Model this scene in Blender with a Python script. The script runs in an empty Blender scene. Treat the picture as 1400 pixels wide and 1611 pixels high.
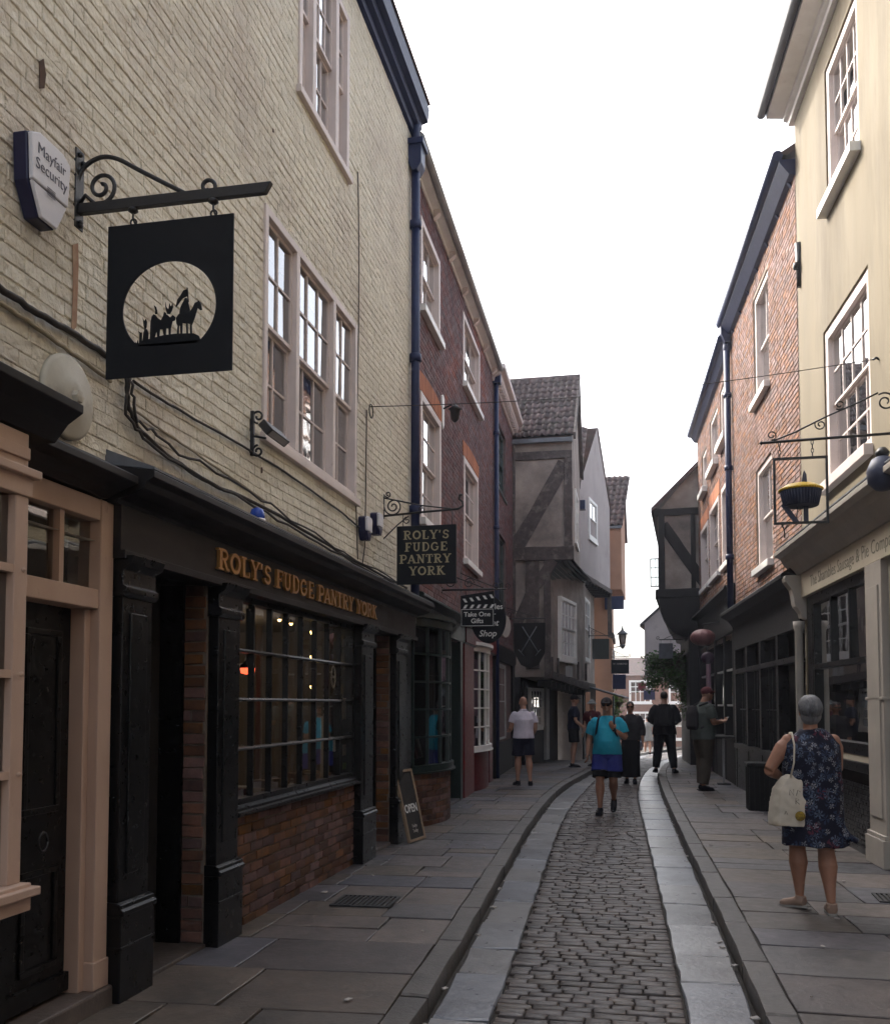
import bpy, bmesh, math, random
from mathutils import Vector, Matrix, noise
R = math.radians
rng = random.Random(11)
sc = bpy.context.scene
col = sc.collection

# ------------------------------------------------------------------ camera
F_PX, HZ, TILT, YAW, EYE = 1500.0, 1108.0, R(3.0), R(11.6), 1.62
CY = HZ - F_PX * math.tan(TILT)
cd = bpy.data.cameras.new('camera')
cam = bpy.data.objects.new('camera', cd)
col.objects.link(cam)
cam.location = (0, 0, EYE)
cam.rotation_euler = (R(90) + TILT, 0, YAW)
cd.sensor_fit = 'VERTICAL'
cd.sensor_height = 36
cd.lens = 36 * F_PX / 1611
cd.shift_y = (CY - 805.5) / 1611
cd.clip_start = 0.05
cd.clip_end = 2000
sc.camera = cam

# ------------------------------------------------------------------ sky, sun, exposure
SUN_EL, SUN_AZ = R(40), R(-50)          # azimuth measured from the street axis (+y), negative = left
w = bpy.data.worlds.new('World')
sc.world = w
w.use_nodes = True
nt = w.node_tree
bg = nt.nodes['Background']
sky = nt.nodes.new('ShaderNodeTexSky')
sky.sky_type = 'NISHITA'
sky.sun_disc = False
sky.sun_elevation = SUN_EL
sky.sun_rotation = SUN_AZ
sky.air_density = 1.0
sky.dust_density = 6.0
sky.ozone_density = 1.0
hs = nt.nodes.new('ShaderNodeHueSaturation')     # thin white cloud veil over the whole sky
hs.inputs['Saturation'].default_value = 0.45
nt.links.new(sky.outputs[0], hs.inputs['Color'])
nt.links.new(hs.outputs[0], bg.inputs['Color'])
bg.inputs['Strength'].default_value = 0.15
sd = bpy.data.lights.new('sun', 'SUN')
sd.energy = 1.1
sd.angle = R(2.0)
sd.color = (1.0, 0.93, 0.82)
sun = bpy.data.objects.new('sun', sd)
col.objects.link(sun)
sdir = Vector((math.sin(SUN_AZ) * math.cos(SUN_EL), math.cos(SUN_AZ) * math.cos(SUN_EL), math.sin(SUN_EL)))
sun.rotation_euler = sdir.to_track_quat('Z', 'Y').to_euler()
sun.location = (-6, 6, 14)
vs = sc.view_settings
vs.view_transform = 'Standard'
vs.look = 'None'
vs.gamma = 1.0
vs.use_curve_mapping = False
vs.exposure = 2.08
sc.render.engine = 'CYCLES'
sc.cycles.max_bounces = 8
sc.cycles.transparent_max_bounces = 16

# ------------------------------------------------------------------ pixels of the photograph -> directions
def ray(u, v):
    x, y = (u - 700) / F_PX, (CY - v) / F_PX
    zz = math.cos(TILT) - y * math.sin(TILT)
    yy = y * math.cos(TILT) + math.sin(TILT)
    return (x * math.cos(YAW) - zz * math.sin(YAW), x * math.sin(YAW) + zz * math.cos(YAW), yy)
def at_y(u, v, y):
    d = ray(u, v); t = y / d[1]
    return (d[0] * t, EYE + d[2] * t)
def project(p):
    x, y, z = p[0], p[1], p[2] - EYE
    cx = x * math.cos(YAW) + y * math.sin(YAW)
    cz = -x * math.sin(YAW) + y * math.cos(YAW)
    c2 = cz * math.cos(TILT) + z * math.sin(TILT)
    cy = z * math.cos(TILT) - cz * math.sin(TILT)
    if c2 < 0.1: return None
    return (700 + F_PX * cx / c2, CY - F_PX * cy / c2, c2)
def in_view(p, m=20):
    q = project(p)
    return q is not None and -m < q[0] < 1400 + m and -m < q[1] < 1611 + m
def lerp(a, b, t): return a + (b - a) * t
def interp(x, xs, ys):
    if x <= xs[0]: return ys[0]
    for i in range(len(xs) - 1):
        if x <= xs[i + 1]:
            t = (x - xs[i]) / (xs[i + 1] - xs[i])
            return lerp(ys[i], ys[i + 1], t)
    return ys[-1]
def gz(y): return -0.03 * max(0.0, y - 24)       # the street falls away gently in the distance

# ------------------------------------------------------------------ object helpers
def tag(o, label=None, cat=None, group=None, kind=None):
    if label: o['label'] = label
    if cat: o['category'] = cat
    if group: o['group'] = group
    if kind: o['kind'] = kind
    return o
def empty(name, loc=(0, 0, 0), rz=0, label=None, cat=None, group=None, kind=None):
    o = bpy.data.objects.new(name, None)
    o.empty_display_size = 0.1
    o.location = loc
    o.rotation_euler = (0, 0, rz)
    col.objects.link(o)
    return tag(o, label, cat, group, kind)
def link_mesh(name, me, parent=None, mat=None, loc=None, rot=None, scale=None):
    o = bpy.data.objects.new(name, me)
    col.objects.link(o)
    if parent is not None: o.parent = parent
    if mat is not None and not me.materials: me.materials.append(mat)
    if loc: o.location = loc
    if rot: o.rotation_euler = rot
    if scale: o.scale = scale
    return o

class MB:
    def __init__(s): s.v = []; s.f = []; s.sm = []
    def add(s, vs, fs, smooth=False):
        b = len(s.v)
        s.v += [tuple(p) for p in vs]
        for f in fs:
            s.f.append(tuple(b + i for i in f)); s.sm.append(smooth)
        return s
    def box(s, x0, x1, y0, y1, z0, z1):
        if x0 > x1: x0, x1 = x1, x0
        if y0 > y1: y0, y1 = y1, y0
        if z0 > z1: z0, z1 = z1, z0
        return s.add([(x0,y0,z0),(x1,y0,z0),(x1,y1,z0),(x0,y1,z0),(x0,y0,z1),(x1,y0,z1),(x1,y1,z1),(x0,y1,z1)],
              [(0,3,2,1),(4,5,6,7),(0,1,5,4),(1,2,6,5),(2,3,7,6),(3,0,4,7)])
    def hexa(s, b, t):            # bottom quad (ccw seen from above), top quad
        return s.add(list(b) + list(t), [(3,2,1,0),(4,5,6,7),(0,1,5,4),(1,2,6,5),(2,3,7,6),(3,0,4,7)])
    def _prism(s, poly, mk, a, b, smooth=False):
        area = sum(poly[i][0]*poly[(i+1)%len(poly)][1] - poly[(i+1)%len(poly)][0]*poly[i][1] for i in range(len(poly)))
        if area < 0: poly = poly[::-1]
        n = len(poly)
        base = len(s.v)
        s.v += [mk(p, a) for p in poly] + [mk(p, b) for p in poly]
        s.f.append(tuple(base + n - 1 - i for i in range(n))); s.sm.append(False)
        s.f.append(tuple(base + n + i for i in range(n))); s.sm.append(False)
        for i in range(n):
            j = (i + 1) % n
            s.f.append((base+i, base+j, base+n+j, base+n+i)); s.sm.append(smooth)
        return s
    def prism_x(s, poly, x0, x1, smooth=False):    # poly in (y,z)
        return s._prism(poly, lambda p, t: (t, p[0], p[1]), x0, x1, smooth)
    def prism_z(s, poly, z0, z1, smooth=False):    # poly in (x,y)
        return s._prism(poly, lambda p, t: (p[0], p[1], t), z0, z1, smooth)
    def prism_y(s, poly, y0, y1, smooth=False):    # poly in (x,z); y0 < y1
        return s._prism(poly, lambda p, t: (p[0], -t, p[1]), -y1, -y0, smooth)
    def tube(s, pts, r, n=8, cap=True, flat=1.0):
        pts = [Vector(p) for p in pts]
        k = len(pts)
        rs = r if isinstance(r, (list, tuple)) else [r] * k
        base = len(s.v)
        prev = None
        for i in range(k):
            t = (pts[min(i+1, k-1)] - pts[max(i-1, 0)])
            if t.length < 1e-9: t = Vector((0, 0, 1))
            t.normalize()
            if prev is None:
                ref = Vector((0, 0, 1)) if abs(t.z) < 0.9 else Vector((1, 0, 0))
                u = t.cross(ref).normalized()
            else:
                u = (prev - t * prev.dot(t))
                u = u.normalized() if u.length > 1e-6 else t.orthogonal().normalized()
            prev = u
            vv = t.cross(u)
            for j in range(n):
                a = 2 * math.pi * j / n
                s.v.append(tuple(pts[i] + (u * math.cos(a) + vv * math.sin(a) * flat) * rs[i]))
        for i in range(k - 1):
            for j in range(n):
                a, b = base + i*n + j, base + i*n + (j+1) % n
                s.f.append((a, b, b + n, a + n)); s.sm.append(True)
        if cap:
            s.f.append(tuple(base + n - 1 - j for j in range(n))); s.sm.append(False)
            s.f.append(tuple(base + (k-1)*n + j for j in range(n))); s.sm.append(False)
        return s
    def lathe(s, prof, c=(0, 0, 0), n=16, axis='z', smooth=True):
        base = len(s.v)
        for (r, h) in prof:
            for j in range(n):
                a = 2 * math.pi * j / n
                p = (r*math.cos(a), r*math.sin(a), h)
                if axis == 'y': p = (r*math.cos(a), h, -r*math.sin(a))
                if axis == 'x': p = (h, r*math.cos(a), r*math.sin(a))
                s.v.append((c[0]+p[0], c[1]+p[1], c[2]+p[2]))
        for i in range(len(prof) - 1):
            for j in range(n):
                a, b = base + i*n + j, base + i*n + (j+1) % n
                s.f.append((a, b, b + n, a + n)); s.sm.append(smooth)
        s.f.append(tuple(base + n - 1 - j for j in range(n))); s.sm.append(False)
        s.f.append(tuple(base + (len(prof)-1)*n + j for j in range(n))); s.sm.append(False)
        return s
    def mesh(s, name):
        me = bpy.data.meshes.new(name)
        me.from_pydata(s.v, [], s.f)
        me.polygons.foreach_set('use_smooth', s.sm)
        me.update()
        return me
    def build(s, name, mat, parent=None, bevel=0, label=None, kind=None, loc=None, rz=None):
        me = s.mesh(name)
        o = link_mesh(name, me, parent, mat, loc)
        if rz is not None: o.rotation_euler = (0, 0, rz)
        if bevel:
            m = o.modifiers.new('bevel', 'BEVEL'); m.width = bevel; m.segments = 2
            m.limit_method = 'ANGLE'; m.angle_limit = R(40)
        if label: o['label'] = label
        if kind: o['kind'] = kind
        return o

def spiral(c, r0, r1, a0, turns, n=28, plane='xz', sx=1):
    out = []
    for i in range(n + 1):
        t = i / n
        r = lerp(r0, r1, t); a = a0 + turns * 2 * math.pi * t
        p, q = sx * r * math.cos(a), r * math.sin(a)
        out.append((c[0] + p, c[1], c[2] + q) if plane == 'xz' else (c[0], c[1] + p, c[2] + q))
    return out

# ------------------------------------------------------------------ materials
MATS = {}
def pm(name, c1, c2=None, scale=6.0, rough=0.75, bump=0.15, bscale=60.0, isl=0.0, metal=0.0, spec=0.35,
       c3=None, s3=1.3, t3=0.62, dist=0.004, rvar=0.12, stretch=None, coat=0.0, detail=6.0, hue=0.0, w3=0.10, alt=None):
    """procedural surface: two tones mixed by noise, optional patches of a third, per-piece tone, fine relief"""
    m = bpy.data.materials.new(name); m.use_nodes = True
    n, l = m.node_tree.nodes, m.node_tree.links
    b = n['Principled BSDF']
    geo = n.new('ShaderNodeNewGeometry')
    vec = geo.outputs['Position']
    if stretch:
        mp = n.new('ShaderNodeMapping'); mp.inputs['Scale'].default_value = stretch
        l.new(vec, mp.inputs['Vector']); vec = mp.outputs[0]
    def nz(sc_, de=detail, ro=0.6):
        t = n.new('ShaderNodeTexNoise'); t.inputs['Scale'].default_value = sc_
        t.inputs['Detail'].default_value = de; t.inputs['Roughness'].default_value = ro
        l.new(vec, t.inputs['Vector']); return t.outputs[0]
    def ramp(sock, a, bb):
        r_ = n.new('ShaderNodeMapRange'); r_.inputs[1].default_value = a; r_.inputs[2].default_value = bb
        r_.clamp = True; l.new(sock, r_.inputs[0]); return r_.outputs[0]
    if c2 is None: c2 = tuple(x * 0.72 for x in c1)
    def mixc(fac, a, bb):
        mx = n.new('ShaderNodeMix'); mx.data_type = 'RGBA'
        l.new(fac, mx.inputs[0])
        for k, val in ((6, a), (7, bb)):
            if isinstance(val, tuple): mx.inputs[k].default_value = (*val, 1)
            else: l.new(val, mx.inputs[k])
        return mx.outputs[2]
    c = mixc(ramp(nz(scale), 0.33, 0.68), c1, c2)
    if c3 is not None:
        c = mixc(ramp(nz(s3, 8.0, 0.68), t3 - w3, t3 + w3), c, c3)
    if isl or hue:
        oi = n.new('ShaderNodeObjectInfo')
        ad = n.new('ShaderNodeMath'); ad.operation = 'ADD'
        l.new(geo.outputs['Random Per Island'], ad.inputs[0]); l.new(oi.outputs['Random'], ad.inputs[1])
        fr = n.new('ShaderNodeMath'); fr.operation = 'FRACT'; l.new(ad.outputs[0], fr.inputs[0])
        hv = n.new('ShaderNodeHueSaturation')
        mr = n.new('ShaderNodeMapRange'); mr.inputs[3].default_value = 1 - isl; mr.inputs[4].default_value = 1 + isl
        l.new(fr.outputs[0], mr.inputs[0]); l.new(mr.outputs[0], hv.inputs['Value'])
        if hue:
            f2 = n.new('ShaderNodeMath'); f2.operation = 'MULTIPLY'; f2.inputs[1].default_value = 7.31
            l.new(fr.outputs[0], f2.inputs[0])
            f3 = n.new('ShaderNodeMath'); f3.operation = 'FRACT'; l.new(f2.outputs[0], f3.inputs[0])
            mh = n.new('ShaderNodeMapRange'); mh.inputs[3].default_value = 0.5 - hue; mh.inputs[4].default_value = 0.5 + hue
            l.new(f3.outputs[0], mh.inputs[0]); l.new(mh.outputs[0], hv.inputs['Hue'])
            ms = n.new('ShaderNodeMapRange'); ms.inputs[3].default_value = 0.6; ms.inputs[4].default_value = 1.25
            l.new(f3.outputs[0], ms.inputs[0]); l.new(ms.outputs[0], hv.inputs['Saturation'])
        l.new(c, hv.inputs['Color']); c = hv.outputs[0]
        if alt:                                        # some pieces are of another stone
            f4 = n.new('ShaderNodeMath'); f4.operation = 'MULTIPLY'; f4.inputs[1].default_value = 13.7; l.new(fr.outputs[0], f4.inputs[0])
            f5 = n.new('ShaderNodeMath'); f5.operation = 'FRACT'; l.new(f4.outputs[0], f5.inputs[0])
            mm = n.new('ShaderNodeMix'); mm.data_type = 'RGBA'; mm.blend_type = 'MULTIPLY'; l.new(ramp(f5.outputs[0], .35, .8), mm.inputs[0])
            l.new(c, mm.inputs[6]); mm.inputs[7].default_value = (*alt, 1); c = mm.outputs[2]
    l.new(c, b.inputs['Base Color'])
    rr = n.new('ShaderNodeMapRange'); rr.inputs[3].default_value = max(0.02, rough - rvar); rr.inputs[4].default_value = min(1, rough + rvar)
    l.new(nz(scale * 3.1), rr.inputs[0]); l.new(rr.outputs[0], b.inputs['Roughness'])
    b.inputs['Metallic'].default_value = metal
    b.inputs['Specular IOR Level'].default_value = spec
    if coat: b.inputs['Coat Weight'].default_value = coat; b.inputs['Coat Roughness'].default_value = 0.12
    if bump:
        bp = n.new('ShaderNodeBump'); bp.inputs['Strength'].default_value = bump; bp.inputs['Distance'].default_value = dist
        l.new(nz(bscale, 5.0), bp.inputs['Height']); l.new(bp.outputs[0], b.inputs['Normal'])
    MATS[name] = m
    return m
def glass_mat(name, tint=(0.75, 0.8, 0.8), wav=0.05, base=0.04):
    m = bpy.data.materials.new(name); m.use_nodes = True
    n, l = m.node_tree.nodes, m.node_tree.links
    n.remove(n['Principled BSDF'])
    out = n['Material Output']
    geo = n.new('ShaderNodeNewGeometry')
    ns = n.new('ShaderNodeTexNoise'); ns.inputs['Scale'].default_value = 3.0; ns.inputs['Detail'].default_value = 2
    l.new(geo.outputs['Position'], ns.inputs['Vector'])
    bp = n.new('ShaderNodeBump'); bp.inputs['Strength'].default_value = wav; bp.inputs['Distance'].default_value = 0.02
    l.new(ns.outputs[0], bp.inputs['Height'])
    fr = n.new('ShaderNodeFresnel'); fr.inputs['IOR'].default_value = 1.52
    l.new(bp.outputs[0], fr.inputs['Normal'])
    ma = n.new('ShaderNodeMath'); ma.operation = 'MULTIPLY_ADD'; ma.inputs[1].default_value = 2.7; ma.inputs[2].default_value = base
    ma.use_clamp = True
    l.new(fr.outputs[0], ma.inputs[0])
    tr = n.new('ShaderNodeBsdfTransparent'); tr.inputs[0].default_value = (*tint, 1)
    gl = n.new('ShaderNodeBsdfGlossy'); gl.inputs['Roughness'].default_value = 0.02
    l.new(bp.outputs[0], gl.inputs['Normal'])
    mx = n.new('ShaderNodeMixShader')
    l.new(ma.outputs[0], mx.inputs[0]); l.new(tr.outputs[0], mx.inputs[1]); l.new(gl.outputs[0], mx.inputs[2])
    l.new(mx.outputs[0], out.inputs['Surface'])
    return m
def emit_mat(name, c, s):
    m = bpy.data.materials.new(name); m.use_nodes = True
    b = m.node_tree.nodes['Principled BSDF']
    b.inputs['Base Color'].default_value = (*c, 1)
    b.inputs['Emission Color'].default_value = (*c, 1); b.inputs['Emission Strength'].default_value = s
    return m

M = {}
M['cream_paint'] = pm('cream_paint', (0.77,0.725,0.60), (0.67,0.63,0.52), 1.1, 0.8, 1.0, 10, isl=0.03, c3=(0.50,0.43,0.37), s3=0.8, t3=0.63, dist=0.05, w3=.16)
M['plate_cream'] = pm('plate_cream', (0.52,0.49,0.40), (0.43,0.40,0.33), 6, 0.7, 0.3, 30, c3=(0.30,0.25,0.20), s3=5, t3=.64)
M['dark_mark'] = pm('dark_mark', (0.10,0.06,0.04), None, 20, 0.9, 0.3)
M['salmon'] = pm('salmon', (0.52,0.375,0.29), (0.46,0.325,0.25), 5, 0.5, 0.25, 45, spec=0.35, c3=(0.27,0.19,0.145), s3=9, t3=0.70, w3=.05, stretch=(1,1,.5))
M['mauve_white'] = pm('mauve_white', (0.66,0.57,0.535), (0.58,0.50,0.465), 5, 0.5, 0.12, 40, c3=(0.36,0.30,0.27), s3=7, t3=0.71, w3=.06)
M['white_paint'] = pm('white_paint', (0.78,0.77,0.74), (0.68,0.66,0.63), 4, 0.45, 0.06, 40, c3=(0.45,0.42,0.38), s3=6, t3=0.74)
M['black_paint'] = pm('black_paint', (0.0048,0.0048,0.0052), (0.008,0.008,0.0085), 6, 0.30, 0.09, 30, spec=0.28, rvar=0.12, c3=(.010,.0095,.009), s3=3, t3=.66, w3=.10)
M['black_fascia'] = pm('black_fascia', (0.010,0.009,0.010), (0.017,0.015,0.016), 4, 0.5, 0.1, 30, spec=.25, c3=(.03,.027,.025), s3=4, t3=.68, w3=.07, stretch=(1,.35,1))
M['black_iron'] = pm('black_iron', (0.012,0.012,0.014), (0.02,0.02,0.022), 30, 0.5, 0.2, 90, spec=0.5)
M['sign_black'] = pm('sign_black', (0.006,0.007,0.010), (0.009,0.011,0.014), 3, 0.6, 0.05, 60, spec=.2)
M['navy_flare_tint'] = pm('navy_flare_tint', (0.009,0.016,0.055), (0.014,0.022,0.075), 8, 0.45, 0.1, 50, spec=0.35)  # blue-black paint, with the extra blue of lens flare put into the colour
M['gilt'] = pm('gilt', (0.55,0.31,0.12), (0.42,0.22,0.08), 12, 0.38, 0.1, 60, metal=0.6)
M['sign_tan'] = pm('sign_tan', (0.36,0.31,0.19), (0.30,0.26,0.16), 12, 0.6, 0.05)
M['brick_dark'] = pm('brick_dark', (0.155,0.066,0.040), (0.085,0.040,0.030), 9, 0.85, 0.5, 55, isl=0.45, hue=0.022, c3=(0.04,0.028,0.024), s3=4, t3=0.62, dist=0.006)
M['mortar'] = pm('mortar', (0.17,0.135,0.105), (0.10,0.08,0.065), 14, 0.95, 0.5, 80)
M['brick_plum'] = pm('brick_plum', (0.155,0.075,0.072), (0.11,0.055,0.058), 3, 0.85, 0.4, 60, isl=0.22, hue=0.012, c3=(0.24,0.075,0.055), s3=0.6, t3=0.62)
M['mortar_plum'] = pm('mortar_plum', (0.17,0.12,0.115), (0.12,0.085,0.082), 10, 0.95, 0.4, 80)
M['brick_red'] = pm('brick_red', (0.245,0.122,0.080), (0.18,0.088,0.064), 4, 0.85, 0.45, 60, isl=0.30, hue=0.012, c3=(0.10,0.06,0.05), s3=3, t3=0.64, w3=.14)
M['mortar_pale'] = pm('mortar_pale', (0.29,0.235,0.19), (0.21,0.17,0.14), 10, 0.95, 0.4, 80)
M['brick_orange'] = pm('brick_orange', (0.42,0.15,0.06), (0.32,0.11,0.05), 5, 0.85, 0.4, 60, isl=0.2)
M['stucco'] = pm('stucco', (0.215,0.178,0.118), (0.175,0.144,0.096), 1.4, 0.9, 0.4, 50, c3=(0.115,0.092,0.062), s3=1.1, t3=0.60, stretch=(1,1,0.22), w3=.13)
M['plaster'] = pm('plaster', (0.42,0.355,0.305), (0.29,0.245,0.215), 2.0, 0.9, 0.5, 24, c3=(0.13,0.11,0.10), s3=0.9, t3=0.55, w3=.16, dist=.02)
M['plaster_grey'] = pm('plaster_grey', (0.40,0.35,0.34), (0.34,0.30,0.29), 1.5, 0.9, 0.2, 45, c3=(0.27,0.23,0.22), s3=1.1, t3=0.64)
M['plaster_orange'] = pm('plaster_orange', (0.42,0.235,0.155), (0.35,0.195,0.13), 2, 0.9, 0.2, 45)
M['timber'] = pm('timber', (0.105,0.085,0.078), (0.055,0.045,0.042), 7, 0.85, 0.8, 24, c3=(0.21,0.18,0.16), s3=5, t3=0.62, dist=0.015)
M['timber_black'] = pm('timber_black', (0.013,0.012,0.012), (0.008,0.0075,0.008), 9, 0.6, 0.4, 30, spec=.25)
M['pantile'] = pm('pantile', (0.10,0.065,0.06), (0.06,0.045,0.045), 5, 0.8, 0.4, 40, isl=0.3, c3=(0.05,0.055,0.04), s3=3, t3=0.62)
M['slate'] = pm('slate', (0.06,0.06,0.068), (0.04,0.04,0.045), 5, 0.6, 0.3, 40, isl=0.25)
M['lead'] = pm('lead', (0.16,0.17,0.19), (0.11,0.12,0.13), 8, 0.6, 0.2, 30)
M['green_paint'] = pm('green_paint', (0.010,0.020,0.018), (0.014,0.026,0.024), 5, 0.35, 0.08, 40, spec=0.5)
M['red_paint'] = pm('red_paint', (0.13,0.012,0.014), (0.10,0.010,0.012), 5, 0.4, 0.08, 40)
M['grey_post'] = pm('grey_post', (0.36,0.35,0.34), (0.28,0.27,0.26), 5, 0.5, 0.1)
M['shop_cream'] = pm('shop_cream', (0.40,0.36,0.31), (0.34,0.305,0.265), 3, 0.5, 0.12, 40, c3=(0.38,0.33,0.28), s3=3, t3=0.70)
M['fascia_cream'] = pm('fascia_cream', (0.50,0.44,0.34), (0.45,0.39,0.30), 3, 0.55, 0.08, 40)
M['faded_ink'] = pm('faded_ink', (0.22,0.20,0.16), None, 20, 0.8, 0)
M['glass'] = glass_mat('glass', (0.62,0.66,0.66), 0.06)
M['glass_shop'] = glass_mat('glass_shop', (0.85,0.86,0.84), 0.03, 0.02)
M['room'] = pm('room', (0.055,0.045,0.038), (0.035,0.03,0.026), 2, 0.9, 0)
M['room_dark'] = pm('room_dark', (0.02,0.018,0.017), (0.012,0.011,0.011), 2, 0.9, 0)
M['curtain'] = pm('curtain', (0.40,0.37,0.34), (0.33,0.30,0.28), 6, 0.9, 0.1)
M['flag'] = pm('flag', (0.122,0.094,0.079), (0.078,0.062,0.053), 3.0, 0.48, 0.6, 34, isl=0.30, hue=0.022, c3=(0.046,0.039,0.035), s3=1.8, t3=0.60, dist=0.006, rvar=0.22, spec=0.5, alt=(0.72,0.84,1.05))
M['kerb'] = pm('kerb', (0.088,0.078,0.07), (0.058,0.053,0.049), 5, 0.5, 0.6, 40, isl=0.18, dist=0.006, spec=0.45, c3=(.038,.034,.031), s3=2.5, t3=.62)
M['gutter'] = pm('gutter', (0.195,0.192,0.192), (0.128,0.126,0.127), 2.6, 0.32, 0.5, 28, isl=0.28, hue=.01, c3=(0.07,0.067,0.065), s3=2.2, t3=0.60, dist=0.006, rvar=0.15, spec=0.8, alt=(.82,.88,1.0))
M['sett'] = pm('sett', (0.080,0.063,0.056), (0.054,0.044,0.040), 10, 0.52, 0.6, 70, isl=0.32, hue=0.02, dist=0.004, spec=0.42, rvar=0.15, c3=(.034,.029,.026), s3=2.2, t3=.6)
M['dirt'] = pm('dirt', (0.045,0.038,0.032), (0.028,0.024,0.02), 12, 0.95, 0.5, 80)
M['terrain'] = pm('terrain', (0.10,0.09,0.08), (0.07,0.065,0.06), 0.4, 0.9, 0.2, 8)
M['alarm_white'] = pm('alarm_white', (0.70,0.70,0.74), (0.62,0.62,0.66), 6, 0.4, 0.03)
M['alarm_blue'] = pm('alarm_blue', (0.012,0.014,0.045), (0.02,0.02,0.06), 6, 0.35, 0.03)
M['blue_lens'] = pm('blue_lens', (0.03,0.09,0.45), (0.02,0.06,0.35), 9, 0.2, 0.0)
M['cable'] = pm('cable', (0.03,0.027,0.025), (0.06,0.05,0.045), 20, 0.7, 0.1)
M['cable_cream'] = pm('cable_cream', (0.36,0.31,0.22), (0.28,0.24,0.17), 12, 0.8, 0.2)
M['yellow'] = pm('yellow', (0.62,0.40,0.02), (0.50,0.32,0.02), 9, 0.45, 0.1)
M['pie_blue'] = pm('pie_blue', (0.05,0.06,0.10), (0.035,0.04,0.07), 9, 0.5, 0.15)
M['pink_lantern'] = pm('pink_lantern', (0.20,0.085,0.08), (0.14,0.06,0.06), 8, 0.5, 0.15)
M['purple'] = pm('purple', (0.05,0.02,0.05), (0.035,0.015,0.035), 8, 0.6, 0.2)
M['mauve_post'] = pm('mauve_post', (0.28,0.17,0.22), (0.22,0.13,0.17), 5, 0.5, 0.1)
M['board'] = pm('board', (0.02,0.02,0.02), (0.035,0.032,0.03), 6, 0.7, 0.1)
M['wood_edge'] = pm('wood_edge', (0.30,0.22,0.15), (0.20,0.14,0.09), 12, 0.6, 0.2)
M['chalk'] = pm('chalk', (0.75,0.75,0.73), (0.6,0.6,0.58), 30, 0.9, 0)
M['bulb'] = emit_mat('bulb', (1.0, 0.62, 0.20), 4)
M['red_lamp'] = emit_mat('red_lamp', (1.0, 0.10, 0.04), 1.2)
M['leaf'] = pm('leaf', (0.05,0.11,0.02), (0.035,0.075,0.015), 9, 0.6, 0, isl=0.45, hue=0.03)
M['leaf_lime'] = pm('leaf_lime', (0.10,0.20,0.02), (0.07,0.14,0.015), 9, 0.6, 0, isl=0.4)
M['stem'] = pm('stem', (0.06,0.04,0.025), None, 12, 0.9, 0.3)
for k in ('leaf', 'leaf_lime'):
    b = M[k].node_tree.nodes['Principled BSDF']
    b.inputs['Transmission Weight'].default_value = 0.0
    b.inputs['Subsurface Weight'].default_value = 0.0

# ------------------------------------------------------------------ facade frame: x along the wall (left to right seen from the street), y into the wall, z up
class Facade:
    def __init__(s, name, p0, p1, label, cat='house', group=None):
        s.p0 = Vector((p0[0], p0[1])); d = Vector((p1[0]-p0[0], p1[1]-p0[1]))
        s.len = d.length; s.d = d.normalized(); s.n_in = Vector((-s.d.y, s.d.x))
        s.root = empty(name, (p0[0], p0[1], 0), math.atan2(s.d.y, s.d.x), label, cat, group)
    def px(s, u, v, out=0.0):
        d = ray(u, v); o = s.p0 - s.n_in * out
        t = (o.x*s.n_in.x + o.y*s.n_in.y) / (d[0]*s.n_in.x + d[1]*s.n_in.y)
        P = Vector((d[0]*t, d[1]*t)) - s.p0
        return (P.dot(s.d), EYE + d[2]*t)
    def world(s, x, y, z):
        q = s.p0 + s.d * x + s.n_in * y
        return Vector((q.x, q.y, z))
    def at_world_y(s, Y): return (Y - s.p0.y) / s.d.y

def cells(x0, x1, z0, z1, holes):
    xs = sorted({x0, x1, *[min(max(h[0], x0), x1) for h in holes], *[min(max(h[1], x0), x1) for h in holes]})
    zs = sorted({z0, z1, *[min(max(h[2], z0), z1) for h in holes], *[min(max(h[3], z0), z1) for h in holes]})
    for i in range(len(xs) - 1):
        for j in range(len(zs) - 1):
            cx, cz = (xs[i]+xs[i+1])/2, (zs[j]+zs[j+1])/2
            if any(h[0] < cx < h[1] and h[2] < cz < h[3] for h in holes): continue
            yield xs[i], xs[i+1], zs[j], zs[j+1]
def wall_sheet(fa, x0, x1, z0, z1, holes, mat, name='wall', depth=0.3, y=0.0, label=None):
    m = MB()
    for a, b, c, d in cells(x0, x1, z0, z1, holes):
        m.add([(a,y,c),(b,y,c),(b,y,d),(a,y,d)], [(0,1,2,3)])
    yb = y + depth
    for h in holes:                                  # reveals
        a, b, c, d = max(h[0],x0), min(h[1],x1), max(h[2],z0), min(h[3],z1)
        m.add([(a,y,c),(a,y,d),(a,yb,d),(a,yb,c)], [(0,1,2,3)])
        m.add([(b,y,c),(b,yb,c),(b,yb,d),(b,y,d)], [(0,1,2,3)])
        m.add([(a,y,d),(b,y,d),(b,yb,d),(a,yb,d)], [(0,1,2,3)])
        m.add([(a,y,c),(a,yb,c),(b,yb,c),(b,y,c)], [(0,1,2,3)])
    m.add([(x0,y,z0),(x0,y,z1),(x0,yb,z1),(x0,yb,z0)], [(0,1,2,3)])
    m.add([(x1,y,z0),(x1,yb,z0),(x1,yb,z1),(x1,y,z1)], [(0,1,2,3)])
    m.add([(x0,y,z1),(x1,y,z1),(x1,yb,z1),(x0,yb,z1)], [(0,1,2,3)])
    return m.build(name, mat, fa.root, label=label)

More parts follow.
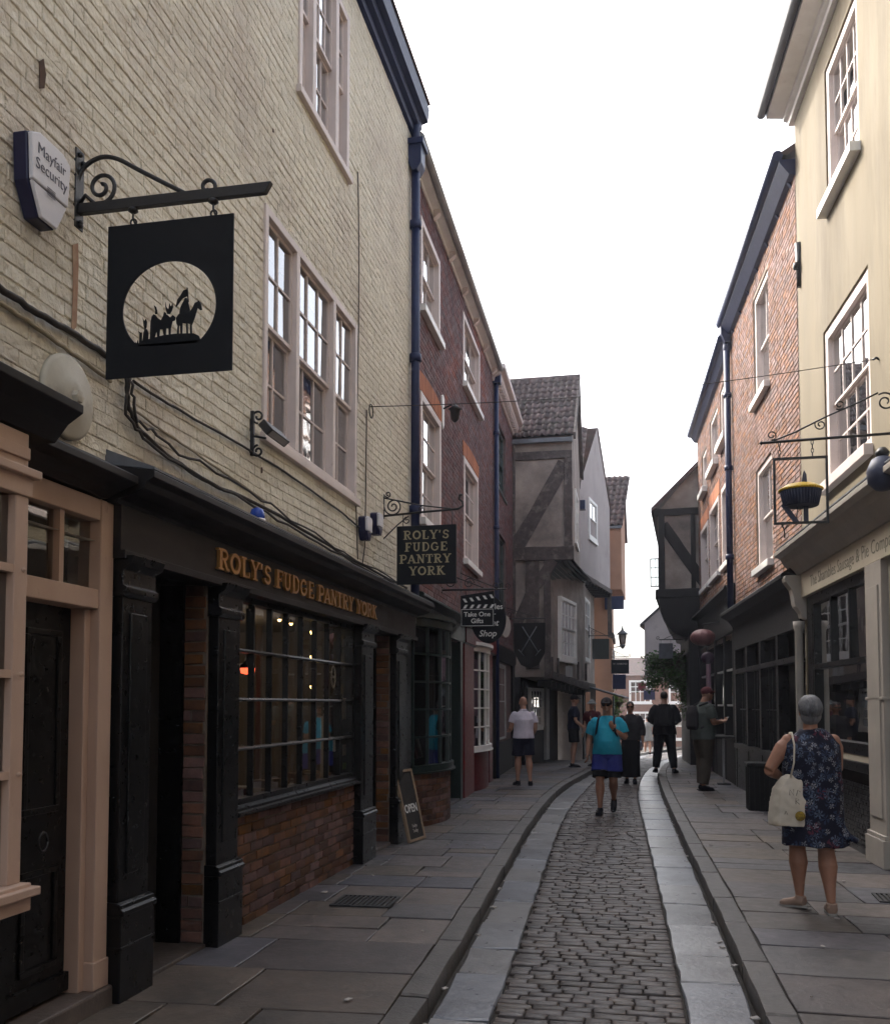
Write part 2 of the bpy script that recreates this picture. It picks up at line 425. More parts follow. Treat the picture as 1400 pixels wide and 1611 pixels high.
def brick_mesh(l, h, d, c, jit, r):
    m = MB()
    j = lambda k=1.0: r.uniform(-jit, jit) * k
    x, z = l/2, h/2
    o = [(-x+j(), 0, -z+j()), (x+j(), 0, -z+j()), (x+j(), 0, z+j()), (-x+j(), 0, z+j())]
    q = [(-x, -d+c, -z), (x, -d+c, -z), (x, -d+c, z), (-x, -d+c, z)]
    q = [(p[0]+(o[i][0]-(-x if i in (0,3) else x)), p[1]+j(.7), p[2]+(o[i][2]-(-z if i < 2 else z))) for i, p in enumerate(q)]
    t = [(p[0]*(1-c/x), -d+j(.7), p[2]*(1-c/z)) for p in q]
    m.add(o+q+t, [(8,9,10,11),(4,5,9,8),(5,6,10,9),(6,7,11,10),(7,4,8,11),(0,1,5,4),(1,2,6,5),(2,3,7,6),(3,0,4,7)])
    return m
BR = {}
def bricks(fa, parent, x0, x1, z0, z1, holes, mat, bl=0.225, bh=0.075, proud=0.007, jit=0.003, joint=0.010, nparts=300, y=0.0, seed=1, place=None, chamf=0.004, wav=0.0, lenvar=0.0, tiltv=0.006):
    """courses of single bricks proud of the joints; the nearest in view are objects, the rest one part"""
    r = random.Random(seed)
    key = (bl, bh, proud, mat.name)
    if key not in BR:
        BR[key] = []
        for k in range(6):
            me = brick_mesh(bl-joint, bh-joint, proud, chamf, jit, r).mesh('brick'); me.materials.append(mat); BR[key].append(me)
    lst = []
    nc = int(round((z1-z0)/bh)); hh = (z1-z0)/nc
    for k in range(nc):
        za, zb = z0+k*hh, z0+(k+1)*hh
        zm = (za+zb)/2
        iv = [(x0, x1)]
        for h in holes:
            if h[2] - 0.3*hh < zm < h[3] + 0.3*hh:
                nv = []
                for a, b in iv:
                    if h[1] <= a or h[0] >= b: nv.append((a, b)); continue
                    if h[0] > a: nv.append((a, h[0]))
                    if h[1] < b: nv.append((h[1], b))
                iv = nv
        off = (k % 2) * bl / 2 + r.uniform(-0.02, 0.02)
        for a, b in iv:
            x = a - ((a - x0 + off) % bl)
            while x < b - 1e-6:
                p, q = max(x, a), min(x+bl, b)
                nx_ = x + bl*(1 + r.uniform(-lenvar, lenvar))
                q = min(nx_, b)
                if b - q < 0.05: q = b; nx_ = b
                wz = wav*noise.noise(Vector((p*0.9, (za+zb), seed))) + wav*.4*noise.noise(Vector((p*3.1, za*5, seed)))
                if q - p > 0.035: lst.append((p, q, za+wz, zb+wz, r.uniform(0, jit*1.6)))
                x = nx_
    pl = place or (lambda x, yy, z: ((x, yy, z), 0.0))
    sc_ = []
    for i, e in enumerate(lst):
        loc, rz = pl((e[0]+e[1])/2, y, (e[2]+e[3])/2)
        wp = fa.world(*loc)
        sc_.append(((wp - Vector((0,0,EYE))).length if in_view(wp) else 1e9, i))
    sc_.sort()
    chosen = {i for d, i in sc_[:nparts] if d < 1e8}
    rest = MB()
    for i, e in enumerate(lst):
        l, h = e[1]-e[0]-joint, e[3]-e[2]-joint
        loc, rz = pl((e[0]+e[1])/2, y - e[4], (e[2]+e[3])/2)
        ry = r.uniform(-tiltv, tiltv)
        sx, sz = l/(bl-joint), h/(bh-joint)
        if i in chosen:
            link_mesh('brick', r.choice(BR[key]), parent, None, loc, (0, ry, rz), (sx, 1, sz))
        else:
            b = brick_mesh(l, h, proud, chamf, jit, r)
            c_, s_ = math.cos(rz), math.sin(rz)
            rest.add([(loc[0]+p[0]*c_-p[1]*s_, loc[1]+p[0]*s_+p[1]*c_, loc[2]+p[2]) for p in b.v], b.f)
    if rest.f: rest.build('brickwork', mat, parent, kind='stuff')

UNIT = None
def unit_cube():
    global UNIT
    if UNIT is None: UNIT = MB().box(-.5,.5,-.5,.5,-.5,.5).v, MB().box(-.5,.5,-.5,.5,-.5,.5).f
    return UNIT
PANE = {}
def pane_obj(parent, x0, x1, z0, z1, y, mat, rz=0.0):
    if mat.name not in PANE:
        me = MB().add([(-.5,0,-.5),(.5,0,-.5),(.5,0,.5),(-.5,0,.5)], [(0,1,2,3)]).mesh('pane'); me.materials.append(mat); PANE[mat.name] = me
    return link_mesh('pane', PANE[mat.name], parent, None, ((x0+x1)/2, y, (z0+z1)/2), (rng.uniform(-.010,.010), 0, rz + rng.uniform(-.010,.010)), (x1-x0, 1, z1-z0))

def window(fa, x0, x1, z0, z1, lights, mat, glass=None, y=0.03, fw=0.055, bar=0.018, sash=2, rows=2, sill=True, sillmat=None, proud=0.0,
           room=None, label=None, name='window', curtain=False, sillh=0.07, sillout=0.06, parent=None):
    """sash window. lights: list of (relative width, columns). frame part > sash bars, panes, sill, interior"""
    glass = glass or M['glass']
    f = MB()
    d0, d1 = y - proud, y + 0.10
    f.box(x0, x0+fw, d0, d1, z0, z1); f.box(x1-fw, x1, d0, d1, z0, z1)
    f.box(x0+fw, x1-fw, d0+.002, d1, z1-fw, z1); f.box(x0+fw, x1-fw, d0+.002, d1, z0, z0+fw*0.8)
    tot = sum(l[0] for l in lights); ix0, ix1, iz0, iz1 = x0+fw, x1-fw, z0+fw*.8, z1-fw
    mull = fw*1.2 if len(lights) > 1 else 0
    avail = (ix1-ix0) - mull*(len(lights)-1)
    xs = ix0; bars = MB(); panes = []
    for li, (wd, nc) in enumerate(lights):
        w_ = avail*wd/tot
        if li: f.box(xs, xs+mull, d0+.001, d1, iz0, iz1); xs += mull
        hh = (iz1-iz0)/sash
        for k in range(sash):
            a, b = iz0+k*hh, iz0+(k+1)*hh
            yy = y + (0.055 if (k == 0 and sash == 2) else 0.02)
            st = 0.027
            bars.box(xs, xs+st, yy, yy+.035, a, b); bars.box(xs+w_-st, xs+w_, yy, yy+.035, a, b)
            bars.box(xs+st, xs+w_-st, yy+.001, yy+.034, a, a+st*1.1); bars.box(xs+st, xs+w_-st, yy+.001, yy+.034, b-st, b)
            px0, px1, pz0, pz1 = xs+st, xs+w_-st, a+st*1.1, b-st
            for c in range(1, nc):
                cx = lerp(px0, px1, c/nc); bars.box(cx-bar/2, cx+bar/2, yy+.004, yy+.03, pz0, pz1)
            for r_ in range(1, rows):
                cz = lerp(pz0, pz1, r_/rows); bars.box(px0, px1, yy+.006, yy+.028, cz-bar/2, cz+bar/2)
            for c in range(nc):
                for r_ in range(rows):
                    panes.append((lerp(px0,px1,c/nc), lerp(px0,px1,(c+1)/nc), lerp(pz0,pz1,r_/rows), lerp(pz0,pz1,(r_+1)/rows), yy+.018))
        xs += w_
    o = f.build(name, mat, parent or fa.root, bevel=0.004, label=label)
    bars.build('glazing_bars', mat, o)
    for p in panes: pane_obj(o, *p, glass)
    if sill:
        MB().box(x0-.04, x1+.04, -sillout, y+.09, z0-sillh, z0+.004).build('sill', sillmat or mat, o, bevel=0.005)
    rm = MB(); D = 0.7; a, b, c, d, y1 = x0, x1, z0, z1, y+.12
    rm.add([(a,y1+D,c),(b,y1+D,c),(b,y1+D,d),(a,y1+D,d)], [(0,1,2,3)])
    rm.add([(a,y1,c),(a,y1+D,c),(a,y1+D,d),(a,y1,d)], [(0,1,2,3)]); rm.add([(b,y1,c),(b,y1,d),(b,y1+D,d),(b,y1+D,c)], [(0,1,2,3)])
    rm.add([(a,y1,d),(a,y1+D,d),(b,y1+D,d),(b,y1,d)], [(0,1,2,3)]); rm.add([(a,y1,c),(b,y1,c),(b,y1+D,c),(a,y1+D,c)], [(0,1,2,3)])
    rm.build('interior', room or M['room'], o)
    if curtain:
        cm = MB()
        for s_ in (0, 1):
            xa = a + .03 if s_ == 0 else b - .03 - (b-a)*.16
            pts = []
            n_ = 14
            for i in range(n_+1):
                t = i/n_; pts.append((xa + t*(b-a)*.16, y1 + .05 + .02*math.sin(t*19)))
            for i in range(n_):
                cm.add([(pts[i][0],pts[i][1],c),(pts[i+1][0],pts[i+1][1],c),(pts[i+1][0],pts[i+1][1],d),(pts[i][0],pts[i][1],d)], [(0,1,2,3)], True)
        cm.build('curtain', M['curtain'], o)
    return o

# ------------------------------------------------------------------ lettering
WORK = bpy.data.scenes.new('work')          # bench for evaluating modifiers and text without touching the big scene; removed at the end
def evaluated(o):
    WORK.collection.objects.link(o)
    vl = WORK.view_layers[0]; vl.update()
    dg = vl.depsgraph; dg.update()
    me = bpy.data.meshes.new_from_object(o.evaluated_get(dg))
    WORK.collection.objects.unlink(o)
    return me
def text_mb(txt, size, depth=0.002, shear=0.0, offset=0.0, spacing=1.0, line=1.0, align='CENTER'):
    cu = bpy.data.curves.new('lettering', 'FONT')
    cu.body = txt; cu.size = size; cu.extrude = depth/2; cu.shear = shear; cu.offset = offset; cu.resolution_u = 3
    cu.align_x = align; cu.align_y = 'CENTER'; cu.space_character = spacing; cu.space_line = line
    o = bpy.data.objects.new('lettering', cu)
    me = evaluated(o)
    mb = MB()
    mb.add([(v.co.x, -v.co.z, v.co.y) for v in me.vertices], [tuple(p.vertices) for p in me.polygons])
    bpy.data.objects.remove(o); bpy.data.curves.remove(cu); bpy.data.meshes.remove(me)
    return mb                     # faces -y, centred
def shift(mb, dx=0, dy=0, dz=0, sx=1, sz=1):
    mb.v = [(x*sx+dx, y+dy, z*sz+dz) for x, y, z in mb.v]; return mb
def arc(cx, cy, rx, ry, a0, a1, n=10):
    return [(cx+rx*math.cos(R(lerp(a0,a1,i/n))), cy+ry*math.sin(R(lerp(a0,a1,i/n)))) for i in range(n+1)]
TK, TN = 0.20, 0.10
def glyph(ch):
    """slab-serif capitals as strokes in a unit-high box: list of (points, width); returns strokes, advance"""
    S = lambda x, y, w=0.30: ([(x-w/2, y), (x+w/2, y)], 0.09)
    st = lambda x, y0=0.0, y1=1.0: ([(x, y0), (x, y1)], TK)
    b, t = 0.045, 0.955
    if ch == 'R': return [st(.22), S(.22,b,.40), S(.22,t,.40), ([(.22,t)]+arc(.46,.74,.22,.215,90,-90)+[(.22,.525)], .12), ([(.42,.52),(.66,.08),(.84,.06)], .16)], .92
    if ch == 'P': return [st(.22), S(.22,b,.42), S(.22,t,.40), ([(.22,t)]+arc(.46,.70,.24,.255,90,-90)+[(.22,.445)], .13)], .80
    if ch == 'O': return [(arc(.44,.5,.34,.42,0,360,24), .17)], .92
    if ch == 'L': return [st(.22), S(.22,t,.42), ([(.12,b),(.66,b),(.68,.30)], .10)], .78
    if ch == 'Y': return [st(.42,0,.5), S(.42,b,.40), ([(.14,t),(.42,.46)], .17), ([(.70,t),(.42,.46)], .10), S(.14,t,.30), S(.70,t,.28)], .86
    if ch == 'S': return [([(.62,.72),(.60,.86)]+arc(.38,.72,.20,.215,60,270,12)+arc(.38,.285,.22,.22,90,-120,12)+[(.14,.16),(.13,.30)], .14)], .74
    if ch == 'F': return [st(.22), S(.22,b,.44), ([(.10,t),(.66,t),(.67,.74)], .10), ([(.22,.50),(.50,.50),(.50,.62)], .10), ([(.50,.50),(.50,.38)], .07)], .76
    if ch == 'E': return [st(.22), ([(.10,t),(.66,t),(.67,.74)], .10), ([(.10,b),(.68,b),(.70,.28)], .10), ([(.22,.50),(.48,.50)], .10), ([(.48,.60),(.48,.40)], .07)], .80
    if ch == 'U': return [([(.22,1.0),(.22,.34)]+arc(.44,.34,.22,.27,180,360,12)+[(.66,1.0)], .14), S(.22,t,.36), S(.66,t,.30)], .90
    if ch == 'D': return [st(.22), ([(.10,t),(.40,t)]+arc(.42,.5,.32,.455,90,-90,16)+[(.10,b)], .12)], .90
    if ch == 'G': return [(arc(.45,.5,.33,.42,50,330,20)+[(.74,.44)], .15), ([(.54,.46),(.84,.46)], .09), ([(.66,.90),(.67,.70)], .08)], .94
    if ch == 'A': return [([(.12,.04),(.42,.96)], .10), ([(.42,.96),(.74,.04)], .19), ([(.22,.30),(.66,.30)], .08), S(.12,b,.28), S(.76,b,.34)], .90
    if ch == 'N': return [([(.20,0),(.20,1.0)], .10), ([(.20,.97),(.70,.05)], .18), ([(.70,0),(.70,1.0)], .10), S(.18,b,.30), S(.14,t,.28), S(.72,t,.30)], .92
    if ch == 'T': return [st(.38), S(.38,b,.42), ([(.06,.70),(.07,t),(.69,t),(.70,.70)], .10)], .78
    if ch == 'K': return [st(.22), S(.22,b,.40), S(.22,t,.40), ([(.24,.46),(.66,.93)], .10), ([(.38,.58),(.72,.06)], .18), S(.66,t,.28), S(.76,b,.30)], .90
    if ch == "'": return [([(.16,.98),(.13,.68)], .13)], .34
    if ch == 'W': return [([(.10,.96),(.30,.04)], .17), ([(.30,.04),(.50,.9)], .09), ([(.50,.9),(.70,.04)], .17), ([(.70,.04),(.90,.96)], .09), S(.10,t,.28), S(.90,t,.26)], 1.04
    if ch == 'H': return [st(.20), st(.68), ([(.2,.5),(.68,.5)], .09), S(.2,b,.36), S(.2,t,.36), S(.68,b,.36), S(.68,t,.36)], .90
    if ch == 'M': return [([(.16,0),(.16,1)], .10), ([(.18,.96),(.48,.14)], .16), ([(.48,.14),(.78,.96)], .09), st(.80), S(.14,b,.28), S(.80,b,.34), S(.12,t,.24), S(.84,t,.24)], 1.0
    if ch == '.': return [([(.12,.0),(.12,.16)], .16)], .3
    return [], .46
def ribbon(pts, w):
    out_l, out_r = [], []
    k = len(pts)
    closed = (abs(pts[0][0]-pts[-1][0]) + abs(pts[0][1]-pts[-1][1]) < 1e-6)
    for i in range(k):
        if closed: a, b = pts[(i-1) % (k-1)], pts[(i+1) % (k-1)]
        else: a, b = pts[max(i-1,0)], pts[min(i+1,k-1)]
        dx, dy = b[0]-a[0], b[1]-a[1]; L = math.hypot(dx, dy) or 1
        nx, ny = -dy/L*w/2, dx/L*w/2
        out_l.append((pts[i][0]+nx, pts[i][1]+ny)); out_r.append((pts[i][0]-nx, pts[i][1]-ny))
    return out_l, out_r
def letter_mb(ch, h, depth, sx=1.0):
    m = MB()
    strokes, adv = glyph(ch)
    for k, (pts, w_) in enumerate(strokes):
        L, Rr = ribbon(pts, w_)
        d = depth + k*0.0006
        for i in range(len(pts)-1):
            q = [(L[i][0]*h*sx, L[i][1]*h), (Rr[i][0]*h*sx, Rr[i][1]*h), (Rr[i+1][0]*h*sx, Rr[i+1][1]*h), (L[i+1][0]*h*sx, L[i+1][1]*h)]
            m.prism_y(q, -d, 0)
    return m, adv*h*sx
def serif_text(parent, txt, h, depth, mat, x, y, z, sx=1.0, single=False, gap=0.0, name='letter', center=True):
    gl = [letter_mb(c, h, depth, sx) for c in txt]
    tot = sum(g[1]+gap for g in gl) - gap
    cx = x - tot/2 if center else x
    allm = MB()
    for g, a in gl:
        if g.f:
            if single: allm.add([(p[0]+cx, p[1]+y, p[2]+z) for p in g.v], g.f)
            else: g.build(name, mat, parent, loc=(cx, y, z))
        cx += a + gap
    if single: allm.build('lettering', mat, parent)
    return tot
# ================================================================== GROUND
def smooth(ys, xs):
    def f(y, w=1.6):
        return sum(interp(y + d, ys, xs) for d in (-w, -w/2, 0, w/2, w)) / 5
    return f
kerbL = smooth([-6, 4.5, 6.8, 10.3, 12.8, 17.6, 22.7, 30, 38, 50, 62], [-1.0, -1.07, -1.18, -1.34, -1.44, -1.50, -1.13, -.72, -.15, 1.25, 3.0])
settL = smooth([-6, 4.9, 7.1, 10.3, 14.2, 21, 30, 38, 50, 62], [-.66, -.76, -.84, -.98, -1.13, -1.00, -.38, .2, 1.6, 3.35])
settR = smooth([-6, 5.1, 7.55, 11.3, 17.6, 21.7, 30.2, 38, 50, 62], [.40, .22, .16, .07, -.10, -.01, .51, 1.2, 2.7, 4.4])
slabR = smooth([-6, 5.2, 7.6, 11.6, 17.7, 22.4, 30, 38, 50, 62], [.70, .58, .55, .46, .35, .35, .92, 1.65, 3.15, 4.8])
wallL = lambda y: interp(y, [-7, 11.2, 23.5, 24, 34, 45, 62], [-2.76, -2.76, -3.12, -2.9, -2.3, -1.2, 1.0])
wallR = lambda y: interp(y, [-7, 9.8, 23.9, 24.2, 34, 45, 62], [3.26, 2.30, 1.50, 2.2, 3.2, 4.6, 7.0])
KW, KH, PT = 0.15, 0.10, 0.10

# terrain: one sheet to the horizon, following the fall of the street
m = MB()
ys = [-400, -40, -8, 0, 24, 34, 46, 62, 80, 400]
for i in range(len(ys) - 1):
    za = min(gz(ys[i]), 0) - 0.07; zb = gz(ys[i+1]) - 0.07
    if ys[i+1] > 100: zb = gz(80) - 0.07
    m.add([(-400, ys[i], za), (400, ys[i], za), (400, ys[i+1], zb), (-400, ys[i+1], zb)], [(0, 1, 2, 3)])
tag(m.build('ground', M['terrain']), kind='structure')

road = empty('road', (0, 0, 0), kind='structure')
paveL = empty('pavement', (0, 0, 0), kind='structure')
paveR = empty('pavement', (0, 0, 0), kind='structure')

def bed(fa_, fb_, z, y0, y1, parent, name):
    m = MB(); n = int((y1 - y0) / 1.0)
    for i in range(n):
        a, b = lerp(y0, y1, i/n), lerp(y0, y1, (i+1)/n)
        m.add([(fa_(a), a, z+gz(a)), (fb_(a), a, z+gz(a)), (fb_(b), b, z+gz(b)), (fa_(b), b, z+gz(b))], [(0,1,2,3)])
    m.build(name, M['dirt'], parent)
bed(lambda y: kerbL(y)-.3, lambda y: slabR(y)+.3, -0.018, -7, 62, road, 'road_bed')
bed(lambda y: wallL(y)-1.6, lambda y: kerbL(y)-.06, PT-0.016, -7, 62, paveL, 'bedding')
bed(lambda y: slabR(y)+.06, lambda y: wallR(y)+1.4, PT-0.016, -7, 62, paveR, 'bedding')

def block(poly, z, th, c, r, dome=0.0, tilt=0.003):
    """a stone: outline poly (4 corners ccw), worn arris c, slightly tilted top; returns MB around its own centre + centre"""
    cx = sum(p[0] for p in poly)/len(poly); cy = sum(p[1] for p in poly)/len(poly)
    tx, ty = r.uniform(-tilt, tilt), r.uniform(-tilt, tilt)
    dz = lambda x, y: tx*x + ty*y
    m = MB(); n = len(poly)
    o = [(p[0]-cx, p[1]-cy) for p in poly]
    ins = []
    for (x, y) in o:
        L = math.hypot(x, y); k = max(0.0, 1 - c*1.5/L); ins.append((x*k, y*k))
    vs_ = [(x, y, -th) for x, y in o] + [(x, y, -c*(0.8+0.6*r.random())+dz(x,y)) for x, y in o] + [(x, y, dz(x,y)) for x, y in ins]
    fs = [(i, (i+1) % n, n+(i+1) % n, n+i) for i in range(n)] + [(n+i, n+(i+1) % n, 2*n+(i+1) % n, 2*n+i) for i in range(n)]
    sm = False
    if dome:
        vs_.append((0, 0, dome)); k = 3*n
        fs += [(2*n+i, 2*n+(i+1) % n, k) for i in range(n)]; sm = True
    else: fs.append(tuple(2*n+i for i in range(n)))
    m.add(vs_, fs, sm)
    return m, (cx, cy, z)
def rough_poly(c4, r, j, sub=2):
    """subdivide the four edges and push the points about"""
    out = []
    for i in range(4):
        a, b = c4[i], c4[(i+1) % 4]
        for k in range(sub):
            t = k/sub
            jj = j if k else j*0.5
            out.append((lerp(a[0],b[0],t)+r.uniform(-jj,jj), lerp(a[1],b[1],t)+r.uniform(-jj,jj)))
    return out

# setts ---------------------------------------------------------------
r = random.Random(5)
cand = []
y = 2.6
while y < 46:
    rh = r.uniform(0.072, 0.095)
    if y > 26: rh *= 1.5
    xl, xr = settL(y) + 0.006, settR(y) - 0.006
    sl = (settL(y+.5) - settL(y-.5))
    x = xl + r.uniform(-.02, .02); ph = r.uniform(0, 6)
    while x < xr - 0.05:
        l = r.choice((0.11, 0.13, 0.155, 0.18, 0.21)) * r.uniform(.9, 1.1)
        if y > 26: l *= 1.3
        x2 = min(x + l, xr)
        if xr - x2 < 0.07: x2 = xr
        g = 0.0032
        dy = lambda xx: 0.012*math.sin(xx*4+ph)
        c4 = [(x+g, y+g+dy(x)), (x2-g, y+g+dy(x2)), (x2-g, y+rh-g+dy(x2)), (x+g, y+rh-g+dy(x))]
        cand.append((y, c4))
        x = x2
    y += rh
rest = MB(); cnt = 0
for yy, c4 in cand:
    p = ((c4[0][0]+c4[1][0])/2, yy, 0)
    vis = in_view(p)
    crown = 0.012
    if vis and cnt < 300:
        b, c = block(rough_poly(c4, r, .004), gz(yy) + r.uniform(-.004, .004), .05, .0045, r, dome=.0012, tilt=.012)
        b.build('sett', M['sett'], road, loc=c); cnt += 1
    elif vis or yy > 3.6:
        b, c = block(rough_poly(c4, r, .005) if yy < 16 else c4, gz(yy) + r.uniform(-.006, .006), .03, .0045, r, dome=.0012 if yy < 16 else 0, tilt=.012)
        rest.add([(q[0]+c[0], q[1]+c[1], q[2]+c[2]) for q in b.v], b.f, True)
rest.build('setts', M['sett'], road, kind='stuff')

# gutter slabs on both sides and kerbs --------------------------------
def strip(fa_, fb_, y0, y1, l0, l1, z, th, c, mat, parent, name, seed, gap=.006, j=.006, tilt=.004, zj=.004):
    r = random.Random(seed); y = y0
    while y < y1:
        l = r.uniform(l0, l1)
        a, b = y + gap, y + l - gap
        sk = r.uniform(-.02, .02)
        c4 = [(fa_(a), a), (fb_(a), a+sk), (fb_(b), b+sk), (fa_(b), b)]
        bl, cc = block(rough_poly(c4, r, j, 3), z + gz(y) + r.uniform(-zj, zj), th, c, r, tilt=tilt)
        bl.build(name, mat, parent, loc=cc)
        y += l
strip(lambda y: kerbL(y)+.028, lambda y: settL(y)-.004, 1.2, 44, .55, 1.0, .006, .05, .008, M['gutter'], road, 'gutter_slab', 3, j=.009, tilt=.008, zj=.006)
strip(lambda y: settR(y)+.004, lambda y: slabR(y)-.028, 1.2, 44, .50, .95, .006, .05, .008, M['gutter'], road, 'gutter_slab', 4, j=.009, tilt=.008, zj=.006)
strip(lambda y: kerbL(y)-KW, lambda y: kerbL(y), 0.5, 44, .75, 1.25, KH, .14, .010, M['kerb'], paveL, 'kerb_stone', 6, j=.005)
strip(lambda y: slabR(y), lambda y: slabR(y)+KW, 0.5, 44, .75, 1.25, KH, .14, .010, M['kerb'], paveR, 'kerb_stone', 7, j=.005)

# flagstones ----------------------------------------------------------
def flags(fa_, fb_, y0, y1, parent, seed, skew):
    r = random.Random(seed); y = y0
    while y < y1:
        d = r.uniform(.42, .72) * (1 if y < 26 else 1.3)
        xa, xb = fa_(y), fb_(y)
        nn = r.choice((2, 2, 3, 3)) if xb - xa > 1.2 else r.choice((1, 2))
        cuts = [0] + sorted((k + r.uniform(-.22, .22))/nn for k in range(1, nn)) + [1]
        g = .006
        for k in range(nn):
            t0, t1 = cuts[k], cuts[k+1]
            sub = [(0, 1)]
            if r.random() < .12 and y < 20: sub = [(0, .5), (.5, 1)]
            for (u0, u1) in sub:
                ya, yb = y + d*u0 + g, y + d*u1 - g
                P = lambda yy, t: (lerp(fa_(yy), fb_(yy), t), yy + skew*(lerp(fa_(yy), fb_(yy), t)-fa_(yy)))
                c4 = [P(ya, t0), P(ya, t1), P(yb, t1), P(yb, t0)]
                c4 = [(c4[0][0]+g, c4[0][1]), (c4[1][0]-g, c4[1][1]), (c4[2][0]-g, c4[2][1]), (c4[3][0]+g, c4[3][1])]
                bl, cc = block(rough_poly(c4, r, .006, 3), PT + gz(y) + r.uniform(-.004, .004), .05, .0032, r, tilt=.008)
                bl.build('flagstone', M['flag'], parent, loc=cc)
        y += d
flags(lambda y: wallL(y)-.25, lambda y: kerbL(y)-KW-.004, 1.6, 40, paveL, 12, .05)
flags(lambda y: slabR(y)+KW+.004, lambda y: wallR(y)+.2, 3.2, 40, paveR, 13, -.04)

# iron grating and service covers let into the flags ------------------
def grating(x0, x1, y0, y1, rz, label):
    e = empty('cellar_grating', ((x0+x1)/2, (y0+y1)/2, PT+.004), rz, label, 'grating')
    a, b = (x1-x0)/2, (y1-y0)/2
    f = MB(); f.box(-a,a,-b,-b+.025,0,.010); f.box(-a,a,b-.025,b,0,.010); f.box(-a,-a+.025,-b+.025,b-.025,0,.0095); f.box(a-.025,a,-b+.025,b-.025,0,.0095)
    f.build('frame', M['black_iron'], e)
    MB().box(-a+.02,a-.02,-b+.02,b-.02,-.003,.001).build('plate', M['dirt'], e)
    n = int((2*a-.05)/.035)
    for k in range(n):
        x = -a+.03+(k+.5)*(2*a-.06)/n
        MB().box(-.009,.009,-b+.025,b-.025,0,.008).build('bar', M['black_iron'], e, loc=(x,0,.001))
grating(-2.32, -1.86, 6.95, 7.35, .03, 'dark iron cellar grating set in the left pavement below the lattice shop window')
grating(1.78, 2.1, 7.9, 8.25, -.05, 'small iron cover set in the right pavement beside the woman in the floral dress')
# ================================================================== LEFT: CREAM PAINTED BRICK HOUSE WITH TWO SHOPFRONTS
A = Facade('painted_brick_house', (-2.70, 0), (-2.70, 11.1), 'tall cream painted brick house with black lattice shopfront on the left', 'house')
ar = A.root
big = (6.47, 8.80, 3.60, 5.33)
top = (7.15, 8.50, 6.66, 8.22)
holes = [big, top]
wall_sheet(A, -7, 11.10, 2.45, 8.85, holes + [(3.44, 4.38, 2.40, 2.675)], M['cream_paint'], 'wall', 0.3)
bricks(A, ar, 3.15, 11.08, 2.90, 8.62, holes, M['cream_paint'], bl=0.225, bh=0.073, proud=0.0042, jit=0.0020, joint=0.001, seed=2, chamf=0.0062, wav=.020, lenvar=.25, tiltv=.015)
MB().box(-7, 11.09, .31, .34, 0, 8.8).build('inner_wall', M['room_dark'], ar)
MB().box(11.0, 11.10, .30, 5.5, 0.05, 8.8).build('end_wall', M['brick_plum'], ar)
# eaves cornice in black, gutter, roof
cm = MB(); cm.prism_x([(0,8.60),(-.05,8.62),(-.06,8.68),(-.12,8.70),(-.13,8.77),(-.20,8.79),(-.22,8.95),(-.17,8.99),(.3,8.99),(.3,8.60)], -7, 11.14)
cm.build('eaves_cornice', M['navy_flare_tint'], ar)
dm = MB()
for k in range(60):
    x = 2.0 + k*.152
    if x < 11.1: dm.box(x, x+.07, -.125, -.07, 8.715, 8.765)
dm.build('dentils', M['navy_flare_tint'], ar)
MB().prism_x([(-.24,8.995),(3.6,12.0),(3.6,11.9),(-.1,8.985)], -7, 11.12).build('roof', M['pantile'], ar)
MB().prism_x([(3.6,12.0),(7.4,8.99),(7.3,8.985),(3.6,11.9)], -7, 11.12).build('roof', M['pantile'], ar)
window(A, *big, [(1, 2), (1.45, 3), (1, 2)], M['mauve_white'], y=0.0, fw=.062, proud=.022, label='wide three-light sash window in a mauve frame', curtain=False, sillh=.06, sillout=.05)
window(A, *top, [(.8, 1), (1.7, 3), (.8, 1)], M['mauve_white'], y=0.0, fw=.07, proud=.022, label='three-light sash window under the eaves', sillh=.06, sillout=.05)
# dark scars in the paint
for (u, v, w_, h_) in ((64, 118, .05, .16), (410, 740, .03, .05), (428, 206, .03, .03)):
    x, z = A.px(u, v)
    MB().prism_y([(x-w_*.4, z-h_/2), (x+w_*.3, z-h_*.35), (x+w_*.5, z+h_*.1), (x+.1*w_, z+h_/2), (x-w_*.5, z+h_*.3)], -.0135, -.010).build('paint_scar', M['dark_mark'], ar)
x, z = A.px(116, 380); x2, z2 = A.px(112, 520)
MB().prism_y([(x-.02, z2-.02), (x+.022, z2+.03), (x+.028, z-.1), (x+.02, z), (x-.025, z-.03), (x-.012, (z+z2)/2)], -.0135, -.010).build('rust_stain', pm('rust', (0.30,0.17,0.11), (0.42,0.30,0.20), 14, .9, .2), ar)

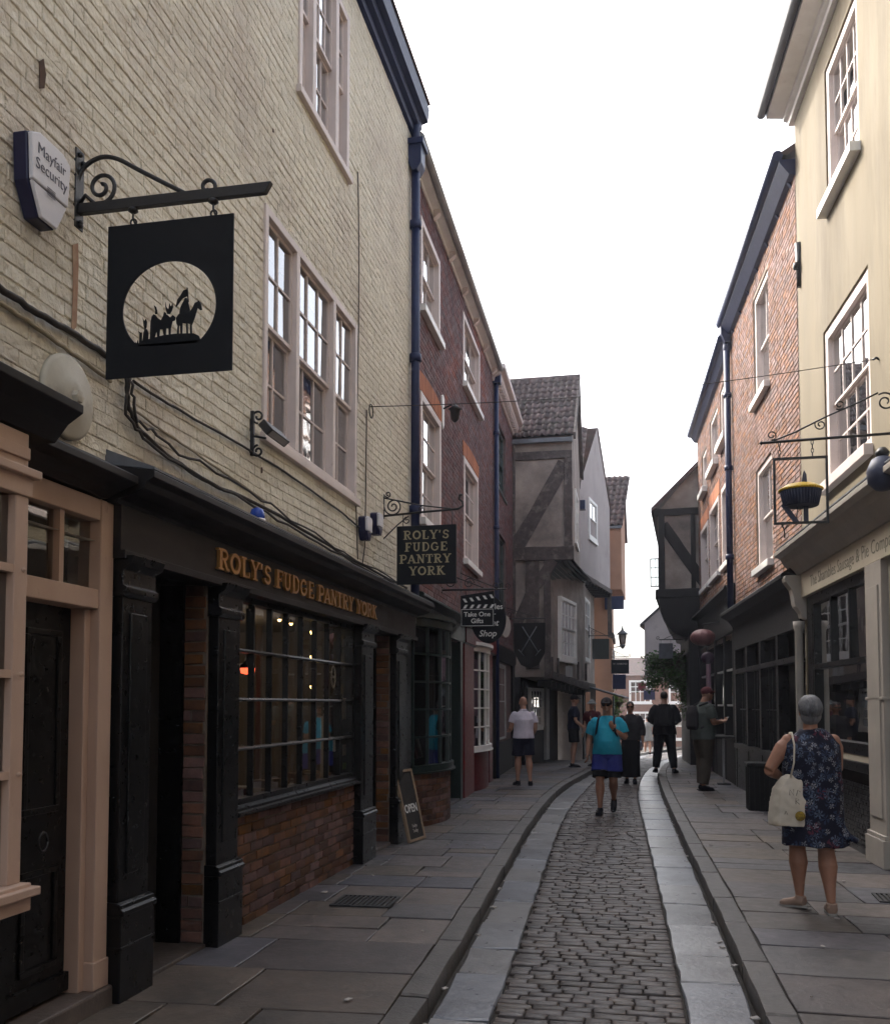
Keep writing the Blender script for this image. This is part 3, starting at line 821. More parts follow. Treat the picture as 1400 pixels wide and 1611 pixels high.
# ---- lattice shopfront ------------------------------------------------
def pilaster(fa, parent, x0, x1, z0, z1, mat, out=.07, zb=.5, cap=True, label=None):
    m = MB()
    m.box(x0, x1, -out, .05, z0+zb, z1)
    iw = (x1-x0)*.22
    m.box(x0+iw, x1-iw, -out-.012, -out+.01, z0+zb+.14, z1-.30)
    m.box(x0-.02, x1+.02, -out-.03, .05, z0, z0+zb-.06)
    m.prism_x([(.05,z0+zb-.06),(-out-.045,z0+zb-.06),(-out-.045,z0+zb-.035),(-out-.03,z0+zb-.025),(-out-.028,z0+zb-.005),(-out-.006,z0+zb+.004),(.05,z0+zb+.01)], x0-.022, x1+.022)
    m.box(x0-.022, x1+.022, -out-.036, .04, z0+zb-.23, z0+zb-.215)
    if cap:
        m.prism_x([(.05,z1-.22),(-out-.01,z1-.22),(-out-.03,z1-.20),(-out-.03,z1-.17),(-out-.01,z1-.16),(-out-.01,z1-.08),(-out-.05,z1-.05),(-out-.07,z1-.005),(.05,z1-.005)], x0-.02, x1+.02)
    return m.build('pilaster', mat, parent, bevel=.004, label=label)
ZF0, ZF1 = 2.40, 2.68
for (a, b) in ((4.50, 4.80), (5.65, 5.98), (8.82, 9.24), (10.15, 10.60)):
    pilaster(A, ar, a, b, 0.10, ZF0, M['black_paint'])
f = MB(); f.box(4.46, 11.06, -.075, .06, ZF0, ZF1); f.box(4.46, 11.06, -.10, .06, ZF0-.025, ZF0+.02)
fas = f.build('fascia', M['black_fascia'], ar, bevel=.004, label='black shop fascia with raised gilt lettering')
c = MB(); c.prism_x([(.02,2.86),(-.27,2.815),(-.29,2.81),(-.29,2.775),(-.25,2.755),(-.235,2.72),(-.16,2.69),(-.09,2.675),(-.08,2.655),(.02,2.655)], 4.40, 11.12)
cor = c.build('cornice', M['black_fascia'], ar, bevel=.003)
MB().prism_x([(-.0,2.94),(-.28,2.832),(-.28,2.820),(-.0,2.863)], 4.42, 11.1).build('lead_flashing', M['lead'], cor)
x0, z0 = A.px(351, 866, .1); x1, z1 = A.px(591, 952, .1)
serif_text(fas, "ROLY'S FUDGE PANTRY YORK", .135, .022, M['gilt'], (x0+x1)/2, -.077, 2.475, sx=(x1-x0)/(.135*18.4))
# stall riser of brick, sill, lattice window
WX0, WX1, WZ0, WZ1 = 6.02, 8.83, .92, 2.385
MB().box(WX0, WX1, .012, .3, .02, WZ0-.05).build('stall_riser', M['mortar'], ar)
bricks(A, ar, WX0, WX1, .085, WZ0-.06, [], M['brick_dark'], bl=.225, bh=.072, proud=.010, jit=.004, y=.012, seed=5)
s = MB(); s.prism_x([(.14,WZ0-.06),(-.055,WZ0-.06),(-.07,WZ0-.05),(-.07,WZ0-.03),(-.045,WZ0-.022),(-.045,WZ0-.004),(-.02,WZ0+.012),(.14,WZ0+.02)], WX0-.01, WX1+.01)
s.build('window_sill', M['black_paint'], ar)
sw = MB(); y0, y1 = .0, .09
sw.box(WX0, WX0+.06, y0, y1, WZ0+.01, WZ1); sw.box(WX1-.07, WX1, y0, y1, WZ0+.01, WZ1)
sw.box(WX0+.06, WX1-.07, y0+.002, y1, WZ1-.05, WZ1); sw.box(WX0+.06, WX1-.07, y0+.002, y1, WZ0+.012, WZ0+.05)
swo = sw.build('shop_window', M['black_paint'], ar, bevel=.003, label='black lattice shop window of eight by four panes')
gb = MB(); ix0, ix1, iz0, iz1 = WX0+.06, WX1-.07, WZ0+.05, WZ1-.05
NC, NR = 8, 4
for k in range(1, NC):
    cx = lerp(ix0, ix1, k/NC); gb.box(cx-.010, cx+.010, .012, .055, iz0, iz1)
for k in range(1, NR):
    cz = lerp(iz0, iz1, k/NR)
    gb.prism_x([(.006,cz-.012),(.0,cz),(.006,cz+.012),(.06,cz+.012),(.06,cz-.012)], ix0, ix1)
gb.build('glazing_bars', M['black_paint'], swo)
for a in range(NC):
    for b in range(NR):
        pane_obj(swo, lerp(ix0,ix1,a/NC), lerp(ix0,ix1,(a+1)/NC), lerp(iz0,iz1,b/NR), lerp(iz0,iz1,(b+1)/NR), .045, M['glass_shop'])
# shop interior
M['shop_wall'] = pm('shop_wall', (0.20,0.17,0.13), (0.15,0.125,0.095), 2, .9, 0)
rm = MB(); a, b, c_, d, ya, yb = 6.0, 10.2, .05, 2.44, .31, 3.2
rm.add([(a,yb,c_),(b,yb,c_),(b,yb,d),(a,yb,d)], [(0,1,2,3)]); rm.add([(a,ya,c_),(a,yb,c_),(a,yb,d),(a,ya,d)], [(0,1,2,3)])
rm.add([(b,ya,c_),(b,ya,d),(b,yb,d),(b,yb,c_)], [(0,1,2,3)]); rm.add([(a,ya,d),(a,yb,d),(b,yb,d),(b,ya,d)], [(0,1,2,3)]); rm.add([(a,ya,c_),(b,ya,c_),(b,yb,c_),(a,yb,c_)], [(0,1,2,3)])
rm.build('shop_interior', M['shop_wall'], ar)
bpy.data.objects.remove([o for o in ar.children if o.name.startswith('inner_wall')][0])
iw = MB(); iw.box(-7, 5.9, .31, .34, 0, 2.45); iw.box(-7, 11.09, .31, .34, 2.46, 8.8); iw.box(10.25, 11.09, .31, .34, 0, 2.45)
iw.build('inner_wall', M['room_dark'], ar)
# things standing in the shop window
cb_ = MB(); cb_.box(6.05, 7.45, 1.05, 1.45, .05, 2.3)
for k in range(4): cb_.box(6.05, 7.45, .85, 1.05, .5+k*.5, .53+k*.5)
wq = cb_.build('shelf_unit', M['room_dark'], ar)
rq = random.Random(3)
for k in range(4):
    for q in range(7):
        if rq.random() < .75: MB().box(-.06,.06,-.05,.05,0,rq.uniform(.10,.28)).build('carton', M[rq.choice(('curtain','wood_edge','red_paint','shop_wall','sign_tan','room'))], wq, loc=(6.15+q*.19, .94, .53+k*.5))
cnt_ = MB(); cnt_.box(6.2, 8.85, .13, .75, .80, .86); cnt_.build('display_shelf', M['wood_edge'], ar)
for (u, w_, zb, zt, m_) in ((408, .05, .86, 2.3, 'curtain'), (466, .10, .86, 1.75, 'shop_wall'), (510, .10, .86, 1.5, 'curtain'), (450, .14, .86, 1.5, 'wood_edge')):
    x, z = A.px(u, 1100, -.5)
    e = MB(); e.box(x-w_/2, x+w_/2, .48, .52, zb, zt); e.box(x-w_*.8, x+w_*.8, .44, .56, zb, zb+.03)
    tag(e.build('display_stand', M[m_], None, loc=(-2.70, 0, 0), rz=math.pi/2), 'upright display panel inside the lattice shop window at %s' % {408: 'its pale third pane', 466: 'its fourth pane', 510: 'its sixth pane', 450: 'its low wooden middle'}[u], 'display')
for k in range(13):
    h_ = rng.uniform(.06, .16); w_ = rng.uniform(.05, .075)
    bx = MB().box(-.05, .05, -w_, w_, 0, h_)
    o = bx.build('confectionery_box', M[('curtain', 'sign_tan', 'red_paint', 'chalk', 'wood_edge')[k % 5]], None, bevel=.004, loc=tuple(A.world(6.33+k*.195, .24+.08*(k % 2), .862)), rz=math.pi/2+rng.uniform(-.2,.2))
    tag(o, ('pale grey', 'tan', 'dark red', 'white', 'brown')[k % 5] + ' confectionery box, ' + ('first', 'second', 'third', 'fourth', 'fifth', 'sixth', 'seventh', 'eighth', 'ninth', 'tenth', 'eleventh', 'twelfth', 'last')[k] + ' from the left on the lattice window shelf', 'box', 'boxes in the fudge shop window')
def wall_thing(mb, fa, name, mat, label, cat, group=None, bevel=0):
    o = mb.build(name, mat, None, bevel=bevel, loc=(fa.p0.x, fa.p0.y, 0), rz=math.atan2(fa.d.y, fa.d.x))
    return tag(o, label, cat, group)
def wall_root(fa, x, y, z, name, label, cat, group=None):
    p = fa.world(x, y, z)
    return empty(name, tuple(p), math.atan2(fa.d.y, fa.d.x), label, cat, group)
for i, (u, v, dd) in enumerate(((493, 994, .42), (493, 1033, .42), (493, 1080, .42), (458, 981, .55), (440, 975, .60), (398, 976, .45))):
    x, z = A.px(u, v, -dd)
    rt = wall_root(A, x, dd, z, 'pendant_lamp', ('upper', 'middle', 'lower', 'fourth', 'fifth', 'sixth')[i] + (' of three glowing yellow lamps stacked in the lattice shop window' if i < 3 else ' small ceiling spot glowing inside the lattice shop window'), 'lamp', 'lamps in the fudge shop')
    rr = .034 if i < 3 else .018
    MB().lathe([(.004,-rr),(rr*.7,-rr*.7),(rr,0),(rr*.7,rr*.7),(.012,rr)], n=12).build('bulb', M['bulb'], rt)
    MB().lathe([(rr*1.3,rr*.2),(rr*.6,rr*1.2),(.012,rr*1.6)], n=12).build('lamp_shade', M['black_iron'], rt)
    MB().tube([(0,0,rr*1.5),(0,0,min(.3, 2.43-z))], .004, 6).build('flex', M['black_iron'], rt)
lp = bpy.data.lights.new('shop_light', 'POINT'); lp.energy = 4.5; lp.color = (1.0, .78, .55); lp.shadow_soft_size = .12
lpo = bpy.data.objects.new('shop_light', lp); col.objects.link(lpo); lpo.location = A.world(8.2, 1.3, 2.1)
x, z = A.px(390, 1055, -.4)
rt = wall_root(A, x, .4, z, 'heat_lamp', 'small red glowing lamp low in the first pane of the lattice window', 'lamp')
MB().lathe([(.02,-.03),(.055,-.02),(.06,.02),(.03,.05)], n=12).build('glow', M['red_lamp'], rt)
MB().lathe([(.062,.02),(.064,.05),(.02,.08),(.02,.5)], n=12).build('hood', M['black_iron'], rt)
# transfers stuck on the inside of the glass
x, z = A.px(525, 1065, -.05)
ring = MB()
pts = [(x+.055*math.cos(t*math.pi/12), .052, z+.10*math.sin(t*math.pi/12)) for t in range(25)]
ring.tube(pts, .006, 6); ring.box(x-.03, x+.03, .05, .053, z-.012, z+.012)
ring.build('window_sticker', M['chalk'], swo, label='white ring transfer on the glass')
for (u, v, w_, h_, m_) in ((541, 1115, .10, .20, 'curtain'), (541, 1180, .10, .10, 'curtain'), (525, 1172, .07, .12, 'chalk'), (541, 1205, .10, .06, 'leaf_lime')):
    x, z = A.px(u, v, -.06)
    MB().box(x-w_/2, x+w_/2, .052, .056, z-h_/2, z+h_/2).build('window_sticker', M[m_], swo)
for k in range(5):
    x, z = A.px(510, 1085+k*10, -.055); MB().box(x-.03, x+.03, .052, .055, z-.012, z+.012).build('window_sticker', M['grey_post'], swo)

# recessed doorways
def doorway(x0, x1, z1, depth, mat, brick_far=True, name_label=None):
    m = MB()
    m.box(x0, x1, depth, depth+.05, .10, z1)
    d = m.build('door', mat, ar, label=name_label)
    p = MB(); w_ = x1-x0
    for (a, b, c, e) in ((.12,.46,.12,.40),(.54,.88,.12,.40),(.12,.46,.50,.80),(.54,.88,.50,.80)):
        xa, xb, za, zb = x0+w_*a, x0+w_*b, .10+(z1-.1)*c, .10+(z1-.1)*e
        fr = .03
        p.box(xa, xb, depth-.012, depth+.01, za, za+fr); p.box(xa, xb, depth-.012, depth+.01, zb-fr, zb)
        p.box(xa, xa+fr, depth-.0115, depth+.01, za+fr, zb-fr); p.box(xb-fr, xb, depth-.0115, depth+.01, za+fr, zb-fr)
        p.box(xa+.05, xb-.05, depth-.008, depth+.01, za+.05, zb-.05)
    p.build('panelling', mat, d, bevel=.003)
    MB().lathe([(.012,0),(.012,-.03),(.028,-.045),(.03,-.06),(.015,-.072)], c=(x0+w_*.1, depth, 1.05), axis='y', n=12).build('door_knob', M['black_iron'], d)
    MB().box(x0, x1, .0, depth, z1, z1+.04).build('door_head', M['black_paint'], ar)
    MB().box(x0, x0+.01, 0, depth, .1, z1).build('reveal', M['black_paint'], ar)
    MB().box(x0, x1, -.02, depth, .06, .125).build('door_step', M['flag'], ar, bevel=.01)
    if brick_far:
        MB().box(x1-.004, x1+.03, 0, .15, .1, z1).build('reveal', M['mortar'], ar)
        MB().box(x1-.03, x1+.03, .152, depth, .1, z1).build('door_jamb', M['black_paint'], ar)
        bricks(A, ar, 0.0, .15, .125, z1, [], M['brick_dark'], bl=.225, bh=.072, proud=.010, jit=.004, seed=int(x0*10), nparts=80,
               place=lambda x, yy, z: ((x1-.004+yy, x, z), -math.pi/2))
    return d
doorway(4.82, 5.63, ZF0-.02, .34, M['black_paint'], True, 'black panelled door in the shadowed recess beside the lattice window')
doorway(9.26, 10.13, ZF0-.02, .34, M['black_paint'], True, 'black panelled door beyond the lattice window')
MB().box(10.62, 11.09, -.01, .1, .05, ZF0).build('end_panel', M['black_paint'], ar)

# ---- salmon shopfront at the left edge --------------------------------
d = MB()
d.box(4.35, 4.47, -.03, .16, .20, 2.66); d.box(4.30, 4.35, .02, .15, .20, 2.10)
d.box(3.46, 4.35, -.022, .12, 2.10, 2.20); d.box(3.46, 4.35, -.025, .12, 2.55, 2.66); d.box(3.40, 3.48, -.02, .15, .20, 2.10); d.box(3.40, 3.48, -.021, .11, 2.20, 2.55)
d.box(4.342, 4.478, -.038, .1, .20, .34)
fr = d.build('door_frame', M['salmon'], ar, bevel=.006, label='salmon painted door frame with a glazed light over the door')
tb = MB()
for t in (1/3, 2/3):
    cx = lerp(3.48, 4.35, t); tb.box(cx-.018, cx+.018, .0, .06, 2.20, 2.55)
tb.build('glazing_bars', M['salmon'], fr)
for k in range(3): pane_obj(fr, lerp(3.48,4.35,k/3), lerp(3.48,4.35,(k+1)/3), 2.20, 2.55, .035, M['glass'])
MB().box(3.44, 4.40, .28, .30, 2.1, 2.6).build('interior', M['room'], fr)
dr = MB(); dr.box(3.48, 4.30, .10, .15, .22, 2.10)
dro = dr.build('door', M['black_paint'], ar, label='black panelled door in the salmon frame')
p = MB()
for (xa, xb, za, zb) in ((3.56,3.84,.36,.84),(3.94,4.22,.36,.84),(3.56,3.84,1.10,1.98),(3.94,4.22,1.10,1.98)):
    p.box(xa, xb, .088, .11, za, za+.03); p.box(xa, xb, .088, .11, zb-.03, zb); p.box(xa, xa+.03, .0885, .11, za+.03, zb-.03); p.box(xb-.03, xb, .0885, .11, za+.03, zb-.03)
p.box(3.48, 4.30, .07, .11, .22, .31)
p.build('panelling', M['black_paint'], dro, bevel=.004)
MB().tube([(4.06+.035*math.cos(t*.5236), .065, .97+.045*math.sin(t*.5236)) for t in range(13)], .007, 6).build('door_knocker', M['black_iron'], dro)
MB().box(3.36, 4.49, -.06, .16, .05, .20).build('door_step', M['flag'], ar, bevel=.012)
# black hood over the door
MB().prism_x([(.02,2.89),(-.20,2.78),(-.22,2.77),(-.22,2.735),(-.16,2.715),(-.10,2.69),(-.05,2.665),(.02,2.665)], 3.40, 4.37).build('door_hood', M['black_fascia'], ar, bevel=.003)
# bay window: front stands 0.27 m out of the wall, side return towards the door
bo = .27
by = MB()
by.box(-1.2, 3.44, -bo-.04, .05, .80, .91); by.box(-1.2, 3.46, -bo-.07, .05, .86, .895)
by.box(3.345, 3.425, -bo, -bo+.08, .91, 2.46); by.box(3.35, 3.42, -.05, .03, .91, 2.46)
by.box(-1.2, 3.435, -bo-.01, .05, 2.46, 2.55); by.box(-1.2, 3.455, -bo-.04, .05, 2.535, 2.57); by.box(-1.2, 3.425, -bo+.005, .05, 2.57, 2.72)
by.box(3.22, 3.42, -bo-.008, -bo+.01, 2.61, 2.66)
byo = by.build('bay_window', M['salmon'], ar, bevel=.005, label='salmon painted shop bay window at the left edge')
gb = MB()
for zc in (1.34, 1.74, 2.16):
    gb.box(-1.2, 3.35, -bo+.005, -bo+.055, zc-.016, zc+.016); gb.box(3.36, 3.41, -bo+.07, -.05, zc-.016, zc+.016)
    gb.lathe([(.001,-.022),(.022,0),(.001,.022)], c=(3.40,-bo+.01,zc), n=8)
for xc in (2.93, 2.5, 2.05):
    gb.box(xc-.013, xc+.013, -bo+.02, -bo+.05, .91, 2.46)
gb.build('glazing_bars', M['salmon'], byo)
zz = [.91, 1.34, 1.74, 2.16, 2.46]
for k in range(4):
    for (xa, xb) in ((2.93,3.36),(2.5,2.93),(2.05,2.5),(0.5,2.05)):
        pane_obj(byo, xa, xb, zz[k], zz[k+1], -bo+.035, M['glass'])
    q = pane_obj(byo, 0, bo-.125, zz[k], zz[k+1], 0, M['glass'], math.pi/2); q.location = (3.387, -bo/2+.0125, (zz[k]+zz[k+1])/2)
MB().box(-1.2, 3.34, .24, .26, .1, 2.5).build('interior', M['room'], byo)
MB().box(-1.2, 3.38, -bo+.02, .1, .10, .795).build('stall_riser', M['black_paint'], ar)
MB().prism_x([(.02,2.95),(-.34,2.90),(-.41,2.88),(-.41,2.845),(-.34,2.80),(-.28,2.725),(.02,2.725)], -1.2, 3.58).build('bay_canopy', M['black_fascia'], ar, bevel=.004)

# ---- things fixed to the cream wall -----------------------------------
# round tie plate
x, z = A.px(110, 625, .03)
tp = wall_root(A, x, -.006, z, 'tie_plate', 'round cream painted wall tie plate above the salmon doorway', 'tie plate')
MB().lathe([(.205,0),(.205,-.022),(.185,-.034),(.10,-.040),(.09,-.052),(.045,-.056)], axis='y', n=28).build('plate', M['plate_cream'], tp)
MB().lathe([(.035,-.05),(.03,-.085),(.005,-.09)], axis='y', n=6, smooth=False).build('bolt', M['plate_cream'], tp)
def alarm(x, z, s_, label, txt, group='alarm boxes'):
    rt = wall_root(A, x, -.012, z, 'alarm_box', label, 'alarm box', group)
    out = [(-.15,.16),(-.09,.19),(.09,.19),(.15,.16),(.135,-.05),(.06,-.19),(-.06,-.19),(-.135,-.05)]
    out = [(a*s_, b*s_) for a, b in out]
    MB().prism_y(out, -.07, 0).build('back_box', M['alarm_blue'], rt, bevel=.006)
    fr = [(a*.97, b*.97) for a, b in out]
    up = [fr[7], fr[0], fr[1], fr[2], fr[3], fr[4]]
    MB().prism_y(up, -.095, -.072).build('cover', M['alarm_white'], rt, bevel=.006)
    lo = [fr[4], fr[5], fr[6], fr[7]]; lo = [(a*.99, b-.004) for a, b in lo]
    MB().prism_y(lo, -.09, -.072).build('lower_cover', M['alarm_white'] if s_ > .9 else M['alarm_blue'], rt, bevel=.006)
    if txt:
        t = shift(text_mb(txt, .072*s_, .001), 0, -.0965, .07*s_)
        t.build('lettering', M['alarm_blue'], rt)
        b = MB()
        for k in range(5): b.box(-.03, .03, -.0965, -.0955, -.035-.008*k, -.032-.008*k)
        b.build('small_print', M['alarm_blue'], rt)
x, z = A.px(64, 290, .05)
alarm(x, z, 1.0, 'white and navy alarm box lettered Mayfair Security at the upper left', 'Mayfair\nSecurity')
x, z = A.px(572, 832, .04); alarm(x, z, .62, 'small white alarm box left of a pair above the lattice shop cornice', '')
x, z = A.px(590, 825, .04); alarm(x, z, .60, 'small grey alarm box right of a pair beside the hanging sign bracket', '')

# floodlight on scrolled bracket
x, z = A.px(398, 682, .02)
fl = wall_root(A, x, 0, z, 'floodlight', 'black floodlight on a scrolled iron bracket below the big mauve window', 'light')
m = MB(); m.box(-.012, .012, -.03, 0, -.16, .16)
m.tube(spiral((0,-.06,.12), .05, .012, -1.57, 1.3, plane='yz'), .008, 6); m.tube(spiral((0,-.06,-.13), .045, .012, 1.57, -1.3, plane='yz'), .008, 6)
m.tube([(0,-.03,-.02),(0,-.12,-.04)], .009, 6)
m.build('bracket', M['black_iron'], fl)
lm = MB(); lm.box(-.17, .17, -.05, .05, -.03, .03)
lo = lm.build('lamp_body', M['black_iron'], fl, bevel=.006); lo.location = (.03, -.17, .0); lo.rotation_euler = (R(50), 0, 0)
MB().box(-.15, .15, -.051, -.045, -.022, .022).build('lens', M['grey_post'], lo)

# black hanging sign with cut-out riders: bracket, then the sign
YS_ = 4.13
X = lambda u, v: at_y(u, v, YS_)
xw = -2.70 - .0
br = empty('sign_bracket', (xw, YS_, X(120, 330)[1]), 0, 'black iron bracket with scrolls holding the square cut-out sign', 'bracket')
zb = br.location.z
xe = X(428, 314)[0] - xw
m = MB(); m.box(-.005, .012, -.035, .035, -.10, .30)
m.build('wall_plate', M['black_iron'], br, bevel=.002)
mb_ = MB(); mb_.add([(0,-.016,-.028),(xe-.03,-.016,-.028),(xe-.03,.016,-.028),(0,.016,-.028),(0,-.016,.022),(xe,-.016,.022),(xe,.016,.022),(0,.016,.022)], [(0,3,2,1),(4,5,6,7),(0,1,5,4),(1,2,6,5),(2,3,7,6),(3,0,4,7)])
mb_.build('arm', M['black_iron'], br, bevel=.002)
m = MB()
L_ = [X(u, v) for u, v in ((125,322),(122,295),(132,265),(158,248),(185,250),(220,268),(265,291),(308,312))]
pts = [Vector((p[0]-xw, 0, p[1]-zb)) for p in L_]
sp = []
for i in range(len(pts)-1):
    p0, p1, p2, p3 = pts[max(i-1,0)], pts[i], pts[i+1], pts[min(i+2,len(pts)-1)]
    for k in range(6):
        t = k/6; sp.append(.5*((2*p1)+(p2-p0)*t+(2*p0-5*p1+4*p2-p3)*t*t+(3*p1-p0-3*p2+p3)*t**3))
sp.append(pts[-1]); m.tube(sp, .011, 8)
cx, cz = X(160, 295); m.tube(spiral((cx-xw, 0, cz-zb), .085, .016, R(250)-R(360), 1.55, 40), .010, 8)
m.tube([(pts[0].x, 0, pts[0].z), (cx-xw-.085, 0, cz-zb-.03), (cx-xw-.03, 0, cz-zb-.082)], .010, 8)
cx, cz = X(327, 294); m.tube(spiral((cx-xw, 0, cz-zb), .048, .014, R(250), 1.15, 30), .010, 8)
m.build('scroll', M['black_iron'], br)
for (zz_, yy) in ((.27,-.01),(.24,.02),(-.07,0),(-.085,.0)):
    MB().lathe([(.012,0),(.014,.012),(.006,.022)], c=(.01, yy, zz_), axis='x', n=8).build('bolt', M['black_iron'], br)
hk = []
for u in (210, 336):
    hx = X(u, 330)[0] - xw
    h = MB(); h.lathe([(.022,-.028),(.026,-.04),(.010,-.052)], c=(hx,0,0), n=10); h.tube([(hx,0,-.045),(hx,0,-.075),(hx+.008,.006,-.10)], .005, 6)
    h.tube([(hx+.016*math.cos(t*.6283), .006, -.093+.016*math.sin(t*.6283)) for t in range(11)], .0045, 6)
    h.build('hanger', M['black_iron'], br); hk.append(hx)
# sign outline
c4 = [X(174, 352), X(371, 341), X(363, 588), X(165, 592)]
xc, zc = sum(p[0] for p in c4)/4, sum(p[1] for p in c4)/4
sg = empty('hanging_sign', (xc, YS_, zc), 0, 'square black hanging sign with a round cut-out of mounted riders on a hill', 'sign')
wd, hg = (c4[1][0]-c4[0][0]+c4[2][0]-c4[3][0])/4, (c4[0][1]+c4[1][1]-c4[2][1]-c4[3][1])/4
Zp = lambda a, b: (X(a/3.111, 200+b/3.111)[0]-xc, X(a/3.111, 200+b/3.111)[1]-zc)
ccx, ccz = Zp(829, 885); crx = (Zp(1057,885)[0]-Zp(602,885)[0])/2; crz = (Zp(829,657)[1]-Zp(829,885)[1])
th = .004
ring = MB(); N_ = 96
ang = sorted([2*math.pi*i/N_ for i in range(N_)] + [math.atan2(sz*hg-ccz, sx_*wd-ccx) % (2*math.pi) for sx_ in (-1,1) for sz in (-1,1)])
def edge(a):
    dx, dz = math.cos(a), math.sin(a); t = 1e9
    if dx > 1e-9: t = min(t, (wd-ccx)/dx)
    if dx < -1e-9: t = min(t, (-wd-ccx)/dx)
    if dz > 1e-9: t = min(t, (hg-ccz)/dz)
    if dz < -1e-9: t = min(t, (-hg-ccz)/dz)
    return (ccx+dx*t, ccz+dz*t)
for i in range(len(ang)):
    a, b = ang[i], ang[(i+1) % len(ang)]
    if abs(a-b) < 1e-7: continue
    ring.prism_y([edge(a), edge(b), (ccx+crx*math.cos(b), ccz+crz*math.sin(b)), (ccx+crx*math.cos(a), ccz+crz*math.sin(a))], -th, th)
ring.build('panel', M['sign_black'], sg)
hill = [Zp(*p) for p in ((660,1078),(700,1046),(740,1036),(800,1020),(860,1012),(950,1010),(975,1022),(985,1045),(1000,1056))]
a_end = math.atan2((hill[-1][1]-ccz)/crz, (hill[-1][0]-ccx)/crx); a_st = math.atan2((hill[0][1]-ccz)/crz, (hill[0][0]-ccx)/crx)
bot = [(ccx+crx*1.02*math.cos(t), ccz+crz*1.02*math.sin(t)) for t in [lerp(a_end, a_st, i/20) for i in range(21)]]
sil = MB(); t2 = th-.0002
sil.prism_y(hill + bot, -t2, t2)
shapes = [
 [(866,962),(864,935),(878,915),(900,908),(930,905),(945,885),(955,862),(968,855),(975,850),(985,862),(990,893),(980,895),(968,885),(962,905),(955,930),(948,950),(940,968),(941,1015),(933,1015),(932,965),(920,960),(922,1015),(915,1015),(913,962),(895,958),(893,1015),(886,1015),(884,965),(878,975),(876,1015),(868,1015),(872,975)],
 [(880,912),(885,885),(895,862),(903,850),(906,838),(916,836),(921,850),(926,870),(932,895),(930,915)],
 [(862,882),(870,845),(885,825),(900,800),(918,794),(918,826),(895,838),(880,858)], [(916,786),(920,786),(926,855),(921,855)],
 [(800,960),(808,925),(820,918),(835,932),(848,920),(860,930),(858,945),(846,950),(838,985),(836,1022),(828,1022),(826,985),(815,985),(812,1025),(804,1025)],
 [(812,856),(816,880),(826,892),(832,862),(838,880),(846,862),(849,880),(842,900),(832,915),(820,914),(812,890)],
 [(735,1040),(738,960),(745,925),(755,916),(765,922),(775,935),(790,945),(800,925),(805,905),(815,910),(818,960),(812,1022),(803,1022),(797,990),(785,990),(781,1028),(772,1028),(768,1000),(757,1035)],
 [(755,872),(766,880),(771,898),(772,914),(760,916),(762,898)],
 [(698,1050),(704,1005),(710,988),(722,990),(729,1010),(727,1042)], [(700,930),(707,950),(716,938),(722,955),(719,980),(711,994),(704,972)],
 [(682,1060),(684,1010),(678,998),(690,1005),(697,1005),(697,1050)], [(664,1074),(662,1050),(670,1058),(676,1040),(682,1066)]]
for k, sh in enumerate(shapes):
    sil.prism_y([Zp(*p) for p in sh], -t2+.0003*(k+1), t2-.0003*(k+1))
sil.build('riders', M['sign_black'], sg, label='silhouette of riders with banners on a hilltop')
# wall sign of the fudge shop ---------------------------------------------
YR = 9.85
x0r, zr = at_y(625, 829, YR)[0], at_y(625, 829, YR)[1]
x1r = at_y(718, 824, YR)[0]; zbr = at_y(670, 919, YR)[1]; ztr = at_y(670, 827, YR)[1]
b2 = empty('sign_bracket', (-2.70, YR, at_y(603, 812, YR)[1]), 0, 'wrought iron bracket with a hooked end beside the black downpipe', 'bracket')
bz = b2.location.z
m = MB(); m.box(0, .012, -.012, .012, -.03, .24)
m.build('wall_plate', M['black_iron'], b2)
xl = x1r + 2.70 + .02
m = MB(); m.tube([(0,0,0),(xl*.6,0,.03),(xl,0,.045),(xl+.05,0,.075),(xl+.045,0,.12),(xl+.01,0,.15),(xl+.015,0,.19),(xl+.045,0,.195)], .012, 8)
m.tube([(0,0,.20),(.1,0,.175),(xl*.5,0,.10),(xl*.9,0,.05)], .008, 8)
m.build('arm', M['black_iron'], b2)
m = MB(); m.tube(spiral((.11,0,.10), .10, .015, R(180), 2.0, 44), .008, 6); m.tube(spiral((.05,0,.235), .035, .010, R(200), 1.3, 24), .007, 6)
m.tube(spiral((xl*.52,0,.055), .035, .010, R(90), 1.4, 24), .006, 6)
m.tube([(0,0,-.25),(.16,0,-.10),(.28,0,-.01)], .007, 6); m.tube(spiral((.26,0,-.06), .04, .01, R(90), 1.2, 20), .006, 6)
m.build('scroll', M['black_iron'], b2)
s2 = empty('hanging_sign', ((x0r+x1r)/2, YR, zbr), 0, "square black hanging sign reading ROLY'S FUDGE PANTRY YORK in tan letters", 'sign')
hw, hh = (x1r-x0r)/2, ztr-zbr
MB().box(-hw, hw, -.022, .022, 0, hh).build('panel', M['sign_black'], s2, bevel=.004)
for sx_ in (-hw*.8, hw*.85): MB().tube([(sx_,0,hh),(sx_,0,bz-zbr+.02)], .004, 6).build('hanger', M['black_iron'], s2)
for k, t in enumerate(("ROLY'S", "FUDGE", "PANTRY", "YORK")):
    serif_text(s2, t, hh*.150, .003, M['sign_tan'], (-.00, .0, -.01, .01)[k], -.0225, hh*(.765-.205*k), sx=1.12, single=True, gap=.004)
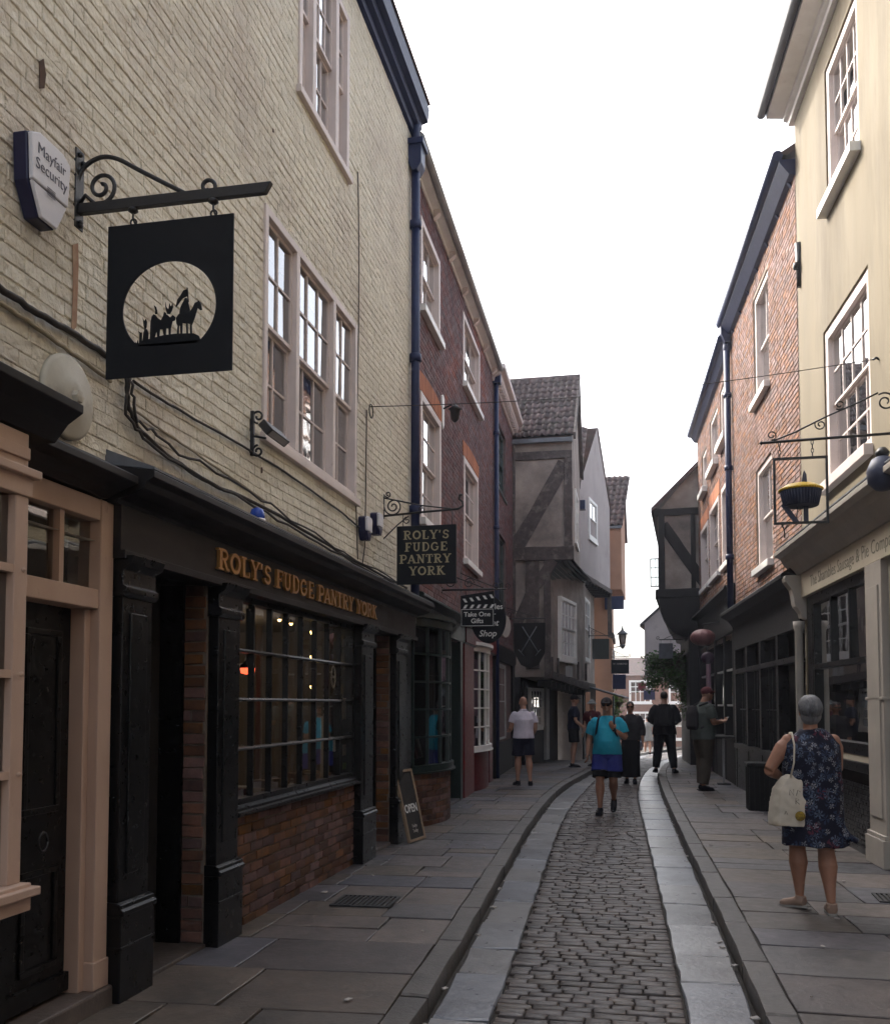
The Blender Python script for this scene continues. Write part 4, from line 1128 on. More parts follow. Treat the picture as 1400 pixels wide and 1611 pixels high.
# downpipe ---------------------------------------------------------------
dp = wall_root(A, 11.02, -.075, 2.85, 'downpipe', 'black downpipe with a hopper head at the corner of the cream house', 'downpipe')
m = MB(); m.tube([(0,0,0),(0,0,5.30)], .052, 14); m.build('pipe', M['navy_flare_tint'], dp)
for zz_ in (1.1, 2.95, 4.6): MB().lathe([(.055,-.05),(.072,-.045),(.072,.045),(.055,.05)], c=(0,0,zz_), n=14).build('collar', M['navy_flare_tint'], dp)
h = MB(); h.prism_x([(-.09,5.55),(.07,5.55),(.07,5.33),(.02,5.24),(-.04,5.24),(-.09,5.33)], -.11, .11); h.box(-.14, .14, -.12, .07, 5.55, 5.62); h.tube([(0,.0,5.6),(0,-.0,5.9)], .05, 12)
h.build('hopper_head', M['navy_flare_tint'], dp, bevel=.004)
# cables -------------------------------------------------------------------
def cable(fa, pix, r, out, mat, label, seed=1, group='cables', wob=.006):
    rr = random.Random(seed)
    P = [fa.px(u, v, out) for u, v in pix]
    pts = []
    for i in range(len(P)-1):
        n_ = 6
        for k in range(n_):
            t = k/n_; pts.append((lerp(P[i][0],P[i+1][0],t)+rr.uniform(-wob,wob), -out+rr.uniform(-wob,wob)*.5, lerp(P[i][1],P[i+1][1],t)+rr.uniform(-wob,wob)))
    pts.append((P[-1][0], -out, P[-1][1]))
    return wall_thing(MB().tube(pts, r, 6), fa, 'cable', mat, label, 'cable', group)
cable(A, [(-10,445),(40,480),(100,515),(165,556),(205,590)], .016, .03, M['cable'], 'thick dark cable bundle sloping down to the square cut-out sign', 1)
cable(A, [(-10,470),(60,515),(120,560),(175,600)], .011, .025, M['cable_cream'], 'cream painted cable below the thick dark bundle', 2)
cable(A, [(200,595),(203,640),(215,670),(260,715),(330,760),(420,800),(520,860),(600,905),(640,925)], .012, .03, M['cable'], 'dark cable falling from the cut-out sign and along the shop cornice', 3)
cable(A, [(205,595),(196,650),(230,695),(300,740),(400,795),(500,853),(600,908),(645,932)], .009, .045, M['cable'], 'second dark cable along the shop cornice', 4, wob=.012)
cable(A, [(208,600),(210,655),(250,690),(340,745),(440,805),(540,868),(635,922)], .008, .06, M['cable'], 'third looping cable along the shop cornice', 6, wob=.02)
cable(A, [(210,600),(290,650),(380,700),(460,750),(540,808),(565,830)], .008, .02, M['cable'], 'thin cable sagging across the cream wall below the mauve window', 7, wob=.004)
cable(A, [(205,640),(260,680),(330,728),(420,790)], .007, .02, M['cable_cream'], 'cream painted cable above the shop cornice', 8, wob=.004)
cable(A, [(563,270),(565,400),(564,520),(562,640),(560,790),(563,880)], .005, .012, M['cable'], 'thin cable running down the cream wall beside the mauve window', 9, wob=.003)
cable(A, [(577,645),(576,720),(575,800),(574,860),(570,890)], .006, .02, M['cable'], 'vertical cable dropping from the wire ring to the alarm boxes', 10, wob=.002)
x, z = A.px(405, 803, .18)
bl = wall_root(A, x, -.18, z-.05, 'blue_beacon', 'small blue beacon lens standing on the shop cornice', 'beacon')
MB().lathe([(.05,-.01),(.052,.02),(.04,.055),(.012,.07)], n=14).build('lens', M['blue_lens'], bl)
MB().lathe([(.056,-.03),(.056,-.008)], n=14).build('base', M['alarm_white'], bl)
# wire ring and span wire across the street
x, z = A.px(582, 640, .03)
pL = A.world(x, -.03, z)
wr = empty('span_wire', tuple(pL), 0, 'thin wire strung across the street from the cream wall to the stucco house', 'wire')
SPAN_FROM, SPAN_OBJ = pL, wr
# ================================================================== LEFT: PLUM BRICK HOUSE
C = Facade('plum_brick_house', (-2.78, 11.13), (-2.98, 19.4), 'plum brick house with pale sashes above the green and red shopfronts', 'house')
cr = C.root
w1, w2 = (.87, 2.24, 6.88, 8.10), (4.40, 6.35, 7.05, 8.26)
w3, w4 = (.87, 2.32, 4.05, 5.74), (4.45, 6.12, 4.05, 5.80)
hl = [w1, w2, w3, w4]
wall_sheet(C, 0, 8.28, 2.6, 8.62, hl, M['mortar_plum'], 'wall', .3)
bricks(C, cr, .02, 8.26, 2.95, 8.55, hl, M['brick_plum'], seed=8, proud=.006, nparts=300)
MB().box(0, 8.28, .31, .34, 0, 8.6).build('inner_wall', M['room_dark'], cr)
for h_ in (w1, w2): window(C, *h_, [(1, 3)], M['mauve_white'], y=.03, fw=.09, proud=.05, rows=1, label='small pale sash under the eaves', sillh=.09, sillout=.09, sillmat=M['white_paint'], curtain=True)
for h_ in (w3, w4): window(C, *h_, [(1, 3)], M['mauve_white'], y=.03, fw=.10, proud=.05, rows=2, label='tall pale sash of the first floor', sillh=.09, sillout=.09, sillmat=M['white_paint'], curtain=True)
for h_ in (w3, w4):                       # rubbed brick heads
    n_ = 15
    for k in range(n_):
        t0, t1 = k/n_, (k+1)/n_
        xa, xb = lerp(h_[0]-.06, h_[1]+.06, t0)+.004, lerp(h_[0]-.06, h_[1]+.06, t1)-.004
        sk = (t0-.5)*.10; sk1 = (t1-.5)*.10; up = .05*math.sin(math.pi*(t0+t1)/2)
        MB().prism_y([(xa, h_[3]+up*.6), (xb, h_[3]+up*.6), (xb+sk1, h_[3]+.24+up), (xa+sk, h_[3]+.24+up)], -.016, .0).build('brick', M['brick_orange'], cr)
ev = MB(); ev.prism_x([(.0,8.50),(-.03,8.50),(-.03,8.56),(-.13,8.58),(-.14,8.58),(-.14,8.66),(.3,8.66),(.3,8.50)], 0, 8.30)
ev.build('eaves', M['white_paint'], cr, bevel=.004)
for k in range(7):
    x = .35 + k*1.28
    MB().prism_x([(-.03,8.57),(-.125,8.57),(-.12,8.52),(-.08,8.48),(-.03,8.44)], x, x+.11).build('eaves_bracket', M['mauve_white'], cr)
MB().tube([(0,-.19,8.62),(8.3,-.19,8.62)], .055, 10).build('gutter', M['grey_post'], cr)
MB().prism_x([(-.22,8.67),(3.5,11.0),(3.5,10.9),(-.12,8.665)], 0, 8.3).build('roof', M['pantile'], cr)
MB().prism_x([(3.5,11.0),(7.0,8.66),(6.9,8.65),(3.5,10.9)], 0, 8.3).build('roof', M['pantile'], cr)
# --- shopfronts of the ground floor
c = MB(); c.box(0.0, 8.28, -.07, .06, 2.62, 2.92); c.build('fascia', M['green_paint'], cr, bevel=.004, label='dark green shop fascia')
MB().prism_x([(.02,3.02),(-.22,2.975),(-.24,2.96),(-.24,2.93),(-.10,2.90),(.02,2.90)], 0, 4.9).build('cornice', M['green_paint'], cr, bevel=.003)
# bowed window, dark green
def bow(fa, root, x0, x1, z0, z1, depth, nc, nr, mat, label, brick=True, glass=None, frame_only=False, base_mat=None):
    cx, hw = (x0+x1)/2, (x1-x0)/2
    rad = (hw*hw+depth*depth)/(2*depth); ang = math.asin(hw/rad)
    P = lambda t, o=0.0: (cx+(rad+o)*math.sin(lerp(-ang,ang,t)), -(rad+o)*math.cos(lerp(-ang,ang,t))+(rad-depth))
    def band(m, za, zb, o0, o1, n_=24):
        for i in range(n_):
            a, b = P(i/n_, o0), P((i+1)/n_, o0); c, d = P(i/n_, o1), P((i+1)/n_, o1)
            m.hexa([(c[0],c[1],za),(d[0],d[1],za),(b[0],b[1],za),(a[0],a[1],za)], [(c[0],c[1],zb),(d[0],d[1],zb),(b[0],b[1],zb),(a[0],a[1],zb)])
    m = MB(); band(m, z1, z1+.10, -.06, .03); band(m, z0-.08, z0, -.06, .05); band(m, z0-.10, z0-.082, -.05, .075)
    for t in (0.0, 1.0):
        p = P(t); m.box(p[0]-.04, p[0]+.04, p[1]-.05, .06, z0, z1)
    o = m.build('bow_window', mat, root, label=label)
    g = MB()
    for k in range(1, nr): band(g, lerp(z0,z1,k/nr)-.012, lerp(z0,z1,k/nr)+.012, -.03, .012)
    for k in range(1, nc):
        p = P(k/nc); g.box(p[0]-.012, p[0]+.012, p[1]-.012, p[1]+.03, z0, z1)
    g.build('glazing_bars', mat, o)
    for k in range(nc):
        a, b = P(k/nc, -.01), P((k+1)/nc, -.01)
        L = math.hypot(b[0]-a[0], b[1]-a[1]); rz = math.atan2(b[1]-a[1], b[0]-a[0])
        for q in range(nr):
            e = pane_obj(o, 0, L, lerp(z0,z1,q/nr), lerp(z0,z1,(q+1)/nr), 0, glass or M['glass'], rz)
            e.location = ((a[0]+b[0])/2, (a[1]+b[1])/2, (lerp(z0,z1,q/nr)+lerp(z0,z1,(q+1)/nr))/2)
    MB().box(x0, x1, .45, .47, z0-.1, z1+.1).build('interior', M['room'], o)
    b_ = MB(); band(b_, .06, z0-.10, -.08, -.012)
    b_.build('stall_riser', base_mat or M['mortar'], root)
    if brick:
        arc_l = 2*ang*rad
        def pl(x, yy, z):
            t = x/arc_l; p = P(t, -.012 - yy); return ((p[0], p[1], z), lerp(-ang, ang, t))
        bricks(fa, root, 0, arc_l, .09, z0-.105, [], M['brick_dark'], proud=.010, jit=.004, seed=31, place=pl)
    c2 = MB(); band(c2, z1+.10, z1+.16, -.06, .08); c2.build('bow_cornice', mat, root)
    return o
bow(C, cr, .30, 2.30, .86, 2.60, .30, 6, 5, M['green_paint'], 'bowed shop window with dark green glazing bars')
for k, (x, col_) in enumerate(((.75,'yellow'), (.95,'chalk'), (1.2,'red_paint'), (1.5,'curtain'))):
    bk = MB().box(-.07, .07, -.012, .012, 0, .26)
    o = bk.build('book', M[col_], None, loc=tuple(C.world(x, .10, .90)), rz=math.atan2(C.d.y, C.d.x)); o.rotation_euler[0] = R(-14)
    tag(o, ('yellow', 'white', 'dark red', 'grey')[k] + ' card propped on the ledge of the green bow window', 'card', 'cards in the bow window')
m = MB(); m.box(2.38, 2.50, -.05, .10, .08, 2.62); m.build('door_post', M['grey_post'], cr, bevel=.004, label='pale grey door post beside the bow window')
m = MB(); m.box(2.52, 2.95, .02, .10, .08, 2.62); m.box(3.80, 4.02, -.06, .10, .08, 2.62); m.build('shop_pier', M['green_paint'], cr, bevel=.004)
m = MB(); m.box(2.95, 3.80, .40, .45, .08, 2.6); m.build('door', M['green_paint'], cr, label='dark shop door set back beyond the bow window')
MB().box(2.5, 4.02, -.05, .4, .05, .135).build('door_step', M['flag'], cr, bevel=.01)
m = MB(); m.box(4.04, 4.20, -.03, .08, .08, 2.05); m.build('door_frame', M['salmon'], cr, label='pink edged narrow door frame at the red shop')
m = MB(); m.box(4.22, 5.25, -.06, .10, .08, 2.62); m.box(7.3, 7.75, -.06, .10, .08, 2.62); m.box(5.25, 7.3, -.02, .10, .08, .74); m.box(5.25, 7.3, -.03, .10, .70, .80)
m.box(4.24, 8.2, -.09, -.07, 2.64, 2.90)
m.build('red_shopfront', M['red_paint'], cr, bevel=.004, label='dark red painted timber shopfront')
bow(C, cr, 5.27, 7.28, .88, 2.56, .16, 5, 5, M['white_paint'], 'white barred window of the red shop', brick=False, base_mat=M['red_paint'])
m = MB(); m.box(7.76, 8.28, 0.02, .2, .08, 2.62); m.build('end_pier', M['brick_plum'], cr)
# lamp on the brick wall
x, z = C.px(703, 648, .08)
wl = wall_root(C, x, 0, z, 'wall_lantern', 'small black and white wall lantern between the plum brick windows', 'lantern')
MB().prism_y([(-.09,.22),(0,.26),(.09,.22),(.07,-.18),(0,-.26),(-.07,-.18)], -.03, 0).build('back_plate', M['white_paint'], wl, bevel=.006)
MB().tube([(0,-.03,.05),(0,-.14,.10),(0,-.20,.05)], .014, 8).build('arm', M['black_iron'], wl)
MB().lathe([(.02,-.16),(.06,-.12),(.075,.02),(.10,.03),(.02,.10)], c=(0,-.2,0), n=10).build('lamp_head', M['black_iron'], wl)

# ================================================================== LEFT: NARROW DARK BRICK HOUSE WITH PARAPET CORNICE
D = Facade('narrow_brick_house', (-2.98, 19.42), (-3.11, 23.55), 'narrow dark brick house with a heavy cornice between plum house and timber house', 'house')
dr_ = D.root
d1, d2 = (.55, 2.55, 6.35, 7.85), (.55, 2.55, 3.5, 5.4)
wall_sheet(D, 0, 4.12, .05, 8.62, [d1, d2], M['mortar_plum'], 'wall', .25)
bricks(D, dr_, .02, 4.10, 2.9, 8.40, [d1, d2], M['brick_plum'], seed=9, proud=.006, nparts=200)
for h_ in (d1, d2): window(D, *h_, [(1, 3)], M['green_paint'], y=.05, fw=.08, rows=2, label='dark framed sash window', sillout=.04)
MB().box(0, 4.12, .26, .3, 0, 8.6).build('inner_wall', M['room_dark'], dr_)
MB().prism_x([(0,8.38),(-.04,8.38),(-.06,8.46),(-.16,8.50),(-.17,8.58),(-.27,8.62),(-.28,8.72),(.25,8.72),(.25,8.38)], -.05, 4.12).build('cornice', M['mauve_white'], dr_, bevel=.004)
for k in range(20):
    MB().box(0, .09, -.14, -.06, 8.42, 8.49).build('dentil', M['mauve_white'], dr_, loc=(.05+k*.205, 0, 0))
MB().box(-.05, 4.12, -.04, .2, 8.72, 9.05).build('parapet', M['brick_plum'], dr_)
MB().box(-.05, 4.12, .2, 5, 8.6, 8.7).build('roof', M['slate'], dr_)
m = MB(); m.box(.0, 4.1, -.06, .03, 2.55, 2.9); m.box(0, .5, -.05, .03, .08, 2.55); m.box(3.6, 4.1, -.05, .03, .08, 2.55); m.box(.5, 3.6, -.04, .03, .08, .8)
m.build('shopfront', M['timber_black'], dr_, bevel=.004, label='near-black timber shopfront in deep shade')
window(D, .52, 2.2, .85, 2.5, [(1, 3)], M['grey_post'], y=-.03, fw=.06, rows=2, label='shop window', sill=False)
dp2 = wall_root(D, .12, -.07, .1, 'downpipe', 'dark downpipe between the plum brick and narrow brick houses', 'downpipe')
MB().tube([(0,0,0),(0,0,8.4)], .05, 10).build('pipe', M['navy_flare_tint'], dp2); MB().box(-.10,.10,-.10,.07,8.25,8.5).build('hopper_head', M['navy_flare_tint'], dp2)
for zz_ in (3.1, 5.2, 7.2): MB().lathe([(.052,-.04),(.066,-.035),(.066,.035),(.052,.04)], c=(0,0,zz_), n=10).build('collar', M['navy_flare_tint'], dp2)

# ================================================================== TIMBER AND PLASTER HOUSES (world axes)
class House:
    def __init__(s, name, loc, label, cat='house'):
        s.root = empty(name, loc, 0, label, cat); s.o = loc
    def b(s, mb, name, mat, parent=None, bevel=0, label=None, kind=None):
        if parent is None: return mb.build(name, mat, s.root, bevel=bevel, label=label, kind=kind, loc=(-s.o[0], -s.o[1], -s.o[2]))
        return mb.build(name, mat, parent, bevel=bevel, label=label, kind=kind)
PT_ = []
def pantiles(h, p00, p10, p01, nx, ny, name='pantile'):
    """roof plane: p00 eave left, p10 eave right, p01 ridge left; each tile an object"""
    p00, p10, p01 = Vector(p00), Vector(p10), Vector(p01)
    ex, ey = (p10-p00), (p01-p00); n_ = ex.cross(ey).normalized()
    wx, wy = ex.length/nx, ey.length/ny
    key = round(wx, 3), round(wy, 3)
    m = MB(); K = 6; vs_ = []
    for j in (0, 1):
        for i in range(K+1):
            t = i/K
            vs_.append(((t-.5)*wx*1.06, (j-.5)*wy*1.12, .022*math.sin(2*math.pi*t) + (.03 if j == 0 else 0)))
    vs_ += [(x, y, z-.014) for x, y, z in vs_[:K+1]]
    fs = [(i, i+1, K+2+i, K+1+i) for i in range(K)] + [(2*K+2+i, 2*K+3+i, i+1, i) for i in range(K)]
    m.add(vs_, fs, True)
    me = m.mesh(name); me.materials.append(M['pantile'])
    rot = Matrix((ex.normalized(), ey.normalized(), n_)).transposed().to_euler()
    for j in range(ny):
        for i in range(nx):
            c = p00 + ex*((i+.5)/nx) + ey*((j+.5)/ny) + n_*(.03+rng.uniform(-.004,.006)) - Vector(h.o)
            o = link_mesh(name, me, h.root, None, tuple(c)); o.rotation_euler = rot; o.rotation_euler.rotate_axis('Z', rng.uniform(-.02,.02))
    b = MB(); q = p10 + ey
    b.add([tuple(p-n_*.02) for p in (p00, p10, q, p01)], [(0,1,2,3)])
    h.b(b, 'roof_boarding', M['timber_black'])
def beam(p, q, w_, d_, up=(0,0,1)):
    """square beam between two points; w_ across, d_ deep"""
    p, q = Vector(p), Vector(q); t = (q-p).normalized(); u = t.cross(Vector(up))
    u = u.normalized() if u.length > 1e-5 else Vector((1,0,0)); v = t.cross(u)
    m = MB(); K = max(3, int((q-p).length/.45)); sec = []
    sd = int((p.x*7+p.y*13+p.z*29+q.z*3)*10) & 1023
    for i in range(K+1):                                  # hand-hewn: each section a little off line and of uneven size
        c = p.lerp(q, i/K); h = Vector((i*1.7+sd, sd*.31, 0))
        o = (u*noise.noise(h)*.018*min(1, w_/.12) + v*noise.noise(h+Vector((0,9,0)))*.018*min(1, d_/.12)) if 0 < i < K else Vector((0,0,0))
        sw, sd2 = 1+.09*noise.noise(h+Vector((3,0,5))), 1+.09*noise.noise(h+Vector((8,0,5)))
        sec.append([c+o+u*s1*w_/2*sw+v*s2*d_/2*sd2 for s1, s2 in ((-1,-1),(1,-1),(1,1),(-1,1))])
    fs = [(0,1,2,3), tuple(4*K+i for i in (3,2,1,0))]
    for i in range(K):
        for j in range(4): fs.append((4*i+j, 4*(i+1)+j, 4*(i+1)+(j+1) % 4, 4*i+(j+1) % 4))
    m.add([tuple(x) for r_ in sec for x in r_], fs)
    return m

# ---- E: jettied timber house, gable to the street
E_ = House('timber_framed_house', (-2.6, 25.7, 0), 'jettied timber framed house with grey plaster panels and a pantiled roof on the left')
YN, YF = 23.60, 27.95
xo = -1.62
m = MB()                                                     # upper storey box (plaster), gable to the street
m.add([(-4.5,YN,5.3),(xo,YN,5.3),(xo,YN,8.28),(-4.5,YN,8.28)], [(0,1,2,3)])
m.add([(xo,YN,5.3),(xo-.08,YF,5.3),(xo-.08,YF,8.28),(xo-.04,25.8,10.45),(xo,YN,8.28)], [(0,1,2,3,4)])
m.add([(-4.5,YF,5.3),(-4.5,YF,8.28),(xo-.08,YF,8.28),(xo-.08,YF,5.3)], [(0,1,2,3)])
m.add([(-4.5,YN,5.3),(-4.5,YF,5.3),(xo-.08,YF,5.3),(xo,YN,5.3)], [(0,1,2,3)])
E_.b(m, 'plaster_wall', M['plaster'])
m = MB()                                                     # first floor box
m.add([(-4.5,YN+.02,2.3),(-2.24,YN+.02,2.3),(-2.24,YN+.02,5.32),(-4.5,YN+.02,5.32)], [(0,1,2,3)])
m.add([(-2.24,YN+.02,2.3),(-1.58,28.1,2.1),(-1.58,28.1,5.32),(-2.24,YN+.02,5.32)], [(0,1,2,3)])
m.add([(-4.5,YN+.02,2.3),(-4.5,28.1,2.3),(-1.58,28.1,2.1),(-2.24,YN+.02,2.3)], [(0,1,2,3)])
E_.b(m, 'plaster_wall', M['plaster'])
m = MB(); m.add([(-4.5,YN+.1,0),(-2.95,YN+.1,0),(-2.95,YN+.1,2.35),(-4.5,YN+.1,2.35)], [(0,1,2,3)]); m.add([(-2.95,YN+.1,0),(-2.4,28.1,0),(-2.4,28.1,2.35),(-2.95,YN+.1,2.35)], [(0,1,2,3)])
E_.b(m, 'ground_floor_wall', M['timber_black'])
for nm, p, q, a, b in (('wall_plate',(-4.4,YN,7.84),(xo,YN,7.84),.09,.21), ('bressumer',(-4.4,YN,5.36),(xo+.03,YN,5.36),.16,.34), ('corner_post',(xo-.10,YN,5.5),(xo-.10,YN,7.74),.20,.10),
                       ('brace',(-3.02,YN,5.55),(-1.80,YN,7.62),.07,.36), ('post',(-3.14,YN-.02,2.6),(-3.14,YN-.02,8.25),.20,.14),
                       ('post',(-2.62,YN+.01,2.5),(-2.62,YN+.01,5.2),.34,.10), ('brace',(-3.16,YN,3.3),(-2.62,YN,4.5),.08,.24), ('brace',(-2.10,YN,5.2),(-2.55,YN,4.55),.10,.26),
                       ('jetty_beam',(-2.26,YN,2.36),(-1.55,28.1,2.12),.16,.20), ('corner_post',(-2.25,YN,2.4),(-2.25,YN,5.2),.16,.12)):
    E_.b(beam(p, q, a, b, up=(0,1,0) if nm in ('corner_post','post') else (0,0,1)) if nm != 'brace' else beam(p, q, b, a, up=(0,1,0)), nm, M['timber'], bevel=.012)
# coved underside of the jetty
cv = MB(); K = 10; prev = None
for i in range(K+1):
    a = math.pi/2*i/K; x = -2.24 + .60*(1-math.cos(a)); z = 4.55 + .68*math.sin(a)
    cur = (x, z)
    if prev: cv.add([(prev[0],YN-.01,prev[1]),(cur[0],YN-.01,cur[1]),(cur[0]+.03,YF,cur[1]),(prev[0]+.35,YF,prev[1])], [(0,1,2,3)], True)
    prev = cur
pl = [(-2.24,5.25)] + [(-2.24 + .60*(1-math.cos(math.pi/2*i/K)), 4.55+.68*math.sin(math.pi/2*i/K)) for i in range(K+1)]
cv.prism_y(pl, YN-.03, YN+.04)
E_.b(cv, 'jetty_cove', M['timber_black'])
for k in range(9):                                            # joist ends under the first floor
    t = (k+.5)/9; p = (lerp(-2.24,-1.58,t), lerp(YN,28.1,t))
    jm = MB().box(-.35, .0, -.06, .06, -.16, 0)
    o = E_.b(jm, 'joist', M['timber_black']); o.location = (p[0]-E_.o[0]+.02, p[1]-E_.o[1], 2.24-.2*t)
pantiles(E_, (-4.4,YN-.12,8.26), (xo+.08,YN-.12,8.30), (-4.4,25.8,10.52), 17, 11)
m = MB().add([(-4.4,25.8,10.50),(xo+.08,25.8,10.50),(xo,YF+.1,8.28),(-4.4,YF+.1,8.28)], [(0,1,2,3)]); E_.b(m, 'roof', M['pantile'])
E_.b(MB().tube([(-4.4,25.8,10.53),(xo+.09,25.8,10.53)], .09, 8), 'ridge_tiles', M['pantile'])
E_.b(MB().box(-3.3, xo+.02, YN-.17, YN-.05, 8.14, 8.24), 'eaves_gutter', M['lead'])
m = beam((xo+.07,YN-.12,8.27),(xo+.06,25.8,10.48),.05,.18); m2 = beam((xo+.06,25.8,10.48),(xo,YF+.1,8.27),.05,.18); m.add(m2.v, m2.f); E_.b(m, 'barge_board', M['timber'])
E1 = Facade('tmp', (-2.2, 23.6), (-1.55, 28.1), '', '')
E1.root.location = (-2.2, 23.6, 0)
def adopt(f, h):                                              # windows are built in the wall's own frame and then belong to the house
    for ch in list(f.root.children):
        ch.parent = h.root
        p = f.p0; rz = f.root.rotation_euler.z
        l = ch.location; c_, s_ = math.cos(rz), math.sin(rz)
        ch.location = (p.x + l.x*c_ - l.y*s_ - h.o[0], p.y + l.x*s_ + l.y*c_ - h.o[1], l.z + f.root.location.z - h.o[2])
        ch.rotation_euler = (ch.rotation_euler[0], ch.rotation_euler[1], ch.rotation_euler[2] + rz)
    bpy.data.objects.remove(f.root)
window(E1, 1.05, 2.95, 2.82, 4.42, [(1, 4)], M['white_paint'], y=-.06, fw=.09, rows=2, bar=.03, label='white barred sash window of the jettied first floor', sillh=.1)
m = MB(); m.box(1.6, 1.9, -.16, -.03, 2.35, 2.62); m.build('meter_box', M['grey_post'], E1.root)
for x in (.1, .75, 3.2, 4.3): MB().box(x-.015, x+.015, -.06, .0, 2.3, 2.8).build('panel_strip', M['timber'], E1.root)
adopt(E1, E_)
E2 = Facade('tmp', (xo, YN), (xo-.08, YF), '', '')
window(E2, 1.0, 2.4, 5.85, 7.2, [(1, 2)], M['white_paint'], y=-.05, fw=.08, rows=2, label='white window of the upper storey', sillh=.09)
adopt(E2, E_)
E0 = Facade('tmp', (-2.95, YN+.1), (-2.4, 28.1), '', '')
window(E0, .8, 2.3, 1.0, 2.05, [(1, 4)], M['white_paint'], y=-.08, fw=.06, rows=2, bar=.03, label='white barred ground floor window in deep shade')
m = MB(); m.box(2.6, 3.0, -.07, .05, .1, 2.1); m.build('pale_panel', M['grey_post'], E0.root)
m = MB(); m.box(.15, .5, -.06, .05, .1, 2.2); m.build('door_post', M['timber_black'], E0.root)
adopt(E0, E_)

# ---- F: plastered gable house
F_ = House('plastered_gable_house', (-2.4, 30.5, gz(30.5)), 'pale grey plastered gable house with one small sash beyond the timber house')
A0, A1 = Vector((-1.74, 28.02)), Vector((-1.0, 33.05))
ap = A0.lerp(A1, .57)
m = MB(); bk = Vector((-3.5, .3))
m.add([(A0.x,A0.y,5.5),(A1.x,A1.y,5.5),(A1.x,A1.y,8.4),(ap.x,ap.y,10.55),(A0.x,A0.y,7.95)], [(0,1,2,3,4)])
m.add([(A0.x-4,A0.y,5.5),(A0.x,A0.y,5.5),(A0.x,A0.y,7.95),(A0.x-4,A0.y,7.95)], [(0,1,2,3)])
m.add([(A1.x,A1.y,5.5),(A1.x-4,A1.y,5.5),(A1.x-4,A1.y,8.4),(A1.x,A1.y,8.4)], [(0,1,2,3)])
m.add([(A0.x,A0.y,5.5),(A0.x-4,A0.y,5.5),(A1.x-4,A1.y,5.5),(A1.x,A1.y,5.5)], [(0,1,2,3)])
F_.b(m, 'plaster_wall', M['plaster_grey'])
pantiles(F_, (A0.x-3,A0.y-.05,7.95), (A0.x+.05,A0.y-.05,7.95), (ap.x-3.35,ap.y,10.60), 15, 11)
m = MB().add([(ap.x-3.35,ap.y,10.58),(ap.x+.05,ap.y,10.58),(A1.x+.05,A1.y+.05,8.38),(A1.x-3,A1.y+.05,8.38)], [(0,1,2,3)]); F_.b(m, 'roof', M['pantile'])
m = MB(); B0, B1 = Vector((-1.72, 28.2)), Vector((-1.55, 33.0))
m.add([(-4.5,B0.y,-.3),(B0.x,B0.y,-.3),(B0.x,B0.y,5.5),(-4.5,B0.y,5.5)], [(0,1,2,3)]); m.add([(B0.x,B0.y,-.3),(B1.x,B1.y,-.3),(B1.x,B1.y,5.5),(B0.x,B0.y,5.5)], [(0,1,2,3)]); F_.b(m, 'lower_wall', M['plaster'])
F_.b(beam((A0.x+.02,A0.y,5.46),(A1.x+.02,A1.y,5.46),.10,.14), 'bressumer', M['timber'])
for k in range(11):
    t = (k+.5)/11; p = A0.lerp(A1, t); o = F_.b(MB().box(-.5,.03,-.05,.05,-.14,0), 'joist', M['timber_black']); o.location = (p.x-F_.o[0], p.y-F_.o[1], 5.40-F_.o[2])
F_.b(beam((A1.x-.02,A1.y-.1,3.9),(A1.x-.02,A1.y-.1,5.5),.14,.16), 'corner_post', M['timber'])
m = MB().box(-.1, .14, -.12, .12, 7.35, 7.62); o = F_.b(m, 'rainwater_head', M['navy_flare_tint']); o.location = (A0.x-F_.o[0]+.05, A0.y-F_.o[1]+.1, -F_.o[2])
F1 = Facade('tmp', tuple(A0), tuple(A1), '', '')
window(F1, 1.35, 2.65, 6.78, 8.0, [(1, 2)], M['white_paint'], y=-.05, fw=.10, rows=1, bar=.03, label='small white sash in the gable', sillh=.1)
adopt(F1, F_)
F2 = Facade('tmp', tuple(B0), tuple(B1), '', '')
window(F2, .9, 2.6, 3.0, 4.9, [(1, 3)], M['white_paint'], y=-.05, fw=.08, rows=2, label='shaded white barred window of the first floor', bar=.03)
MB().box(.3, 4.6, -.05, .0, .0, 2.3).build('shopfront', M['timber_black'], F2.root)
MB().box(.6, 2.2, -.07, -.02, .9, 2.0).build('shop_window', M['glass'], F2.root)
adopt(F2, F_)

# ---- G: orange house beyond
G_ = House('orange_plaster_house', (-1.6, 36, gz(36)), 'orange plastered house with a pantiled roof at the bend of the street')
m = MB(); gx0, gx1 = -.62, -.54
m.add([(-4,33.4,-.4),(-.98,33.4,-.4),(-.98,33.4,7.8),(-4,33.4,7.8)], [(0,1,2,3)])
m.add([(-.98,33.4,-.4),(-1.0,37,-.6),(-1.0,37,7.8),(-.98,33.4,7.8)], [(0,1,2,3)])
m.add([(-2,33.42,5.6),(gx0,33.42,5.6),(gx0,33.42,7.82),(-2,33.42,7.82)], [(0,1,2,3)])
m.add([(gx0,33.42,5.6),(gx1,37.0,5.6),(gx1,37.0,7.8),(-.56,35.6,10.0),(gx0,33.42,7.82)], [(0,1,2,3,4)])
m.add([(-2,33.42,5.6),(-2,37.0,5.6),(gx1,37.0,5.6),(gx0,33.42,5.6)], [(0,1,2,3)])
G_.b(m, 'plaster_wall', M['plaster_orange'])
pantiles(G_, (-3.2,33.35,7.82), (gx0+.05,33.35,7.82), (-2.95,35.6,10.05), 13, 10)
m = MB().add([(-2.95,35.6,10.03),(-.50,35.6,10.03),(gx1+.1,37.1,7.8),(-3,37.1,7.8)], [(0,1,2,3)]); G_.b(m, 'roof', M['pantile'])
G_.b(MB().box(-3.2, gx0+.03, 33.28, 33.38, 7.72, 7.80), 'eaves_gutter', M['lead'])
